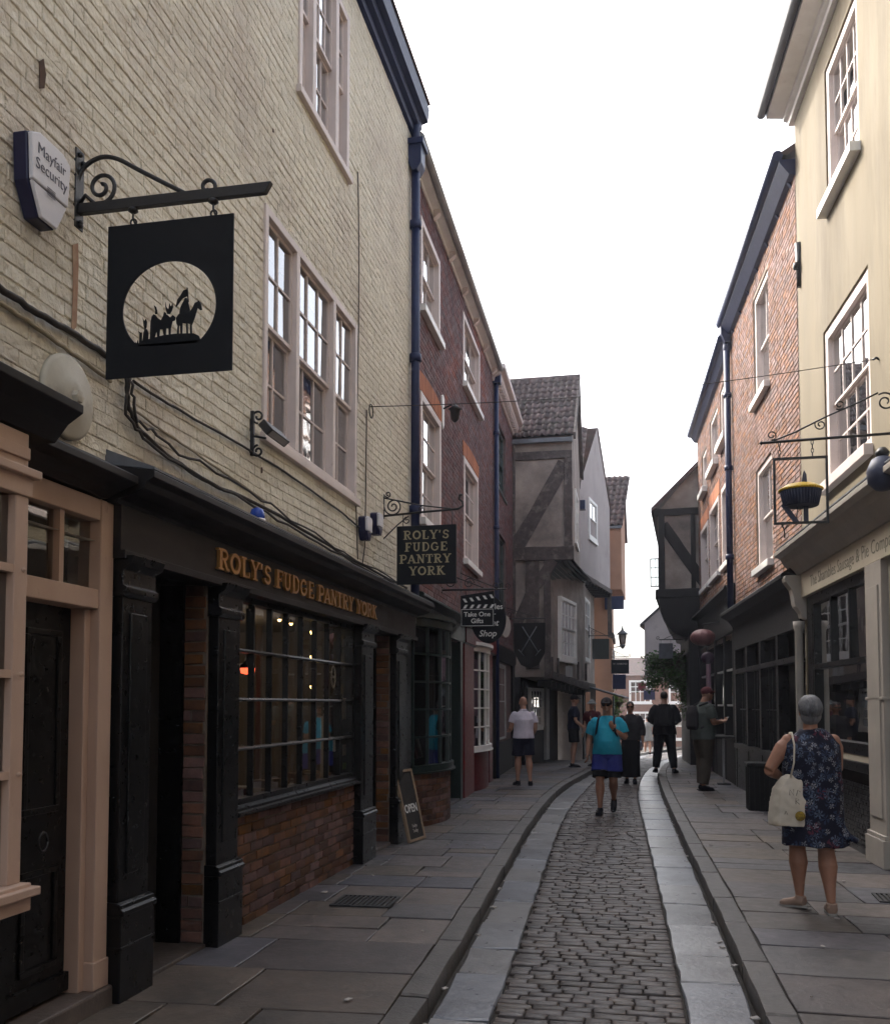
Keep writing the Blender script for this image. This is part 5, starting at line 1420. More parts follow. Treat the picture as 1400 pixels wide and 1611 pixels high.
m = MB().box(-1.2, -.55, 33.3, 33.42, 4.9, 5.35); G_.b(m, 'rainwater_head', M['navy_flare_tint'])
G_.b(beam((-.96,33.4,4.0),(-.99,37.0,4.0),.12,.2), 'string_beam', M['timber'])
G1 = Facade('tmp', (-.98, 33.4), (-1.0, 37), '', '')
window(G1, 1.2, 2.8, 2.2, 3.6, [(1, 3)], M['white_paint'], y=-.05, fw=.08, rows=2, label='white barred window of the orange house', bar=.03)
MB().box(.2, 3.4, -.06, .0, -.3, 1.9).build('shopfront', M['green_paint'], G1.root)
adopt(G1, G_)
# ================================================================== RIGHT: STUCCO HOUSE WITH PALE SHOPFRONT
H_ = Facade('stucco_house', (2.07, 12.93), (3.21, -7), 'tall ochre stucco house with a pale shopfront on the right', 'house')
hr = H_.root
u2, u1 = (1.55, 2.86, 7.33, 8.96), (1.25, 3.04, 4.17, 5.98)
wall_sheet(H_, 0, 19.9, 3.3, 9.45, [u2, u1] + [(a, a+1.6, 4.17, 5.98) for a in (5.2, 9.2, 13.2)] + [(a, a+1.4, 7.33, 8.96) for a in (5.3, 9.3, 13.3)], M['stucco'], 'wall', .3)
MB().box(0, 19.9, .31, .34, 3.4, 9.4).build('inner_wall', M['room_dark'], hr)
MB().box(-.01, .06, 0.004, 5, 0, 9.44).build('end_wall', M['stucco'], hr)
window(H_, *u2, [(1, 4)], M['mauve_white'], y=.05, fw=.10, proud=.03, rows=2, bar=.022, label='upper sash of the stucco house', sillh=.10, sillout=.11, sillmat=M['white_paint'])
window(H_, *u1, [(1, 4)], M['mauve_white'], y=.05, fw=.12, proud=.03, rows=2, bar=.022, label='large first floor sash of the stucco house', sillh=.11, sillout=.09, sillmat=M['mauve_white'])
for a in (5.2, 9.2, 13.2): window(H_, a, a+1.6, 4.17, 5.98, [(1, 3)], M['mauve_white'], y=.05, fw=.1, rows=2, label='first floor sash nearer the viewer')
for a in (5.3, 9.3, 13.3): window(H_, a, a+1.4, 7.33, 8.96, [(1, 3)], M['mauve_white'], y=.05, fw=.1, rows=2, label='upper sash nearer the viewer')
MB().prism_x([(.0,9.34),(-.06,9.34),(-.07,9.39),(-.12,9.41),(-.13,9.45),(-.33,9.47),(-.34,9.47),(-.34,9.56),(.3,9.56),(.3,9.34)], -.12, 19.9).build('eaves_cornice', M['white_paint'], hr, bevel=.004)
MB().tube([(-.14,-.40,9.55),(19.9,-.40,9.55)], .065, 10).build('gutter', M['black_iron'], hr)
MB().prism_x([(-.42,9.60),(3.5,11.9),(3.5,11.8),(-.3,9.57)], -.12, 19.9).build('roof', M['slate'], hr)
m = MB(); m.tube([(.16,-.015,7.02),(.16,-.015,7.60)], [.03, .05], 8); m.lathe([(.06,0),(.05,-.05),(.02,-.06)], c=(.16,-.03,7.30), axis='y', n=8)
wall_thing(m, H_, 'wall_anchor', M['black_iron'], 'black iron wall anchor at the far corner of the stucco house', 'anchor')
# shopfront
fz0, fz1 = 2.98, 3.28
fm = MB(); fm.box(-.02, 8, -.06, .05, fz0, fz1); fo = fm.build('fascia', M['fascia_cream'], hr, bevel=.003, label='cream shop fascia with thin faded lettering')
t = text_mb('The Shambles Sausage & Pie Company', .20, .002, shear=.0, offset=-.001)
w_ = max(p[0] for p in t.v) - min(p[0] for p in t.v)
t = shift(t, 2.3, -.0625, 3.12, sx=3.35/w_); t.build('lettering', M['faded_ink'], fo)
MB().prism_x([(.02,3.66),(-.30,3.62),(-.335,3.60),(-.335,3.55),(-.26,3.52),(-.22,3.44),(-.12,3.34),(-.08,3.28),(.02,3.28)], -.16, 8).build('cornice', M['shop_cream'], hr, bevel=.004)
MB().prism_x([(.02,3.74),(-.32,3.64),(-.32,3.627),(.02,3.665)], -.16, 8).build('lead_flashing', M['lead'], hr)
# console bracket at the far end
MB().prism_x([(0,3.27),(-.25,3.27),(-.262,3.235),(-.25,3.19),(-.215,3.14),(-.18,3.09),(-.165,3.03),(-.155,2.97),(-.15,2.92),(-.135,2.87),(-.10,2.83),(-.07,2.78),(-.06,2.73),(0,2.70)], -.06, .14).build('console', M['shop_cream'], hr, bevel=.006)
cm_ = MB(); cm_.lathe([(.075,.10),(.075,.22),(.058,.25),(.052,.30),(.050,2.55),(.065,2.60),(.07,2.68)], c=(.08,-.09,0), n=16)
cm_.build('slender_column', M['shop_cream'], hr)
pm_ = MB(); pm_.box(2.90, 3.42, -.06, .2, .10, fz0); pm_.box(2.87, 3.45, -.10, .2, .10, .36); pm_.box(2.88, 3.44, -.085, .2, .36, .40); pm_.box(2.98, 3.34, -.075, -.05, .55, 2.75); pm_.box(2.885, 3.435, -.075, .2, 1.66, 1.69)
pm_.build('pilaster', M['shop_cream'], hr, bevel=.006)
sx0, sx1 = .42, 2.88
f = MB(); f.box(.16, sx0, .0, .12, .10, fz0); f.box(sx0, sx1, .0, .12, 2.86, fz0)
f.box(sx0, sx1, -.03, .12, 1.10, 1.22); f.box(sx0, sx1, -.005, .11, 2.05, 2.11)
f.box(sx0-.002, sx0+.05, .004, .11, 1.22, 2.86); f.box(sx1-.05, sx1, .004, .11, 1.22, 2.86)
so = f.build('shop_window', M['black_paint'], hr, bevel=.004, label='large dark framed shop window with a transom')
for t in (.34, .66): MB().box(lerp(sx0,sx1,t)-.02, lerp(sx0,sx1,t)+.02, .01, .09, 2.11, 2.86).build('glazing_bar', M['black_paint'], so)
for a, b in ((0,.34),(.34,.66),(.66,1)): pane_obj(so, lerp(sx0,sx1,a), lerp(sx0,sx1,b), 2.11, 2.86, .05, M['glass_shop'])
pane_obj(so, sx0, sx1, 1.22, 2.05, .05, M['glass_shop'])
MB().box(sx0, sx1, -.02, .10, 1.03, 1.10).build('window_board', M['fascia_cream'], hr, bevel=.003)
MB().box(sx0, sx1, -.06, .10, .93, 1.03).build('window_sill', M['black_paint'], hr, bevel=.008)
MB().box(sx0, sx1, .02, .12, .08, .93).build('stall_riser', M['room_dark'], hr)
tl = MB().box(-.047,.047,-.008,0,-.022,.022).mesh('tile'); tl.materials.append(M['black_paint'])
for i in range(24):
    for j in range(12):
        link_mesh('tile', tl, hr, None, (sx0+.06+(i+(j % 2)*.5)*.10, .018, .20+j*.052+.0), (rng.uniform(-.03,.03), 0, rng.uniform(-.03,.03)))
MB().box(sx0, sx1, -.02, .10, .10, .17).build('plinth', M['black_paint'], hr)
rm = MB(); a, b, c_, d, ya, yb = .2, 7.0, .05, 3.2, .31, 3.0
rm.add([(a,yb,c_),(b,yb,c_),(b,yb,d),(a,yb,d)], [(0,1,2,3)]); rm.add([(a,ya,c_),(a,yb,c_),(a,yb,d),(a,ya,d)], [(0,1,2,3)]); rm.add([(b,ya,c_),(b,ya,d),(b,yb,d),(b,yb,c_)], [(0,1,2,3)])
rm.add([(a,ya,d),(a,yb,d),(b,yb,d),(b,ya,d)], [(0,1,2,3)]); rm.add([(a,ya,c_),(b,ya,c_),(b,yb,c_),(a,yb,c_)], [(0,1,2,3)])
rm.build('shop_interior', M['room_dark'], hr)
for i, (u, v) in enumerate(((1353, 1060), (1360, 1063), (1364, 1074))):
    x, z = H_.px(u, v, -1.2)
    rt = wall_root(H_, x, 1.2, z, 'ceiling_spot', ('first', 'second', 'third')[i] + ' small white spotlight glowing inside the pale shop window', 'light', 'spots in the pie shop')
    MB().lathe([(.03,0),(.03,.008),(.02,.05)], n=10).build('lens', emit_mat('spot', (1, .93, .82), 5) if i == 0 else bpy.data.materials['spot'], rt)
    MB().tube([(0,0,.04),(0,0,max(.1, 3.19-z))], .008, 6).build('stem', M['black_iron'], rt)
# paper bunting inside
for k in range(5):
    x, z = H_.px(1345 + k*5, 955 + k*13, -.25)
    o = wall_thing(MB().prism_y([(x-.06,z+.07),(x+.06,z+.07),(x,z-.10)], .25, .253), H_, 'bunting_flag', M['curtain'], ('topmost', 'second', 'middle', 'fourth', 'lowest')[k] + ' pale bunting flag hanging inside the shop window', 'bunting', 'bunting in the pie shop window')
MB().box(3.44, 8, .0, .3, .05, fz0).build('shop_return', M['shop_cream'], hr)
MB().box(8, 19.9, 0, .3, 0.05, 3.3).build('ground_floor_wall', M['brick_red'], hr)
# hanging pie sign
YP = 8.9
G = lambda u, v: at_y(u, v, YP)
xw = 2.07 + (12.93-YP)*.0572
zb = G(1400, 685)[1]
pb = empty('sign_bracket', (xw, YP, zb), 0, 'long black iron bracket with scrolls carrying the pie sign', 'bracket')
xt = G(1197, 697)[0] - xw; zt = G(1197, 697)[1] - zb
MB().tube([(0,0,.02),(xt*.5,0,(zt+.02)*.5),(xt,0,zt)], .013, 8).build('arm', M['black_iron'], pb)
MB().lathe([(.002,-.02),(.02,0),(.002,.02)], c=(xt,0,zt), n=8).build('finial', M['black_iron'], pb)
m = MB(); pp = [G(1380,618), G(1350,633), G(1300,655), G(1250,680), G(1215,694)]
m.tube([(p[0]-xw, 0, p[1]-zb) for p in pp], .008, 8)
cx, cz = G(1392, 632); m.tube(spiral((cx-xw,0,cz-zb), .085, .02, R(130), -1.5, 36), .008, 6)
for (u, v, r_, a) in ((1320,637,.045,230),(1290,668,.05,150),(1213,685,.045,270)):
    cx, cz = G(u, v); m.tube(spiral((cx-xw,0,cz-zb), r_, .012, R(a), 1.3, 26), .006, 6)
m.build('scroll', M['black_iron'], pb)
MB().box(-.015, 0.0, -.03, .03, -.1, .38).build('wall_plate', M['black_iron'], pb)
q4 = [G(1214,723), G(1300,714), G(1305,820), G(1218,828)]
xc = sum(p[0] for p in q4)/4; zl = G(1262,824)[1]
ps = empty('hanging_sign', (xc, YP, zl), 0, 'iron framed hanging sign shaped as a yellow topped pie with a knife', 'sign')
hw = (q4[1][0]-q4[0][0])/2; hh = G(1258,719)[1]-zl
f = MB(); f.box(-hw,hw,-.012,.012,0,.02); f.box(-hw,hw,-.012,.012,hh-.02,hh); f.box(-hw,-hw+.02,-.0115,.0115,.02,hh-.02); f.box(hw-.02,hw,-.0115,.0115,.02,hh-.02)
f.build('frame', M['black_iron'], ps)
for sx_ in (-hw*.75, hw*.45):
    m = MB(); top_ = (zb - zl) + zt*.8
    n_ = 4
    for k in range(n_):
        z_ = lerp(hh, top_, (k+.5)/n_); rr = (top_-hh)/n_*.6
        m.tube([(sx_+(rr*.5*math.cos(t*.785) if k % 2 else 0), (0 if k % 2 else rr*.5*math.cos(t*.785)), z_+rr*math.sin(t*.785)) for t in range(9)], .004, 5)
    m.build('chain', M['black_iron'], ps)
pz = G(1255,782)[1]-zl; pw = (G(1288,780)[0]-G(1222,780)[0])/2
m = MB(); m.lathe([(pw*.80,-.085),(pw*.98,.05),(pw*1.0,.055)], c=(0,0,pz), n=40)
o = m.build('pie_dish', M['pie_blue'], ps)
fl = MB()
for k in range(40):
    a = 2*math.pi*k/40; fl.tube([(pw*.81*math.cos(a), pw*.81*math.sin(a), pz-.08),(pw*.98*math.cos(a), pw*.98*math.sin(a), pz+.05)], .006, 5)
fl.build('fluting', M['pie_blue'], o)
m = MB(); m.lathe([(pw*1.04,.052),(pw*1.05,.066),(pw*.97,.078),(pw*.75,.105),(pw*.35,.122),(.01,.126)], c=(0,0,pz), n=40)
o = m.build('pie_crust', M['yellow'], ps)
m = MB()
for k in range(44):
    a = 2*math.pi*k/44; m.lathe([(.001,-.012),(.012,0),(.001,.014)], c=(pw*1.03*math.cos(a), pw*1.03*math.sin(a), pz+.062), n=6)
m.build('crimped_edge', M['yellow'], o)
m = MB(); m.prism_y([(.02,.02),(.06,.02),(.06,pz-.07),(.02,pz-.07)], -.012, .012); m.build('knife_handle', M['pie_blue'], ps); m = MB(); m.prism_y([(.0,pz+.10),(.055,pz+.10),(.05,pz+.20),(.03,pz+.24),(.02,pz+.20)], -.006, .006)
m.build('knife_blade', M['pie_blue'], ps)
m = MB(); m.prism_y([(-.17,pz-.07),(-.12,pz-.07),(-.02,.02),(-.07,.02)], -.012, .012); m.tube([(-.04,0,.02),(-.03,0,pz-.08)], .005, 6); m.build('stand', M['pie_blue'], ps)
m = MB(); m.tube([(-hw*.72,0,0),(-hw*.62,0,-.05),(-hw*.62,0,-.12)], .007, 6); m.tube([(-hw*.5,0,0),(-hw*.62,0,-.05)], .006, 6); m.build('drop', M['black_iron'], ps)
# dark floodlight at the right edge of the shop cornice
x, z = H_.px(1388, 745, .3)
rt = wall_root(H_, x, -.3, z, 'awning_lamp', 'rounded dark lamp housing on the cornice at the right edge of the picture', 'lamp')
MB().lathe([(.02,.16),(.09,.12),(.13,.02),(.12,-.08),(.06,-.14),(.02,-.15)], n=18).build('housing', M['pie_blue'], rt)
MB().tube([(0,.05,0),(0,.32,.05)], .02, 8).build('arm', M['black_iron'], rt)
MB().lathe([(.005,.14),(.05,.15),(.06,.18),(.03,.22)], n=10).build('cap', M['black_iron'], rt)

# ================================================================== RIGHT: RED BRICK HOUSE
I_ = Facade('red_brick_house', (1.76, 18.6), (2.07, 12.95), 'red brick house with black gutter beside the stucco house', 'house')
ir = I_.root
i1, i2 = (2.40, 3.68, 6.53, 8.30), (2.38, 3.72, 3.80, 5.44)
wall_sheet(I_, 0, I_.len, 3.0, 8.75, [i1, i2], M['mortar_pale'], 'wall', .3)
bricks(I_, ir, .02, I_.len-.01, 3.40, 8.66, [i1, i2], M['brick_red'], seed=14, proud=.007, joint=.016, lenvar=.12)
MB().box(0, I_.len, .31, .34, 0, 8.7).build('inner_wall', M['room_dark'], ir)
for h_ in (i1, i2): window(I_, *h_, [(1, 2)], M['mauve_white'], y=.06, fw=.09, proud=.04, rows=1, bar=.02, label='pale sash in the red brick wall', sillh=.10, sillout=.10, sillmat=M['white_paint'])
MB().prism_x([(.0,8.62),(-.08,8.64),(-.20,8.80),(-.20,8.84),(.3,8.84),(.3,8.62)], 0, I_.len).build('eaves_board', M['navy_flare_tint'], ir)
MB().tube([(-.02,-.22,8.90),(I_.len,-.22,8.90)], .07, 10).build('gutter', M['navy_flare_tint'], ir)
for k in range(7): MB().prism_x([(-.20,8.80),(-.10,8.80),(0,8.62),(0,8.56)], .3+k*.85, .36+k*.85).build('gutter_bracket', M['navy_flare_tint'], ir)
MB().prism_x([(-.2,8.93),(3.5,11.2),(3.5,11.1),(-.1,8.9)], 0, I_.len).build('roof', M['pantile'], ir)
# dark shop under it
f = MB(); f.box(0, I_.len, -.05, .05, 2.62, 3.05); f.build('fascia', M['timber_black'], ir, bevel=.004, label='dark shop fascia')
MB().prism_x([(.02,3.50),(-.26,3.33),(-.28,3.31),(-.28,3.26),(-.15,3.18),(-.05,3.05),(.02,3.05)], -.05, I_.len+.02).build('pent_roof', M['timber_black'], ir, bevel=.003)
m = MB()
for a in (.0, 1.3, 2.6, 4.0, 5.3): m.box(a, a+.16, -.05, .10, .08, 2.62)
m.box(0, 4.0, -.04, .10, .08, .82); m.box(0, 4.0, -.07, .10, .82, .90); m.box(0, I_.len, -.06, .1, 2.18, 2.26)
m.build('shopfront', M['black_paint'], ir, bevel=.004, label='black timber shopfront in shade')
gl = MB()
for a in (.16, 1.46, 2.76): 
    for k in range(1, 4): gl.box(a+k*.28, a+k*.28+.02, .02, .06, .9, 2.18)
    gl.box(a, a+1.14, .025, .055, 1.52, 1.54)
gl.build('glazing_bars', M['black_paint'], ir)
for a in (.16, 1.46, 2.76): pane_obj(ir, a, a+1.14, .9, 2.18, .05, M['glass_shop'])
MB().box(4.16, 5.3, .25, .3, .08, 2.2).build('door', M['timber_black'], ir, label='dark shop door beside the slender column')
MB().box(0, I_.len, .9, .95, 0, 3).build('interior_wall', M['room'], ir)
dp3 = wall_root(I_, -.02, -.09, 3.2, 'downpipe', 'black downpipe with ornate hopper between the two brick houses on the right', 'downpipe')
MB().tube([(0,0,0),(0,0,5.35)], .06, 12).build('pipe', M['navy_flare_tint'], dp3)
m = MB(); m.prism_x([(-.12,5.7),(.07,5.7),(.07,5.48),(.03,5.3),(-.05,5.3),(-.12,5.48)], -.14, .14); m.box(-.17,.17,-.15,.07,5.68,5.76); m.lathe([(.03,5.1),(.075,5.2),(.06,5.3)], n=12); m.build('hopper_head', M['navy_flare_tint'], dp3, bevel=.005)
for zz_ in (1.2, 2.9, 4.3): MB().lathe([(.062,-.05),(.078,-.045),(.078,.045),(.062,.05)], c=(0,0,zz_), n=12).build('collar', M['navy_flare_tint'], dp3)
# waste bins standing outside
for k, (xx, yy) in enumerate(((1.70, 14.5),)):
    b = empty('slatted_bin', (xx, yy, PT), 0, 'black slatted bin outside the dark shop on the right', 'bin')
    MB().box(-.2,.2,-.2,.2,0,.62).build('body', M['black_paint'], b)
    for s_ in range(6): MB().box(-.20,-.15,-.012,.012,0,.66).build('slat', M['timber_black'], b, loc=(-.012+.0, -.17+s_*.068, 0))
    for s_ in range(6): MB().box(-.025,.025,-.012,.0,0,.66).build('slat', M['timber_black'], b, loc=(-.17+s_*.068, -.2, 0))
    MB().box(-.23,.23,-.23,.23,.62,.68).build('lid', M['black_paint'], b, bevel=.01)

# ================================================================== RIGHT: SECOND BRICK HOUSE
J_ = Facade('long_brick_house', (1.50, 25.2), (1.76, 18.62), 'farther red brick house with three rows of pale sills on the right', 'house')
jr = J_.root
jl = [(.70,2.32,4.44,5.93), (2.70,4.42,4.44,6.05), (4.92,6.40,4.44,6.05)]
ju = [(1.05,2.10,6.78,7.75), (2.88,4.30,6.88,8.05), (4.75,6.05,6.98,8.15)]
wall_sheet(J_, 0, J_.len, 2.9, 8.55, jl+ju, M['mortar_pale'], 'wall', .3)
bricks(J_, jr, .02, J_.len-.02, 3.9, 8.45, jl+ju, M['brick_red'], seed=15, proud=.007, nparts=250, joint=.014)
MB().box(0, J_.len, .31, .34, 0, 8.5).build('inner_wall', M['room_dark'], jr)
for h_ in jl: window(J_, *h_, [(1, 3)], M['mauve_white'], y=.04, fw=.10, proud=.07, rows=2, label='tall pale sash', sillh=.10, sillout=.09, sillmat=M['white_paint'])
for h_ in ju: window(J_, *h_, [(1, 2)], M['mauve_white'], y=.06, fw=.08, proud=.04, rows=1, label='small upper sash', sillh=.13, sillout=.13, sillmat=M['white_paint'])
for h_ in jl[:2]:
    for k in range(11):
        t0, t1 = k/11, (k+1)/11; xa, xb = lerp(h_[0]-.05,h_[1]+.05,t0)+.004, lerp(h_[0]-.05,h_[1]+.05,t1)-.004
        MB().prism_y([(xa,h_[3]+.03),(xb,h_[3]+.03),(xb+(t1-.5)*.12,h_[3]+.33),(xa+(t0-.5)*.12,h_[3]+.33)], -.016, 0).build('brick', M['brick_orange'], jr)
MB().prism_x([(.0,8.40),(-.08,8.42),(-.16,8.54),(-.16,8.60),(.3,8.60),(.3,8.40)], -.1, J_.len).build('eaves_board', M['navy_flare_tint'], jr)
MB().tube([(-.12,-.19,8.62),(J_.len,-.19,8.62)], .07, 10).build('gutter', M['navy_flare_tint'], jr)
MB().prism_x([(-.2,8.66),(3.5,10.9),(3.5,10.8),(-.1,8.63)], -.1, J_.len).build('roof', M['pantile'], jr)
m = MB(); m.box(0, J_.len, -.06, .05, 3.0, 3.85); m.build('fascia', M['timber_black'], jr, bevel=.004, label='dark blue-black fascia below the pale sashes')
MB().prism_x([(.02,3.92),(-.20,3.86),(-.22,3.80),(-.06,3.74),(.02,3.74)], 0, J_.len).build('cornice', M['timber_black'], jr)
m = MB()
for a in (.0, 1.7, 3.3, 4.9, 6.3): m.box(a, a+.2, -.04, .1, .08, 3.0)
m.box(0, J_.len, -.03, .1, .08, .9); m.box(0, J_.len, -.06, .1, .9, .97)
m.build('shopfront', M['timber_black'], jr, bevel=.004)
for a in (.2, 1.9, 3.5, 5.1):
    for zz_ in ((.97,1.6),(1.6,2.3),(2.3,3.0)): pane_obj(jr, a, a+1.3, *zz_, .04, M['glass_shop'])
gl = MB()
for zz_ in (1.6, 2.3): gl.box(0, J_.len, .0, .06, zz_-.02, zz_+.02)
gl.build('glazing_bars', M['grey_post'], jr)
MB().box(0, J_.len, .7, .75, 0, 3).build('interior_wall', M['room'], jr)
MB().box(2.2, 2.75, -.10, -.05, .1, 2.75).build('mauve_panel', M['mauve_post'], jr, bevel=.006, label='mauve painted shop pilaster')

# ================================================================== RIGHT: JETTIED TIMBER HOUSE
K_ = House('jettied_house', (1.4, 27.6, gz(27)), 'jettied timber framed house in shade overhanging the street on the right')
YK = 25.32
m = MB()
m.add([(.47,YK,4.42),(2.4,YK,4.42),(2.4,YK,8.95),(.47,YK,6.62)], [(3,2,1,0)])
m.add([(.47,YK,4.42),(.47,YK,6.62),(.75,30.6,6.62),(.75,30.6,4.42)], [(0,1,2,3)])
m.add([(.47,YK,4.42),(.75,30.6,4.42),(2.6,30.6,4.42),(2.6,YK,4.42)], [(0,1,2,3)])
K_.b(m, 'plaster_wall', M['plaster'])
for nm, p, q, a, b in (('corner_post',(.56,YK,4.4),(.56,YK,6.7),.16,.12), ('brace',(.60,YK,6.30),(1.62,YK,4.75),.28,.08), ('tie_beam',(.45,YK,6.62),(1.7,YK,6.62),.12,.18), ('bressumer',(.40,YK,4.50),(1.7,YK,4.50),.14,.22),
                       ('post',(1.36,YK,4.6),(1.36,YK,6.6),.12,.10), ('front_beam',(.46,YK,4.46),(.74,30.6,4.46),.14,.2), ('front_plate',(.44,YK,6.62),(.72,30.6,6.62),.14,.2)):
    if nm == 'brace': bm_ = beam(p, q, a, b, up=(0,1,0))
    else: bm_ = beam(p, q, a, b, up=(0,1,0) if 'post' in nm else (0,0,1))
    K_.b(bm_, nm, M['timber_black'], bevel=.01)
m = MB(); m.hexa([(.30,YK-.15,6.60),(1.75,YK-.15,8.02),(1.75,30.8,8.02),(.58,30.8,6.60)], [(.30,YK-.15,6.72),(1.75,YK-.15,8.16),(1.75,30.8,8.16),(.58,30.8,6.72)]); K_.b(m, 'roof', M['pantile'])
m = MB(); m.hexa([(1.75,YK-.15,8.02),(3.6,YK-.1,9.3),(3.6,30.8,9.3),(1.75,30.8,8.02)], [(1.75,YK-.15,8.16),(3.6,YK-.1,9.44),(3.6,30.8,9.44),(1.75,30.8,8.16)]); K_.b(m, 'roof', M['pantile'])
pl = [(1.30,4.42)] + [(1.20-.72*math.sin(math.pi/2*i/8), 3.35+1.05*(1-math.cos(math.pi/2*i/8))) for i in range(9)]
m = MB(); m.prism_y(pl, YK-.02, YK+.3); K_.b(m, 'jetty_bracket', M['timber_black'])
m = MB()
for i in range(8):
    p, q = pl[1+i], pl[2+i]; m.add([(p[0],YK,p[1]),(q[0],YK,q[1]),(q[0]+.3,30.6,q[1]),(p[0]+.5,30.6,p[1])], [(0,1,2,3)], True)
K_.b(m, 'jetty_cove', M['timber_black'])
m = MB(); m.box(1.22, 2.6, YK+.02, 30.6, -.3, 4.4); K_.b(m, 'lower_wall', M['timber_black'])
KW_ = House('casement', (.57, 26.2, 4.78), 'open casement window hanging out from the jettied house against the sky', 'window')
f = MB()
cw, chh = .30, .78
f.box(-cw,0,-.012,.012,0,.03); f.box(-cw,0,-.012,.012,chh-.03,chh); f.box(-cw,-cw+.03,-.0115,.0115,.03,chh-.03); f.box(-.03,0,-.0115,.0115,.03,chh-.03)
f.build('frame', M['lead'], KW_.root)
g_ = MB(); g_.box(-cw/2-.008,-cw/2+.008,-.008,.008,.03,chh-.03); g_.box(-cw+.03,-.03,-.007,.007,chh/3-.008,chh/3+.008); g_.box(-cw+.03,-.03,-.007,.007,2*chh/3-.008,2*chh/3+.008); g_.build('glazing_bars', M['lead'], KW_.root)
for i in range(2):
    for j in range(3): pane_obj(KW_.root, -cw+.03+i*(cw-.06)/2, -cw+.03+(i+1)*(cw-.06)/2, .03+j*(chh-.06)/3, .03+(j+1)*(chh-.06)/3, .0, M['glass'])

# ---- L: grey house beyond
L_h = House('grey_gable_house', (2.2, 36, gz(36)), 'plain grey gabled house beyond the jettied house')
m = MB(); zl_ = -.6
m.add([(.14,34,2.6),(3,34,2.6),(3,34,6.8),(.95,34,5.2),(.14,34,4.45)], [(4,3,2,1,0)])
m.add([(.14,34,2.6),(.14,34,4.45),(.9,42,4.45),(.9,42,2.6)], [(0,1,2,3)]); m.add([(.14,34,2.6),(.9,42,2.6),(3,42,2.6),(3,34,2.6)], [(0,1,2,3)])
L_h.b(m, 'plaster_wall', M['plaster_grey'])
m = MB(); m.hexa([(-.02,33.9,4.32),(.95,33.9,5.2),(1.9,42,5.2),(.8,42,4.32)], [(-.02,33.9,4.42),(.95,33.9,5.3),(1.9,42,5.3),(.8,42,4.42)]); m.hexa([(.95,33.9,5.2),(3.2,33.9,6.9),(3.6,42,6.9),(1.9,42,5.2)], [(.95,33.9,5.3),(3.2,33.9,7.0),(3.6,42,7.0),(1.9,42,5.3)])
L_h.b(m, 'roof', M['slate'])
m = MB(); m.add([(1.9,34.3,zl_),(3.6,42,zl_),(3.6,42,2.7),(1.9,34.3,2.7)], [(3,2,1,0)]); m.add([(1.9,34.3,zl_),(1.9,34.3,2.7),(3.4,34.3,2.7),(3.4,34.3,zl_)], [(0,1,2,3)]); L_h.b(m, 'lower_wall', M['white_paint'])
m = MB(); m.hexa([(1.1,34.0,2.25),(1.95,34.0,2.75),(3.0,40,2.75),(2.2,40,2.25)], [(1.1,34.0,2.31),(1.95,34.0,2.81),(3.0,40,2.81),(2.2,40,2.31)]); L_h.b(m, 'pent_roof', M['pantile'])
L1 = Facade('tmp', (3.0, 40), (1.95, 34.4), '', '')
MB().box(.4, 5.0, -.08, -.02, -.5, 1.7).build('shopfront', M['green_paint'], L1.root)
window(L1, 3.2, 4.6, 1.75, 2.5, [(1, 3)], M['white_paint'], y=-.06, fw=.06, rows=2, label='white window')
adopt(L1, L_h)

# ---- far end of the street
def far_house(name, x0, x1, y, zb, ze, zr, label, mat, wins, dx=.0):
    h = House(name, ((x0+x1)/2, y, zb), label)
    m = MB(); m.box(x0, x1, y, y+5, zb, ze); h.b(m, 'wall', mat)
    m = MB(); m.prism_x([(y-.2,ze-.05),(y+2.5,zr),(y+5.2,ze-.05)], x0-.1, x1+.1); h.b(m, 'roof', M['pantile'])
    f = Facade('tmp', (x0, y), (x1, y), '', '')
    for (a, b, c, d, nc, nr) in wins: window(f, a, b, c, d, [(1, nc)], M['white_paint'], y=-.06, fw=.10, bar=.05, rows=nr, label='white barred window', sillh=.08)
    adopt(f, h)
    return h
far_house('end_house', -1.9, 4.6, 62, -1.4, 3.5, 4.7, 'brick house with white barred windows closing the far end of the street', M['brick_red'],
          [(1.15, 2.55, 1.7, 3.15, 4, 2), (1.0, 3.3, -.6, 1.15, 6, 2), (3.6, 5.6, 1.7, 3.1, 4, 2), (3.9, 6.0, -.6, 1.1, 5, 2)])
far_house('white_house', 2.6, 6.6, 52, -1.3, 3.4, 5.2, 'white fronted house with a projecting shopfront on the far right bend', M['white_paint'], [(.3, 1.6, 1.5, 2.8, 3, 2), (2.2, 3.4, 1.5, 2.8, 3, 2), (.3, 2.4, -.5, .9, 5, 2)])
# span wire end
x, z = H_.px(1372, 566, .05)
pR = H_.world(x, -.05, z)
pts = [SPAN_FROM.lerp(pR, t/20) - SPAN_FROM - Vector((0,0,.10*math.sin(math.pi*t/20))) for t in range(21)]
MB().tube([tuple(p) for p in pts], .0045, 5).build('wire', M['cable'], SPAN_OBJ)
MB().tube([(.05*0+.0, .07*math.cos(t*.5236)+.05, .07*math.sin(t*.5236)-.03) for t in range(13)], .006, 6).build('ring', M['cable'], SPAN_OBJ)
e = pR - SPAN_FROM
MB().tube([(e.x+.06, e.y, e.z), (e.x+.03, e.y-.02, e.z+.01), (e.x, e.y, e.z)], .012, 6).build('hook', M['black_iron'], SPAN_OBJ)
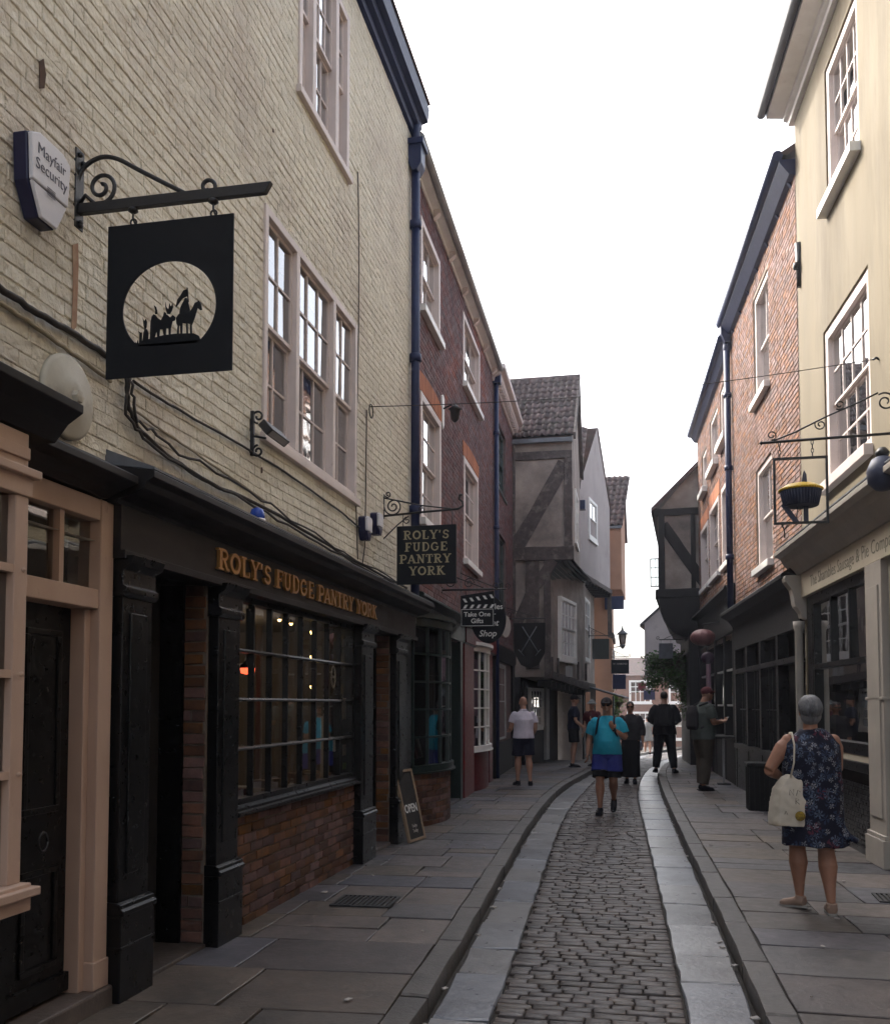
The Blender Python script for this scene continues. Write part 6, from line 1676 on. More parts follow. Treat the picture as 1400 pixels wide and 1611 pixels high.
# ================================================================== PEOPLE
def cloth_mat(name, c, c2=None, rough=.85): return pm(name, c, c2 or tuple(x*.78 for x in c), 7, rough, .35, 140, dist=.002, spec=.2)
M['skin'] = pm('skin', (0.42,0.235,0.165), (0.36,0.19,0.13), 14, .55, .08, 200, spec=.35)
M['skin_tan'] = pm('skin_tan', (0.34,0.17,0.11), (0.28,0.14,0.09), 14, .55, .08, 200, spec=.35)
M['hair_grey'] = pm('hair_grey', (0.20,0.20,0.21), (0.085,0.085,0.09), 45, .45, .8, 160, stretch=(1,1,.12), dist=.008)
M['hair_dark'] = pm('hair_dark', (0.02,0.016,0.014), (0.035,0.028,0.024), 30, .5, .6, 160, stretch=(1,1,.12))
M['teal'] = cloth_mat('teal', (0.025,0.33,0.46), (0.02,0.27,0.39))
M['lavender'] = cloth_mat('lavender', (0.62,0.58,0.66))
M['navy'] = cloth_mat('navy', (0.012,0.014,0.03))
M['blue_short'] = cloth_mat('blue_short', (0.035,0.045,0.22))
M['black_cloth'] = cloth_mat('black_cloth', (0.010,0.010,0.012))
M['charcoal'] = cloth_mat('charcoal', (0.035,0.033,0.036))
M['olive'] = cloth_mat('olive', (0.075,0.085,0.075))
M['brown_cloth'] = cloth_mat('brown_cloth', (0.07,0.055,0.042))
M['maroon'] = cloth_mat('maroon', (0.10,0.025,0.03))
M['grey_cloth'] = cloth_mat('grey_cloth', (0.24,0.25,0.25))
M['pale_blue'] = cloth_mat('pale_blue', (0.25,0.33,0.42))
M['shoe_dark'] = cloth_mat('shoe_dark', (0.015,0.015,0.02), rough=.6)
M['shoe_sole'] = cloth_mat('shoe_sole', (0.30,0.29,0.27))
M['sandal'] = cloth_mat('sandal', (0.32,0.22,0.17), rough=.6)
M['canvas'] = cloth_mat('canvas', (0.60,0.54,0.45), (0.52,0.46,0.37))
def floral():
    m = bpy.data.materials.new('floral'); m.use_nodes = True
    n, l = m.node_tree.nodes, m.node_tree.links; b = n['Principled BSDF']
    tc = n.new('ShaderNodeTexCoord')
    def vor(scale, off, feat='F1'):
        mp = n.new('ShaderNodeMapping'); mp.inputs['Location'].default_value = off; l.new(tc.outputs['Object'], mp.inputs[0])
        v = n.new('ShaderNodeTexVoronoi'); v.inputs['Scale'].default_value = scale; v.feature = feat; l.new(mp.outputs[0], v.inputs['Vector']); return v, mp
    def lt(sock, a, b_):
        r = n.new('ShaderNodeMapRange'); r.inputs[1].default_value = a; r.inputs[2].default_value = b_; r.inputs[3].default_value = 1; r.inputs[4].default_value = 0; l.new(sock, r.inputs[0]); return r.outputs[0]
    def math_(op, a, b_=None):
        k = n.new('ShaderNodeMath'); k.operation = op
        for i, s in enumerate((a, b_)):
            if s is None: continue
            if isinstance(s, float): k.inputs[i].default_value = s
            else: l.new(s, k.inputs[i])
        return k.outputs[0]
    def mix(f, a, c):
        x = n.new('ShaderNodeMix'); x.data_type = 'RGBA'; l.new(f, x.inputs[0])
        for k, s in ((6, a), (7, c)):
            if isinstance(s, tuple): x.inputs[k].default_value = (*s, 1)
            else: l.new(s, x.inputs[k])
        return x.outputs[2]
    # fronds: radial rays inside the cells of a coarse voronoi
    colr = (0.014, 0.014, 0.026)
    for scale, off, tint, rad, rays in ((6.5, (1,9,5), (0.10,0.028,0.045), .36, 4.0), (11, (5,2,8), (0.03,0.045,0.085), .50, 5.0), (13, (3,1,2), (0.09,0.115,0.17), .48, 6.0), (15, (7,4,1), (0.22,0.225,0.25), .36, 5.0)):
        v, mp = vor(scale, off)
        inside = lt(v.outputs['Distance'], rad*.8, rad)
        if rays:
            vm = n.new('ShaderNodeVectorMath'); vm.operation = 'SUBTRACT'
            sc_ = n.new('ShaderNodeVectorMath'); sc_.operation = 'SCALE'; sc_.inputs['Scale'].default_value = scale; l.new(mp.outputs[0], sc_.inputs[0])
            ps = n.new('ShaderNodeVectorMath'); ps.operation = 'SCALE'; ps.inputs['Scale'].default_value = scale; l.new(v.outputs['Position'], ps.inputs[0])
            l.new(mp.outputs[0], vm.inputs[0]); l.new(v.outputs['Position'], vm.inputs[1])
            sx = n.new('ShaderNodeSeparateXYZ'); l.new(vm.outputs[0], sx.inputs[0])
            an = math_('ARCTAN2', sx.outputs['Z'], sx.outputs['X'])
            ns = n.new('ShaderNodeTexNoise'); ns.inputs['Scale'].default_value = 26; l.new(tc.outputs['Object'], ns.inputs['Vector'])
            ph = math_('ADD', math_('MULTIPLY', an, rays), math_('MULTIPLY', ns.outputs[0], 14.0))
            ray_ = lt(math_('SINE', ph), -.35, -.05)
            inside = math_('MULTIPLY', inside, ray_)
        colr = mix(inside, colr, tint)
    l.new(colr, b.inputs['Base Color']); b.inputs['Roughness'].default_value = .85; b.inputs['Specular IOR Level'].default_value = .2
    return m
M['floral'] = floral()

def solidify(mb, voxel, smooth=4, disp=0.0, dscale=9.0, seed=0, ys=1.0):
    """union of overlapping closed shapes -> one continuous surface"""
    me = mb.mesh('tmp'); o = bpy.data.objects.new('tmp', me)
    r_ = o.modifiers.new('r', 'REMESH'); r_.mode = 'VOXEL'; r_.voxel_size = voxel; r_.use_smooth_shade = True
    s_ = o.modifiers.new('s', 'SMOOTH'); s_.factor = .5; s_.iterations = smooth
    out = evaluated(o)
    bpy.data.objects.remove(o); bpy.data.meshes.remove(me)
    if disp:
        off = Vector((seed*3.1, seed*1.7, 0)); n_ = len(out.vertices)
        co = [0.0]*(3*n_); nm = [0.0]*(3*n_)
        out.vertices.foreach_get('co', co); out.vertices.foreach_get('normal', nm)
        for i in range(0, 3*n_, 3):
            p = Vector((co[i]*dscale, co[i+1]*dscale, co[i+2]*dscale*ys)) + off
            k = (noise.noise(p) + .5*noise.noise(p*2.3)) * disp
            co[i] += nm[i]*k; co[i+1] += nm[i+1]*k; co[i+2] += nm[i+2]*k
        out.vertices.foreach_set('co', co)
    out.polygons.foreach_set('use_smooth', [True]*len(out.polygons)); out.update()
    return out
def ellipsoid(mb, c, rx, ry, rz, n=16, k=10, rot=None):
    prof = [(max(math.sin(math.pi*i/k), .02), -math.cos(math.pi*i/k)) for i in range(k+1)]
    t = MB().lathe(prof, n=n)
    vs_ = [Vector((x*rx, y*ry, z*rz)) for x, y, z in t.v]
    if rot: vs_ = [rot @ p for p in vs_]
    mb.add([tuple(p + Vector(c)) for p in vs_], t.f, True)
def rings(mb, rs, n=20):
    """closed loft of horizontal ellipses (x, y, z, rx, ry)"""
    base = len(mb.v)
    for (x, y, z, a, b) in rs:
        for j in range(n):
            t = 2*math.pi*j/n; mb.v.append((x+a*math.cos(t), y+b*math.sin(t), z))
    for i in range(len(rs)-1):
        for j in range(n):
            a, b = base+i*n+j, base+i*n+(j+1) % n; mb.f.append((a, b, b+n, a+n)); mb.sm.append(True)
    mb.f.append(tuple(base+n-1-j for j in range(n))); mb.sm.append(False)
    mb.f.append(tuple(base+(len(rs)-1)*n+j for j in range(n))); mb.sm.append(False)
def hand(mb, wrist, d, side, curl=.6, s=1.0):
    """palm, four fingers of unequal length with knuckle bends, thumb from the side of the palm; d = direction, side = towards thumb"""
    w_, d, sd = Vector(wrist), Vector(d).normalized(), Vector(side).normalized()
    sd = (sd - d*sd.dot(d)).normalized(); nrm = d.cross(sd)
    pc = w_ + d*.05*s
    for t in (-.022, 0, .022): mb.tube([w_+sd*t*.5*s, pc+sd*t*s, pc+d*.035*s+sd*t*1.15*s], [.017*s, .016*s, .013*s], 8)
    for k, (o_, L) in enumerate(((.030,.068), (.010,.078), (-.010,.072), (-.029,.056))):
        p = pc + d*.035*s + sd*o_*s; a = curl*.5; pts = [p]
        for seg in (.45, .32, .23):
            dd = (d*math.cos(a) + nrm*math.sin(a)); p = p + dd*L*seg*s; pts.append(p); a += curl*.8
        mb.tube(pts, [.0095*s, .009*s, .0085*s, .007*s], 8)
    p = w_ + d*.022*s + sd*.022*s; q = p + (sd*.75+d*.6)*.036*s + nrm*.008*s; r_ = q + (d*.85+sd*.15)*.034*s + nrm*.012*s*(1+curl)
    mb.tube([p, q, r_], [.013*s, .0105*s, .008*s], 8)

def person(loc, rz, H, label, pose, voxel=.008, build=1.0, group='people in the street', belly=0.0, skin='skin', head_turn=0.0):
    """pose: dict with foot L/R (x,y,z,toe_dir), knee L/R, elbow L/R, wrist L/R, hand dirs, lean; returns dict with root and joints (metres in own frame)"""
    k = H/1.75
    rt = empty('person', loc, rz, label, 'person', group)
    J = {}
    P = lambda *a: Vector(a)*k
    lean = pose.get('lean', 0.0)
    J['pelvis'] = P(0, 0, .95+pose.get('drop', 0)); J['waist'] = P(0, lean*.3, 1.10); J['chest'] = P(0, lean*.7, 1.32); J['neck'] = P(0, lean, 1.485); J['head'] = P(pose.get('hx', 0), lean+.015+pose.get('hy', 0), 1.635+pose.get('hz', 0))
    for s, sx in (('L', -1), ('R', 1)):
        J['hip'+s] = P(sx*.092, 0, .91+pose.get('drop', 0)); J['sh'+s] = P(sx*pose.get('sw', .178*(build*.6+.4)), lean*.9, 1.395)
        f = pose.get('foot'+s, (sx*.10, 0, 0)); J['ank'+s] = P(f[0], f[1]-.03, f[2]+.085); J['foot'+s] = P(*f)
        kd = pose.get('knee'+s); mid = (J['hip'+s]+J['ank'+s])/2
        J['kn'+s] = P(*kd) if kd else mid + P(0, .035, .03)
        J['el'+s] = P(*pose.get('el'+s, (sx*.245, -.03+lean, 1.14))); J['wr'+s] = P(*pose.get('wr'+s, (sx*.255, .04+lean, .89)))
    b = MB()
    w_ = build
    rings(b, [(0, 0, J['pelvis'].z-.10*k, .11*w_*k, .09*w_*k), (0, 0, J['pelvis'].z, .165*w_*k, .115*w_*k), (J['waist'].x, J['waist'].y, J['waist'].z, .145*w_*k, (.10+belly*.5)*w_*k), (0, J['chest'].y, J['chest'].z, .17*w_*k, .115*w_*k), (0, lean*.9*k, 1.395*k, .155*w_*k, .095*k), (0, lean*.95*k, 1.44*k, .105*k, .075*k), (0, lean*k, 1.48*k, .065*k, .058*k)])
    b.tube([J['chest']+P(0,0,.1), J['neck'], J['head']-P(0,.01,.03)], [.065*k, .058*k, .055*k], 12)
    hr_ = Matrix.Rotation(head_turn, 3, 'Z')
    hc = J['head']; HP = lambda *a: hc + hr_ @ (Vector(a)*k)
    ellipsoid(b, hc+P(0,-.005,.02), .074*k, .095*k, .098*k); 
    ellipsoid(b, HP(0,.03,-.045), .056*k, .065*k, .07*k)
    b.tube([HP(0,.086,.015), HP(0,.105,-.025), HP(0,.088,-.035)], [.010*k, .015*k, .012*k], 8)
    b.tube([HP(-.03,.082,-.068), HP(0,.092,-.068), HP(.03,.082,-.068)], [.007*k, .010*k, .007*k], 8)
    b.tube([HP(-.045,.072,.028), HP(0,.09,.03), HP(.045,.072,.028)], [.010*k, .011*k, .010*k], 8)
    for sx in (-1, 1): ellipsoid(b, HP(sx*.078,-.01,-.012), .012*k, .022*k, .032*k, 10, 6)
    for s, sx in (('L', -1), ('R', 1)):
        b.tube([J['hip'+s]+P(0,0,.04), J['hip'+s].lerp(J['kn'+s], .35), J['kn'+s]+P(0,0,.03), J['kn'+s], J['kn'+s].lerp(J['ank'+s], .30)-P(0,.012,0), J['kn'+s].lerp(J['ank'+s], .65), J['ank'+s]], [.092*w_*k, .085*w_*k, .060*w_*k, .054*w_*k, .063*w_*k, .041*w_*k, .032*k], 14)
        fd = Vector((math.sin(pose.get('toe'+s, sx*.12)), math.cos(pose.get('toe'+s, sx*.12)), pose.get('pitch'+s, 0.0)))
        J['fd'+s] = fd.normalized()
        a = J['ank'+s]
        b.tube([a+P(0,0,-.02)-fd*.03*k, a+fd*.03*k-P(0,0,.045), a+fd*.11*k-P(0,0,.058), a+fd*.16*k-P(0,0,.062)], [.036*k, .036*k, .034*k, .022*k], 12, flat=.8)
        ellipsoid(b, J['sh'+s]+P(-sx*.012,0,-.005), .060*k, .058*k, .058*k, 12, 8); b.tube([J['sh'+s]+P(-sx*.005,0,-.01), J['sh'+s].lerp(J['el'+s], .25), J['sh'+s].lerp(J['el'+s], .55), J['el'+s]], [.050*k, .054*w_*k, .048*w_*k, .038*w_*k], 12)
        b.tube([J['el'+s], J['el'+s].lerp(J['wr'+s], .3), J['wr'+s]], [.040*w_*k, .041*w_*k, .027*k], 12)
        hd = pose.get('hd'+s) or tuple((J['wr'+s]-J['el'+s]).normalized()); th = pose.get('th'+s, (0, 1, 0))
        hand(b, J['wr'+s], hd, th, pose.get('curl'+s, .55), k)
    me = solidify(b, voxel, 2)
    body = link_mesh('body', me, rt, M[skin])
    for sx in (-1, 1):
        if voxel < .012:
            e_ = MB(); ellipsoid(e_, HP(sx*.030,.083,.006), .011*k, .008*k, .007*k, 8, 6); e_.build('eye', M['hair_dark'], rt)
    return dict(root=rt, J=J, k=k, HP=HP, hr=hr_, P=P, w=w_, belly=belly, lean=lean, pose=pose, vox=voxel)
def shirt(p, mat, hem=.90, sleeve=.55, name='shirt', ease=.018, flare=0.0, disp=.006, collar=True, seed=1):
    J, k, P, w_, be = p['J'], p['k'], p['P'], p['w'], p['belly']
    m = MB(); e = ease*k; ln = p['lean']
    rs = [(0, 0, hem*k, (.175+flare)*w_*k+e, (.125+flare*.7+be*.3)*w_*k+e), (0, be*.25*k, 1.0*k, .172*w_*k+e, (.125+be*.8)*w_*k+e), (0, J['waist'].y+be*.3*k, 1.10*k, .160*w_*k+e, (.115+be)*w_*k+e), (0, J['chest'].y, 1.30*k, .182*w_*k+e, (.125+be*.3)*w_*k+e), (0, ln*.9*k, 1.385*k, .168*w_*k+e, .105*k+e), (0, ln*.95*k, 1.44*k, .115*k+e, .082*k+e*.6), (0, ln*k, 1.485*k, .066*k+e*.3, .062*k+e*.3)]
    rings(m, rs, 24)
    for s, sx in (('L', -1), ('R', 1)):
        if sleeve <= 0: continue
        a, b, c = J['sh'+s], J['el'+s], J['wr'+s]
        ellipsoid(m, a+P(-sx*.014,0,-.006), .064*k+e*.7, .064*k+e*.7, .062*k+e*.7, 14, 8); pts = [a+P(-sx*.01,0,-.012), a.lerp(b, .15)]; rr = [.056*k+e*.5, .060*w_*k+e*.6]
        if sleeve <= 1: pts += [a.lerp(b, sleeve*.5), a.lerp(b, sleeve)]; rr += [.062*w_*k+e, .056*w_*k+e*1.3]
        else: pts += [a.lerp(b, .5), b, b.lerp(c, (sleeve-1)*.6), b.lerp(c, sleeve-1)]; rr += [.058*w_*k+e, .048*w_*k+e, .044*w_*k+e, .036*k+e]
        m.tube(pts, rr, 14)
    o = link_mesh(name, solidify(m, p['vox']*1.1, 2, disp*k, 8.0, seed, .55), p['root'], M[mat]); return o
def legs(p, mat, end=.45, name='shorts', ease=.022, disp=.005, seed=2, top_=1.02):
    """end: 0..1 hip to knee, 1..2 knee to ankle"""
    J, k, P, w_ = p['J'], p['k'], p['P'], p['w']; e = ease*k; m = MB()
    pz = J['pelvis'].z
    rings(m, [(0,0,pz-.12*k,.12*w_*k+e,.10*w_*k+e), (0,0,pz-.02*k,.172*w_*k+e,.122*w_*k+e), (0,0,top_*k,.160*w_*k+e*.8,(.115+p['belly']*.5)*w_*k+e*.8)], 22)
    for s in 'LR':
        a, b, c = J['hip'+s], J['kn'+s], J['ank'+s]
        pts = [a+P(0,0,.03), a.lerp(b, .3)]; rr = [.10*w_*k+e*.6, .094*w_*k+e]
        if end <= 1: pts += [a.lerp(b, end*.75), a.lerp(b, end)]; rr += [.088*w_*k+e*1.2, .086*w_*k+e*1.5]
        else: pts += [a.lerp(b,.7), b, b.lerp(c, (end-1)*.4), b.lerp(c, end-1)]; rr += [.076*w_*k+e, .066*w_*k+e, .064*w_*k+e, .050*k+e]
        m.tube(pts, rr, 16)
    return link_mesh(name, solidify(m, p['vox']*1.1, 2, disp*k, 8.0, seed, .5), p['root'], M[mat])
def shoes(p, mat, sole=None, name='shoe'):
    J, k = p['J'], p['k']
    for s in 'LR':
        a, fd = J['ank'+s], J['fd'+s]; up = Vector((0,0,1))
        m = MB(); m.tube([a-fd*.045*k-up*.045*k, a-up*.035*k, a+fd*.07*k-up*.048*k, a+fd*.15*k-up*.06*k, a+fd*.185*k-up*.066*k], [.040*k,.050*k,.046*k,.042*k,.022*k], 14, flat=.85)
        m.tube([a-up*.05*k, a+up*.01*k-fd*.012*k], [.046*k,.044*k], 14)
        o = link_mesh(name, solidify(m, .006 if p['vox'] < .011 else .012, 2), p['root'], M[mat])
        sm_ = MB(); sd_ = fd.cross(up).normalized(); pts = []
        for (l, w_) in ((-.085,.026),(-.06,.038),(.0,.040),(.07,.046),(.13,.046),(.175,.034),(.20,.012)): pts.append((l, w_))
        poly = [a+fd*l*k+sd_*w_*k for l, w_ in pts] + [a+fd*l*k-sd_*w_*k for l, w_ in reversed(pts)]
        n = len(poly); b0 = [q-up*(.087)*k for q in poly]; t0 = [q-up*(.070)*k for q in poly]
        sm_.add([tuple(q) for q in b0+t0], [tuple(range(n-1,-1,-1)), tuple(range(n,2*n))] + [(i,(i+1)%n,n+(i+1)%n,n+i) for i in range(n)])
        so_ = sm_.build('sole', M[sole or mat], o)
def cap_hair(p, mat, kind='short', name='hair', disp=.003, seed=3):
    k, HP = p['k'], p['HP']; c = p['J']['head']; m = MB()
    if kind == 'short':
        ellipsoid(m, HP(0,-.016,.034), .080*k, .096*k, .094*k, 18, 12)
    elif kind == 'bob':
        ellipsoid(m, HP(0,-.018,.028), .089*k, .106*k, .104*k, 20, 12); ellipsoid(m, HP(0,-.035,-.035), .084*k, .078*k, .085*k, 18, 10)
    elif kind == 'bun':
        ellipsoid(m, HP(0,-.016,.034), .082*k, .098*k, .096*k, 18, 12); ellipsoid(m, HP(0,-.06,-.02), .07*k, .05*k, .08*k, 14, 8)
    elif kind == 'cap':
        ellipsoid(m, HP(0,-.008,.048), .086*k, .106*k, .082*k, 20, 12)
        hr_ = p['hr']; pts = [HP(-.07,.07,.055), HP(-.05,.135,.045), HP(0,.158,.043), HP(.05,.135,.045), HP(.07,.07,.055)]
        n = len(pts); m.add([tuple(q) for q in pts]+[tuple(q-Vector((0,0,.014*k))) for q in pts], [tuple(range(n-1,-1,-1)), tuple(range(n,2*n))]+[(i,(i+1)%n,n+(i+1)%n,n+i) for i in range(n)])
    elif kind == 'sunhat':
        ellipsoid(m, HP(0,-.005,.05), .09*k, .108*k, .085*k, 20, 12); m.lathe([(.02*k,.0),(.145*k,-.012*k),(.145*k,.0),(.09*k,.02*k)], c=tuple(HP(0,0,.035)), n=24)
    return link_mesh(name, solidify(m, min(p['vox'], .008), 2, disp*k, 30, seed, .3), p['root'], M[mat])
def backpack(p, mat, label, straps=True):
    k, P, J = p['k'], p['P'], p['J']
    rt = empty('backpack', (0,0,0), 0, label, 'backpack'); rt.location = p['root'].location; rt.rotation_euler = p['root'].rotation_euler
    m = MB(); y = -.12*p['w']+p['lean']*.8
    rings(m, [(0,y*k-.08*k,1.02*k,.13*k,.06*k),(0,y*k-.09*k,1.08*k,.15*k,.085*k),(0,y*k-.085*k,1.30*k,.145*k,.08*k),(0,y*k-.07*k,1.42*k,.11*k,.05*k)], 18)
    link_mesh('pack', solidify(m, .009, 3, .004*k, 9, 4), rt, M[mat])
    for sx in (-1, 1):
        e = .02
        MB().tube([P(sx*.10,y-.01,1.42), P(sx*.11,-.02+p['lean'],1.475), P(sx*.12,.10+p['lean'],1.42), P(sx*.135,.155+p['belly']*.5+p['lean']*.7,1.28), P(sx*.17,.10,1.12), P(sx*.16,y-.02,1.05)], .016*k, 8).build('strap', M[mat], rt)
    return rt
def glasses(p):
    HP, k = p['HP'], p['k']; m = MB()
    for sx in (-1, 1): ellipsoid(m, HP(sx*.032,.094,.006), .026*k, .008*k, .018*k, 12, 6)
    m.tube([HP(-.07,.04,.012), HP(-.06,.085,.012), HP(0,.10,.012), HP(.06,.085,.012), HP(.07,.04,.012)], .004*k, 6)
    m.build('sunglasses', M['black_paint'], p['root'])
PZ = PT

# --- woman in floral dress, walking away on the right pavement
wp = person((1.235, 7.52, PZ), R(4), 1.57, 'woman in a dark floral sleeveless dress walking away with a canvas bag on her shoulder',
    dict(sw=.19, footL=(-.10,.10,.015), footR=(.10,-.10,0), kneeL=(-.105,.10,.50), kneeR=(.10,.0,.49), toeL=-.75, toeR=.12, pitchL=-.10, lean=.02,
         elL=(-.345,-.02,1.15), wrL=(-.20,.17,1.07), hdL=(.8,.5,.1), thL=(0,0,1), elR=(.215,.06,1.14), wrR=(.12,.27,1.10), hdR=(-.4,.8,.2), thR=(0,0,1)), .007, 1.2, skin='skin_tan', belly=.03)
m = MB(); k = wp['k']
rings(m, [(.02*k,.0,.535*k,.275*k,.19*k), (.01*k,0,.60*k,.265*k,.185*k), (0,0,.75*k,.245*k,.175*k), (0,0,.92*k,.238*k,.17*k), (0,0,1.08*k,.226*k,.185*k), (0,.005*k,1.28*k,.232*k,.185*k), (0,.01*k,1.36*k,.228*k,.16*k), (0,.015*k,1.415*k,.19*k,.125*k), (0,.02*k,1.455*k,.135*k,.10*k), (0,.02*k,1.485*k,.09*k,.082*k)], 28)
hemx = wp['P'](.27, -.05, .58); m.tube([wp['P'](.18,-.03,.72), wp['P'](.25,-.05,.62), wp['P'](.335,-.07,.575)], [.09*k,.085*k,.045*k], 14, flat=.5)
link_mesh('dress', solidify(m, .009, 3, .016*k, 7.5, 5, .35), wp['root'], M['floral'])
cap_hair(wp, 'hair_grey', 'bob', disp=.004)
lk = MB(); rl = random.Random(4); kk = wp['k']; HPw = wp['HP']
for i in range(260):
    a = rl.uniform(0, 2*math.pi)
    if 1.0 < a < 2.1: continue                      # face side stays free
    end = rl.uniform(1.75, 2.45); pts = []
    for t in range(7):
        th = lerp(.12, end, t/6); wv = .05*math.sin(t*1.3+i)
        pts.append(HPw(.092*math.sin(th)*math.cos(a+wv), -.020+.109*math.sin(th)*math.sin(a+wv) - (.018 if th > 1.6 else 0), .030+.107*math.cos(th)))
    lk.tube(pts, [.0035*kk, .006*kk, .0065*kk, .0065*kk, .006*kk, .0045*kk, .002*kk], 5)
lk.build('hair_locks', M['hair_grey'], wp['root'], kind='stuff')
shoes(wp, 'sandal', 'shoe_sole', 'sandal')
# canvas bag hanging from the left shoulder
J = wp['J']; P = wp['P']
bg_ = empty('tote_bag', tuple(wp['root'].location), R(4), 'cream canvas shoulder bag with a sunflower print and scribbled lettering', 'bag')
m = MB()
bx = [(-.365,-.02),(-.30,-.13),(-.15,-.165),(-.075,-.145),(-.10,-.09),(-.25,-.05)]
def bag_ring(z, s, dx=0): return [Vector(((x+.22)*s-.22+dx, (y+.10)*s-.10, z))*k for x, y in bx]
lev = [bag_ring(.70,.98), bag_ring(.73,1.02), bag_ring(.88,1.0,.01), bag_ring(1.00,.92,.02), bag_ring(1.085,.74,.055), bag_ring(1.12,.60,.085)]
vs_ = [tuple(q) for r_ in lev for q in r_]; n = 6
m.add(vs_, [tuple(range(n-1,-1,-1))] + [(i*n+j, i*n+(j+1)%n, (i+1)*n+(j+1)%n, (i+1)*n+j) for i in range(5) for j in range(n)] + [tuple(range(5*n,6*n))], False)
link_mesh('bag_body', solidify(m, .007, 2, .006, 11, 8), bg_, M['canvas'])
MB().tube([P(-.20,-.14,1.10), P(-.175,-.155,1.22), P(-.165,-.135,1.36), P(-.165,-.05,1.455), P(-.165,.04,1.45), P(-.17,.13,1.34), P(-.20,.12,1.15)], .013, 8, flat=.45).build('strap', M['canvas'], bg_)
sf = MB(); c = P(-.140,-.176,.79)
sf.lathe([(.001,0),(.036,-.002),(.03,-.006),(.001,-.008)], c=tuple(c+Vector((0,-.004,0))), axis='y', n=18); o = sf.build('sunflower_print', pm('sunflower', (0.40,0.28,0.03), (0.10,0.06,0.02), 60, .9, 0), bg_)
sc_b = MB()
for (x0, z0, pts) in ((-.215,.955,[(0,0),(0,.05),(.03,0),(.03,.05)]), (-.165,.955,[(0,0),(.01,.045),(.03,.03)]), (-.17,.885,[(0,0),(0,.05),(.025,.035),(0,.025),(.028,0)]), (-.255,.80,[(0,0),(.01,.03),(.02,0)])):
    sc_b.tube([P(x0+a, -.172+ (x0+a+.15)*-.22, z0+b) + Vector((0,-.006,0)) for a, b in pts], .0022, 5)
sc_b.build('lettering', M['hair_dark'], bg_)

# --- bald man in white polo on the left pavement
p = person((-2.17, 17.9, PZ), R(22), 1.66, 'bald man in a pale lavender polo shirt and dark shorts seen from behind', dict(footL=(-.10,.10,0), footR=(.11,-.06,0), toeL=-.2, toeR=.3, lean=.01, elL=(-.25,.02,1.14), wrL=(-.22,.24,1.06), elR=(.24,-.02,1.13), wrR=(.22,.16,.97), hdL=(.2,.9,.1)), .009, 1.1, belly=.02)
shirt(p, 'lavender', hem=.93, sleeve=.62, flare=.01); legs(p, 'navy', .82); shoes(p, 'shoe_dark')
cm = MB(); k = p['k']; cm.lathe([(.075*k,-.012),(.072*k,.012),(.062*k,.02)], c=tuple(p['P'](0,.005,1.49)), n=18); cm.build('collar', M['lavender'], p['root'])
# --- man in teal walking towards us
p = person((-.50, 14.35, .012), R(176), 1.70, 'man in a teal T-shirt, blue shorts and cap walking towards the viewer in the road', dict(footL=(-.07,-.22,.10), footR=(.10,.16,0), kneeL=(-.09,.03,.50), kneeR=(.10,.12,.50), toeL=-.05, toeR=.1, pitchL=-.45, lean=.03,
    elL=(-.28,.03,1.15), wrL=(-.13,.19,1.27), hdL=(.45,.15,.8), thL=(0,.3,1), elR=(.27,-.02,1.13), wrR=(.285,.07,.90)), .0075, 1.12, belly=.07, skin='skin_tan')
shirt(p, 'teal', hem=.90, sleeve=.72, flare=.015, disp=.008, seed=6); legs(p, 'black_cloth', .88, 'under_shorts', ease=.018); legs(p, 'blue_short', .66, 'shorts', ease=.032)
m = MB(); k = p['k']
for s in 'LR':
    a, b = p['J']['hip'+s], p['J']['kn'+s]; m.tube([a.lerp(b,.615), a.lerp(b,.655)], [.13*k*1.02,.131*k*1.02], 18)
    m.build('white_band', M['shoe_sole'], p['root']); m = MB()
shoes(p, 'shoe_dark', 'shoe_dark'); cap_hair(p, 'charcoal', 'cap', 'cap'); glasses(p)
backpack(p, 'navy', 'dark blue backpack carried by the man in teal')
m = MB(); w = p['J']['wrL']; m.lathe([(.032,-.01),(.033,.01)], c=tuple(w-Vector((0,0,.01))), n=12); m.build('wrist_watch', M['black_paint'], p['root'])
# --- person in dark clothes behind him
p = person((-.22, 19.9, .012), R(178), 1.66, 'person in loose dark clothes and sunglasses walking behind the man in teal', dict(footL=(-.08,.06,0), footR=(.09,-.08,0), lean=.01, elL=(-.25,-.02,1.14), wrL=(-.26,.05,.90)), .010, 1.1, skin='skin_tan')
shirt(p, 'charcoal', hem=.93, sleeve=1.5, flare=.01); m = MB(); k = p['k']
rings(m, [(0,0,.14*k,.20*k,.15*k),(0,0,.5*k,.20*k,.145*k),(0,0,.85*k,.205*k,.15*k),(0,0,1.03*k,.175*k,.13*k)], 22); link_mesh('skirt', solidify(m, .011, 2, .012, 7, 3, .25), p['root'], M['black_cloth'])
shoes(p, 'shoe_dark'); cap_hair(p, 'hair_dark', 'bun'); glasses(p)
# --- man in black, back to us
p = person((.50, 21.9, PZ), R(-6), 1.80, 'man in a black jacket and trousers standing with his back to the viewer', dict(footL=(-.19,.02,0), footR=(.20,-.02,0), toeL=-.3, toeR=.3, elL=(-.28,.02,1.14), wrL=(-.17,.20,1.08), elR=(.28,.02,1.14), wrR=(.17,.2,1.08), lean=.0), .010, 1.18)
shirt(p, 'black_cloth', hem=.82, sleeve=1.95, name='jacket', ease=.035, flare=.02); legs(p, 'black_cloth', 1.95, 'trousers', ease=.024); shoes(p, 'shoe_dark'); cap_hair(p, 'hair_dark', 'short')
backpack(p, 'black_cloth', 'black backpack on the man with his back to the viewer')
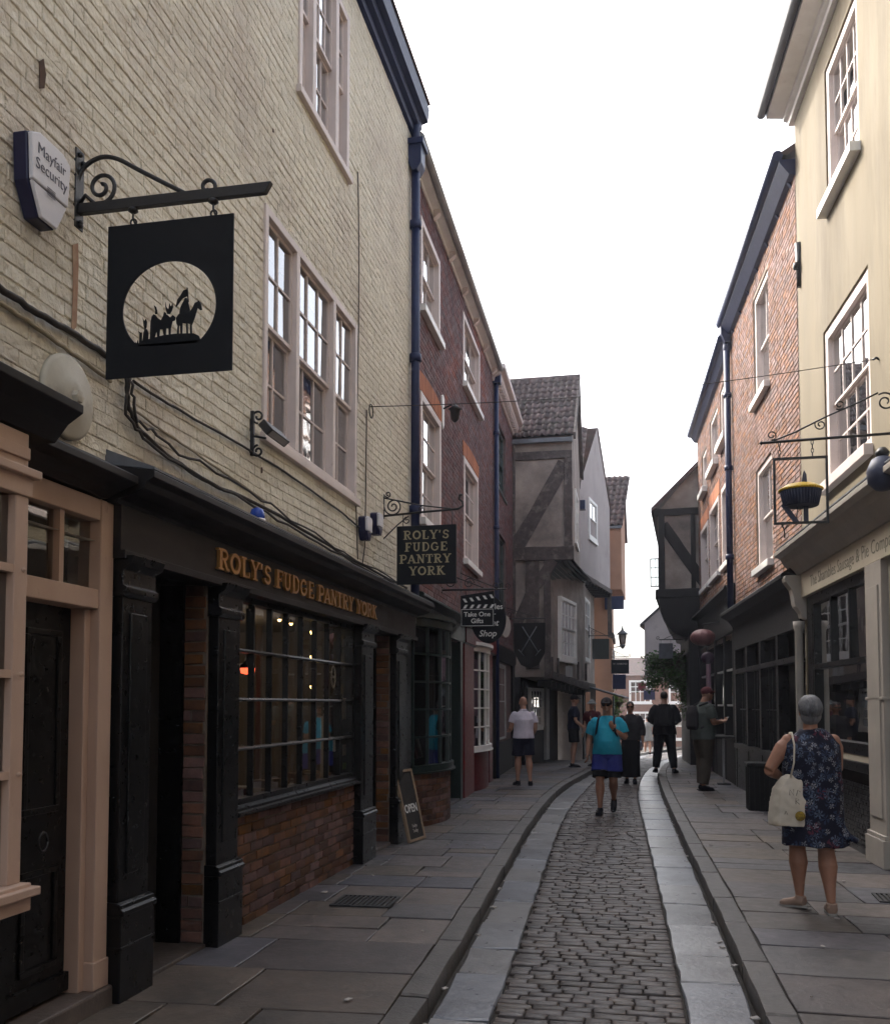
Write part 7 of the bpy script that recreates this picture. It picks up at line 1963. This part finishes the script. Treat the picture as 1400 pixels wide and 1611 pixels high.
# --- man with phone
p = person((1.06, 17.5, PZ), R(-62), 1.84, 'man in an olive T-shirt and brown trousers looking down at his phone', dict(footL=(-.09,.05,0), footR=(.10,-.03,0), lean=.03, hy=.05, hz=-.02, elL=(-.23,.06,1.14), wrL=(-.06,.33,1.16), hdL=(.3,.9,.2), thL=(1,0,.2), elR=(.24,.06,1.14), wrR=(.08,.32,1.15), hdR=(-.3,.9,.25), thR=(-1,0,.2), curlL=.9, curlR=.9), .008, 1.12, belly=.05, skin='skin_tan')
shirt(p, 'olive', hem=.86, sleeve=.75, flare=.015); legs(p, 'brown_cloth', 1.93, 'trousers', ease=.028, disp=.008); shoes(p, 'shoe_dark'); cap_hair(p, 'maroon', 'cap', 'cap')
m = MB(); k = p['k']; c = p['P'](.0,.44,1.19); m.box(-.04,.04,-.005,.005,-.075,.075); o = m.build('mobile_phone', M['black_paint'], None, bevel=.003)
o.location = p['root'].matrix_basis @ c; o.rotation_euler = (R(-55), 0, R(-62)); tag(o, 'black mobile phone held by the man in the olive T-shirt', 'phone')
backpack(p, 'charcoal', 'grey backpack on the man looking at his phone')
# --- two people by the left shops
p = person((-1.62, 23.4, PZ), R(-80), 1.74, 'man in a dark cap, navy shirt and dark shorts standing sideways by the timber house', dict(lean=.02, elL=(-.24,.04,1.14), wrL=(-.16,.24,1.0), elR=(.24,.03,1.13), wrR=(.2,.2,.98)), .011, 1.05)
shirt(p, 'navy', hem=.9, sleeve=.7); legs(p, 'black_cloth', .8); shoes(p, 'shoe_dark'); cap_hair(p, 'black_cloth', 'cap', 'cap')
p = person((-1.16, 23.6, PZ), R(150), 1.62, 'person in a maroon top and pale hat half hidden behind the man in teal', dict(lean=.03, footL=(-.09,.1,0), footR=(.1,-.1,0), elL=(-.24,.05,1.14), wrL=(-.1,.2,1.2), hdL=(.3,.3,.8)), .011, 1.05)
shirt(p, 'maroon', hem=.92, sleeve=.7); legs(p, 'charcoal', .8); shoes(p, 'shoe_dark', 'shoe_sole'); cap_hair(p, 'grey_cloth', 'sunhat', 'sun_hat')
# --- far figures
for (u, Y, H, rz, top_, bot, lab) in ((1018, 42, 1.66, 4, 'grey_cloth', 'grey_cloth', 'distant woman in a grey dress walking away down the middle of the street'), (1005, 46, 1.72, 175, 'charcoal', 'navy', 'distant person in dark clothes left of the woman in grey'),
                                     (1036, 44, 1.70, 170, 'pale_blue', 'navy', 'distant person in a pale blue top beside the man in black'), (1026, 50, 1.72, 10, 'maroon', 'charcoal', 'farthest small figure in a maroon top')):
    x = at_y(u, 1150, Y)[0]
    p = person((x, Y, gz(Y)), R(rz), H, lab, dict(footL=(-.1,.12,0), footR=(.1,-.12,0)), .018, 1.08)
    shirt(p, top_, hem=.62 if 'dress' in lab else .9, sleeve=.6, flare=.05 if 'dress' in lab else 0, name='dress' if 'dress' in lab else 'shirt'); legs(p, bot, .8 if 'dress' in lab else 1.9, 'trousers' if 'dress' not in lab else 'shorts'); cap_hair(p, 'hair_dark', 'short'); shoes(p, 'shoe_dark')
# ================================================================== SIGNS, LAMPS, BOARD, PLANTS
def hang(y, u0, u1, v0, v1, mat, label, wallx, text=None, tmat='chalk', shape='rect', tsize=.2, bracket=True, blabel=None, serif=False):
    x0, zt = at_y(u0, v0, y); x1 = at_y(u1, v0, y)[0]; zb = at_y((u0+u1)/2, v1, y)[1]; zt = at_y((u0+u1)/2, v0, y)[1]
    hw, hh = (x1-x0)/2, zt-zb
    s = empty('hanging_sign', ((x0+x1)/2, y, zb), 0, label, 'sign')
    m = MB()
    if shape == 'rect': m.box(-hw, hw, -.02, .02, 0, hh)
    elif shape == 'oval': m.prism_y([(hw*math.cos(t*math.pi/20), hh/2+hh/2*math.sin(t*math.pi/20)) for t in range(40)], -.02, .02)
    elif shape == 'shield': m.prism_y([(-hw,hh),(hw,hh),(hw*.97,hh*.35),(hw*.55,hh*.08),(0,0),(-hw*.55,hh*.08),(-hw*.97,hh*.35)], -.02, .02)
    m.build('panel', M[mat], s, bevel=.004)
    cx = (x0+x1)/2
    bz = hh + .10
    if bracket:
        b = empty('sign_bracket', (wallx, y, zb+bz), 0, blabel or ('iron arm carrying the ' + label)[:90], 'bracket')
        sg = 1 if cx > wallx else -1; L = abs(cx-wallx)+hw
        a = MB(); a.tube([(0,0,0),(sg*L,0,0)], .014, 8); a.tube([(0,0,.28),(sg*L*.35,0,.16),(sg*L*.8,0,.02)], .009, 6); a.build('arm', M['black_iron'], b)
        a = MB(); a.tube(spiral((sg*.14,0,.11), .09, .02, 0, 1.6, 30, sx=sg), .008, 6); a.tube(spiral((sg*(L+.02),0,.05), .05, .015, R(270), 1.2, 24, sx=sg), .008, 6); a.build('scroll', M['black_iron'], b)
        a = MB(); a.box(-.012*sg, .012*sg, -.02, .02, -.06, .34); a.build('wall_plate', M['black_iron'], b)
    for sx in (-hw*.7, hw*.7): MB().tube([(sx,0,hh*.98 if shape != 'oval' else hh*.85),(sx,0,bz)], .005, 6).build('hanger', M['black_iron'], s)
    if text:
        for (t, fx, fz, size, sh) in text:
            mb = text_mb(t, 1.0, .002, shear=sh, offset=.012); wd_ = max(q[0] for q in mb.v)-min(q[0] for q in mb.v); k_ = size*2*hw/wd_
            mb.v = [(q[0]*k_+fx*hw, q[1]-.0225, q[2]*k_+fz*hh) for q in mb.v]; mb.build('lettering', M[tmat], s)
    return s, hw, hh
# clapperboard sign
s, hw, hh = hang(13.6, 725, 777, 938, 986, 'sign_black', 'black clapperboard shaped sign reading Take One Gifts', C.p0.x-.06, text=[('Take One\nGifts', 0, .29, .80, 0)], blabel='iron arm carrying the clapperboard sign')
f = MB(); f.box(-hw*.96,hw*.96,-.0225,-.0205,hh*.02,hh*.035); f.box(-hw*.96,hw*.96,-.0225,-.0205,hh*.56,hh*.575); f.box(-hw*.96,-hw*.94,-.0224,-.0205,hh*.035,hh*.56); f.box(hw*.94,hw*.96,-.0224,-.0205,hh*.035,hh*.56); f.build('border', M['chalk'], s)
for k in range(5):
    x = -hw*.86 + k*hw*.40
    MB().prism_y([(x,hh*.60),(x+hw*.16,hh*.60),(x+hw*.30,hh*.72),(x+hw*.14,hh*.72)], -.023, -.0205).build('stripe', M['chalk'], s)
    MB().prism_y([(x+hw*.12,hh*.80+k*hh*.03),(x+hw*.28,hh*.80+k*hh*.03),(x+hw*.14,hh*.92+k*hh*.03),(x-hw*.02,hh*.92+k*hh*.03)], -.023, -.0205).build('stripe', M['chalk'], s)
o = MB(); o.prism_y([(-hw,hh*1.0),(hw,hh*1.0),(hw,hh*1.16),(-hw,hh*1.02)], -.0195, .0195); o.build('clapper', M['sign_black'], s)
# oval sweet shop sign
s, hw, hh = hang(15.3, 741, 796, 937, 1012, 'sign_black', 'dark oval sign reading Sweet Shop behind the clapperboard sign', C.p0.x-.10, shape='oval', text=[('Shambles', 0, .76, .82, 0), ('Sweet', -.05, .42, .62, .25), ('Shop', -.05, .20, .50, .25)], blabel='iron arm carrying the oval sweet shop sign')
MB().box(-.12,.12,-.0225,-.0205,hh*.60,hh*.615).build('rule', M['chalk'], s)
x, z = at_y(794, 985, 16.2)
cd_ = empty('disc_sign', (x, 16.2, z), 0, 'small pale disc sign seen edge-on beside the oval sign', 'sign'); cd_.rotation_euler = (0, 0, R(72))
MB().lathe([(.19,-.02),(.20,0),(.19,.02)], axis='y', n=24).build('disc', M['grey_post'], cd_); MB().tube([(0,0,.19),(0,0,.42)], .01, 6).build('hanger', M['black_iron'], cd_)
# dark shield with crossed tools
s, hw, hh = hang(21.4, 808, 858, 980, 1052, 'timber_black', 'dim dark shield sign with a crossed emblem in front of the timber house', -3.05, shape='shield', blabel='iron arm carrying the dim shield sign')
m = MB()
for sg in (-1, 1): m.tube([(sg*-hw*.55,-.024,hh*.35),(sg*hw*.45,-.024,hh*.92)], .012, 6); m.tube([(sg*-hw*.7,-.024,hh*.42),(sg*-hw*.35,-.024,hh*.28)], .01, 6)
m.build('emblem', M['lead'], s)
# far signs on the left
hang(30.5, 931, 958, 1005, 1037, 'green_paint', 'dark green sign beyond the plaster gable with scrollwork above', -1.6, blabel='scrolled arm carrying the dark green far sign')
hang(33.0, 961, 989, 1038, 1060, 'sign_black', 'black oblong sign with small lettering before the orange house', -1.0, text=[('W. HAMOND', 0, .70, .8, 0)], tmat='curtain', blabel='iron arm carrying the black oblong sign')
hang(34.5, 955, 984, 1061, 1084, 'navy_flare_tint', 'second dark sign directly below the black oblong sign', -.8, blabel='iron arm carrying the lower far sign')
hang(33.6, 946, 962, 1038, 1062, 'lead', 'small grey sign between the dark green and black oblong signs', -1.3, bracket=False)
# right: square sign, round N sign, far dark signs
hang(26.5, 1036, 1058, 1012, 1036, 'lead', 'square grey sign under scrolled ironwork at the jettied house', 1.2, blabel='ornate scrolled arm over the square grey sign')
s, hw, hh = hang(33.0, 1022, 1040, 1062, 1078, 'fascia_cream', 'round cream sign with a letter N on the far right', 1.9, shape='oval', text=[('N', 0, .5, .42, .2)], tmat='timber_black', blabel='iron arm carrying the round N sign')
hang(40.0, 1003, 1016, 1075, 1087, 'maroon', 'small dark shield sign far down the street', 2.6, shape='shield', bracket=False)
hang(41.0, 1012, 1030, 1086, 1101, 'navy_flare_tint', 'small dark oblong sign far down the street', 2.8, bracket=False)
# pink ribbed lantern and purple ball over the mauve pilaster
def lantern(y, u, v, ru, mat, label, squash=.72, ribs=True, wallx=1.7):
    x, z = at_y(u, v, y); r_ = ru/1500*y
    e = empty('ball_ornament', (x, y, z-r_*squash), 0, label, 'ornament')
    m = MB(); N = 48; K = 14
    for i in range(K+1):
        a = math.pi*i/K
        for j in range(N):
            t = 2*math.pi*j/N; rr = r_*(1+.07*abs(math.sin(t*6))*(1 if ribs else 0))*max(math.sin(a), .03)
            m.v.append((rr*math.cos(t), rr*math.sin(t), r_*squash*(1-math.cos(a))))
    for i in range(K):
        for j in range(N): m.f.append((i*N+j, i*N+(j+1)%N, (i+1)*N+(j+1)%N, (i+1)*N+j)); m.sm.append(True)
    m.build('ball', M[mat], e)
    MB().tube([(0,0,2*r_*squash-.01),(0.01,0,2*r_*squash+.10),(wallx-x,0,2*r_*squash+.16)], .012, 6).build('arm', M['black_iron'], e)
lantern(20.6, 1105, 1003, 18, 'pink_lantern', 'dusty pink ribbed pumpkin shaped ornament hanging over the dark shopfront')
lantern(20.9, 1113, 1035, 10, 'purple', 'small purple ball hanging below the pink ribbed ornament', .95, False)
# street lantern on the orange house
x, z = at_y(979, 1010, 36)
sl = empty('street_lantern', (-.99, 36, z-.2), 0, 'old fashioned glazed lantern on a wall bracket against the sky', 'lantern')
dx = x + .99
MB().tube([(-.1,0,.0),(dx*.5,0,.02),(dx,0,.06)], .02, 8).build('arm', M['black_iron'], sl)
f = MB(); zb = .10; zt = .48
for a in range(4):
    t = math.pi/4 + a*math.pi/2; t2 = t+math.pi/2
    f.tube([(dx+.10*math.cos(t),.10*math.sin(t),zb),(dx+.165*math.cos(t),.165*math.sin(t),zt)], .014, 6)
    f.tube([(dx+.165*math.cos(t),.165*math.sin(t),zt),(dx+.165*math.cos(t2),.165*math.sin(t2),zt)], .018, 6)
f.build('frame', M['black_iron'], sl)
m = MB(); m.lathe([(.11,zb+.01),(.155,zt-.02)], c=(dx,0,0), n=4); m.build('glass', M['curtain'], sl)
m = MB(); m.lathe([(.235,zt),(.18,zt+.05),(.08,zt+.14),(.04,zt+.17),(.05,zt+.20),(.018,zt+.26),(.024,zt+.29),(.005,zt+.34)], c=(dx,0,0), n=12); m.lathe([(.04,-.05),(.12,.08),(.10,zb)], c=(dx,0,0), n=10); m.build('roof_cap', M['lead'], sl)
# chalkboard leaning at the fudge shop
bx_, by_ = -2.46, 10.42
cb = empty('pavement_board', (bx_, by_, PT+.005), R(80), 'black chalkboard reading OPEN leaning against the far pilaster of the fudge shop', 'board')
b = MB(); b.box(-.20,.20,-.012,.0,0,.78); o = b.build('panel', M['board'], cb); o.rotation_euler = (R(-13), 0, 0)
f = MB(); f.box(-.225,-.19,-.022,.012,0,.80); f.box(.19,.225,-.022,.012,0,.80); f.box(-.19,.19,-.0215,.0115,.77,.80); f.box(-.19,.19,-.0215,.0115,0,.03); q = f.build('frame', M['wood_edge'], cb, bevel=.003); q.rotation_euler = (R(-13), 0, 0)
t = text_mb('OPEN', .13, .002, offset=.002); shift(t, 0, -.0135, .36); q = t.build('lettering', M['chalk'], cb); q.rotation_euler = (R(-13), 0, 0)
t = text_mb('Fudge\nToday', .055, .002, offset=.001); shift(t, 0, -.0135, .14); q = t.build('small_lettering', M['curtain'], cb); q.rotation_euler = (R(-13), 0, 0)

# foliage: baskets and ivy as many small leaves around stems
def plant(loc, rx, ry, rz_, n, mat, name, label, seed, leaf=.05, droop=0.0, pot=None):
    r = random.Random(seed)
    e = empty(name, loc, 0, label, 'plant', 'greenery along the shops')
    m = MB(); st = MB()
    for k in range(max(8, n//40)):
        d = Vector((r.gauss(0,1), r.gauss(0,1), r.gauss(0,.8))).normalized(); q = Vector((d.x*rx, d.y*ry, d.z*rz_))*r.uniform(.6,.95)
        st.tube([(0,0,0), tuple(q*.5+Vector((0,0,.03))), tuple(q-Vector((0,0,droop*.3)))], .006, 5)
    st.build('stems', M['stem'], e)
    cl = [Vector((r.gauss(0,.5)*rx, r.gauss(0,.5)*ry, r.gauss(0,.5)*rz_)) for _ in range(14)]
    for k in range(n):
        c = r.choice(cl); p = c + Vector((r.gauss(0,.25)*rx, r.gauss(0,.25)*ry, r.gauss(0,.22)*rz_ - droop*r.random()**2))
        a = Vector((r.gauss(0,1), r.gauss(0,1), r.gauss(0,.6))).normalized(); b = a.orthogonal().normalized(); L = leaf*r.uniform(.6,1.3)
        nn = a.cross(b)
        m.add([tuple(p), tuple(p+a*L*.5+b*L*.32), tuple(p+a*L+nn*L*.1), tuple(p+a*L*.5-b*L*.32)], [(0,1,2,3)])
    m.build('leaves', M[mat], e, kind='stuff')
    if pot: MB().lathe([(rx*.25,-rz_*.9),(rx*.55,-rz_*.35),(rx*.6,-rz_*.3)], n=14).build('basket', M['stem'], e)
    return e
x, z = at_y(970, 1100, 35); plant((x, 35, z), .42, .4, .34, 900, 'leaf_lime', 'hanging_basket', 'bright lime green hanging basket above the people on the left', 3, .07, .1, True)
x, z = at_y(962, 1118, 34); plant((x, 34, z), .3, .3, .3, 500, 'leaf', 'hanging_basket', 'darker hanging basket below the lime green one', 4, .07, .15, True)
x, z = at_y(1062, 1048, 27.3); plant((x, 27.3, z), .66, .6, .46, 4200, 'leaf', 'hanging_ivy', 'thick dark ivy hanging over the shop by the jettied house', 5, .10, .30)
x, z = at_y(1078, 1083, 27.0); plant((x, 27.0, z), .32, .3, .38, 1400, 'leaf', 'hanging_ivy', 'trailing end of the ivy above the man with the phone', 6, .06, .3)
x, z = at_y(1040, 1040, 31); plant((x, 31, z), .3, .3, .3, 500, 'leaf_lime', 'hanging_basket', 'small sunlit green basket beyond the ivy on the right', 7, .07, .1, True)
# lit striped awning at the left bend
aw = empty('shop_awning', (-1.35, 31.0, 1.9), 0, 'low awning of ragged cloth beside the far left shops', 'awning')
m = MB(); m.hexa([(-.25,-1.4,.25),(.85,-1.4,-.08),(.95,1.6,-.08),(-.15,1.6,.25)], [(-.25,-1.4,.28),(.85,-1.4,-.05),(.95,1.6,-.05),(-.15,1.6,.28)]); m.build('cloth', M['lead'], aw)
for k in range(4): MB().tube([(-.25+.03*k,-1.35+k*.98,.24),(.85+.03*k,-1.35+k*.98,-.09)], .015, 6).build('rod', M['black_iron'], aw)
# ledge table outside the dark shop
tb = empty('window_ledge', (1.52, 18.9, PT), 0, 'narrow ledge on a pale leg against the dark shopfront on the right', 'ledge')
MB().box(-.22,.22,-.3,.3,.88,.92).build('top', M['timber_black'], tb, bevel=.005); MB().box(-.02,.02,-.02,.02,.02,.88).build('leg', M['grey_post'], tb); MB().box(-.12,.12,-.12,.12,0,.03).build('foot', M['black_iron'], tb)

# scraps blown along the gutters
r = random.Random(21); m = MB()
for k in range(60):
    y = r.uniform(4.5, 16) ; x = r.choice((kerbL(y)+r.uniform(.01,.06), slabR(y)-r.uniform(.01,.06), r.uniform(wallL(y)+.2, kerbL(y)-.2), r.uniform(slabR(y)+.2, wallR(y)-.2)))
    z = .012 if kerbL(y) < x < slabR(y) else PT+.008
    a = r.uniform(0, 6.3); L = r.uniform(.008, .025); w_ = L*r.uniform(.3,.8); c_, s_ = math.cos(a), math.sin(a)
    q = [(-L,-w_),(L,-w_),(L,w_),(-L,w_)]
    m.hexa([(x+u*c_-v*s_, y+u*s_+v*c_, z) for u, v in q], [(x+u*c_-v*s_, y+u*s_+v*c_, z+.004+r.uniform(0,.006)) for u, v in q])
tag(m.build('litter', M['curtain']), 'pale scraps of litter scattered on the flags and gutters', 'litter', kind='stuff')

# thin scattering volume added, standing in mostly for lens glare over the distance
hz = MB(); hz.box(-60, 60, -30, 110, -4.5, 13.5)
hm = bpy.data.materials.new('glare_haze'); hm.use_nodes = True
hn, hl = hm.node_tree.nodes, hm.node_tree.links
hn.remove(hn['Principled BSDF'])
pv = hn.new('ShaderNodeVolumePrincipled'); pv.inputs['Color'].default_value = (0.86, 0.89, 1.0, 1); pv.inputs['Density'].default_value = 0.0013; pv.inputs['Anisotropy'].default_value = 0.5
hl.new(pv.outputs[0], hn['Material Output'].inputs['Volume'])
tag(hz.build('glare_haze', hm), 'pale blue volume added in the street, standing in mostly for lens glare', 'glare_haze', kind='stuff')

bpy.data.scenes.remove(WORK)
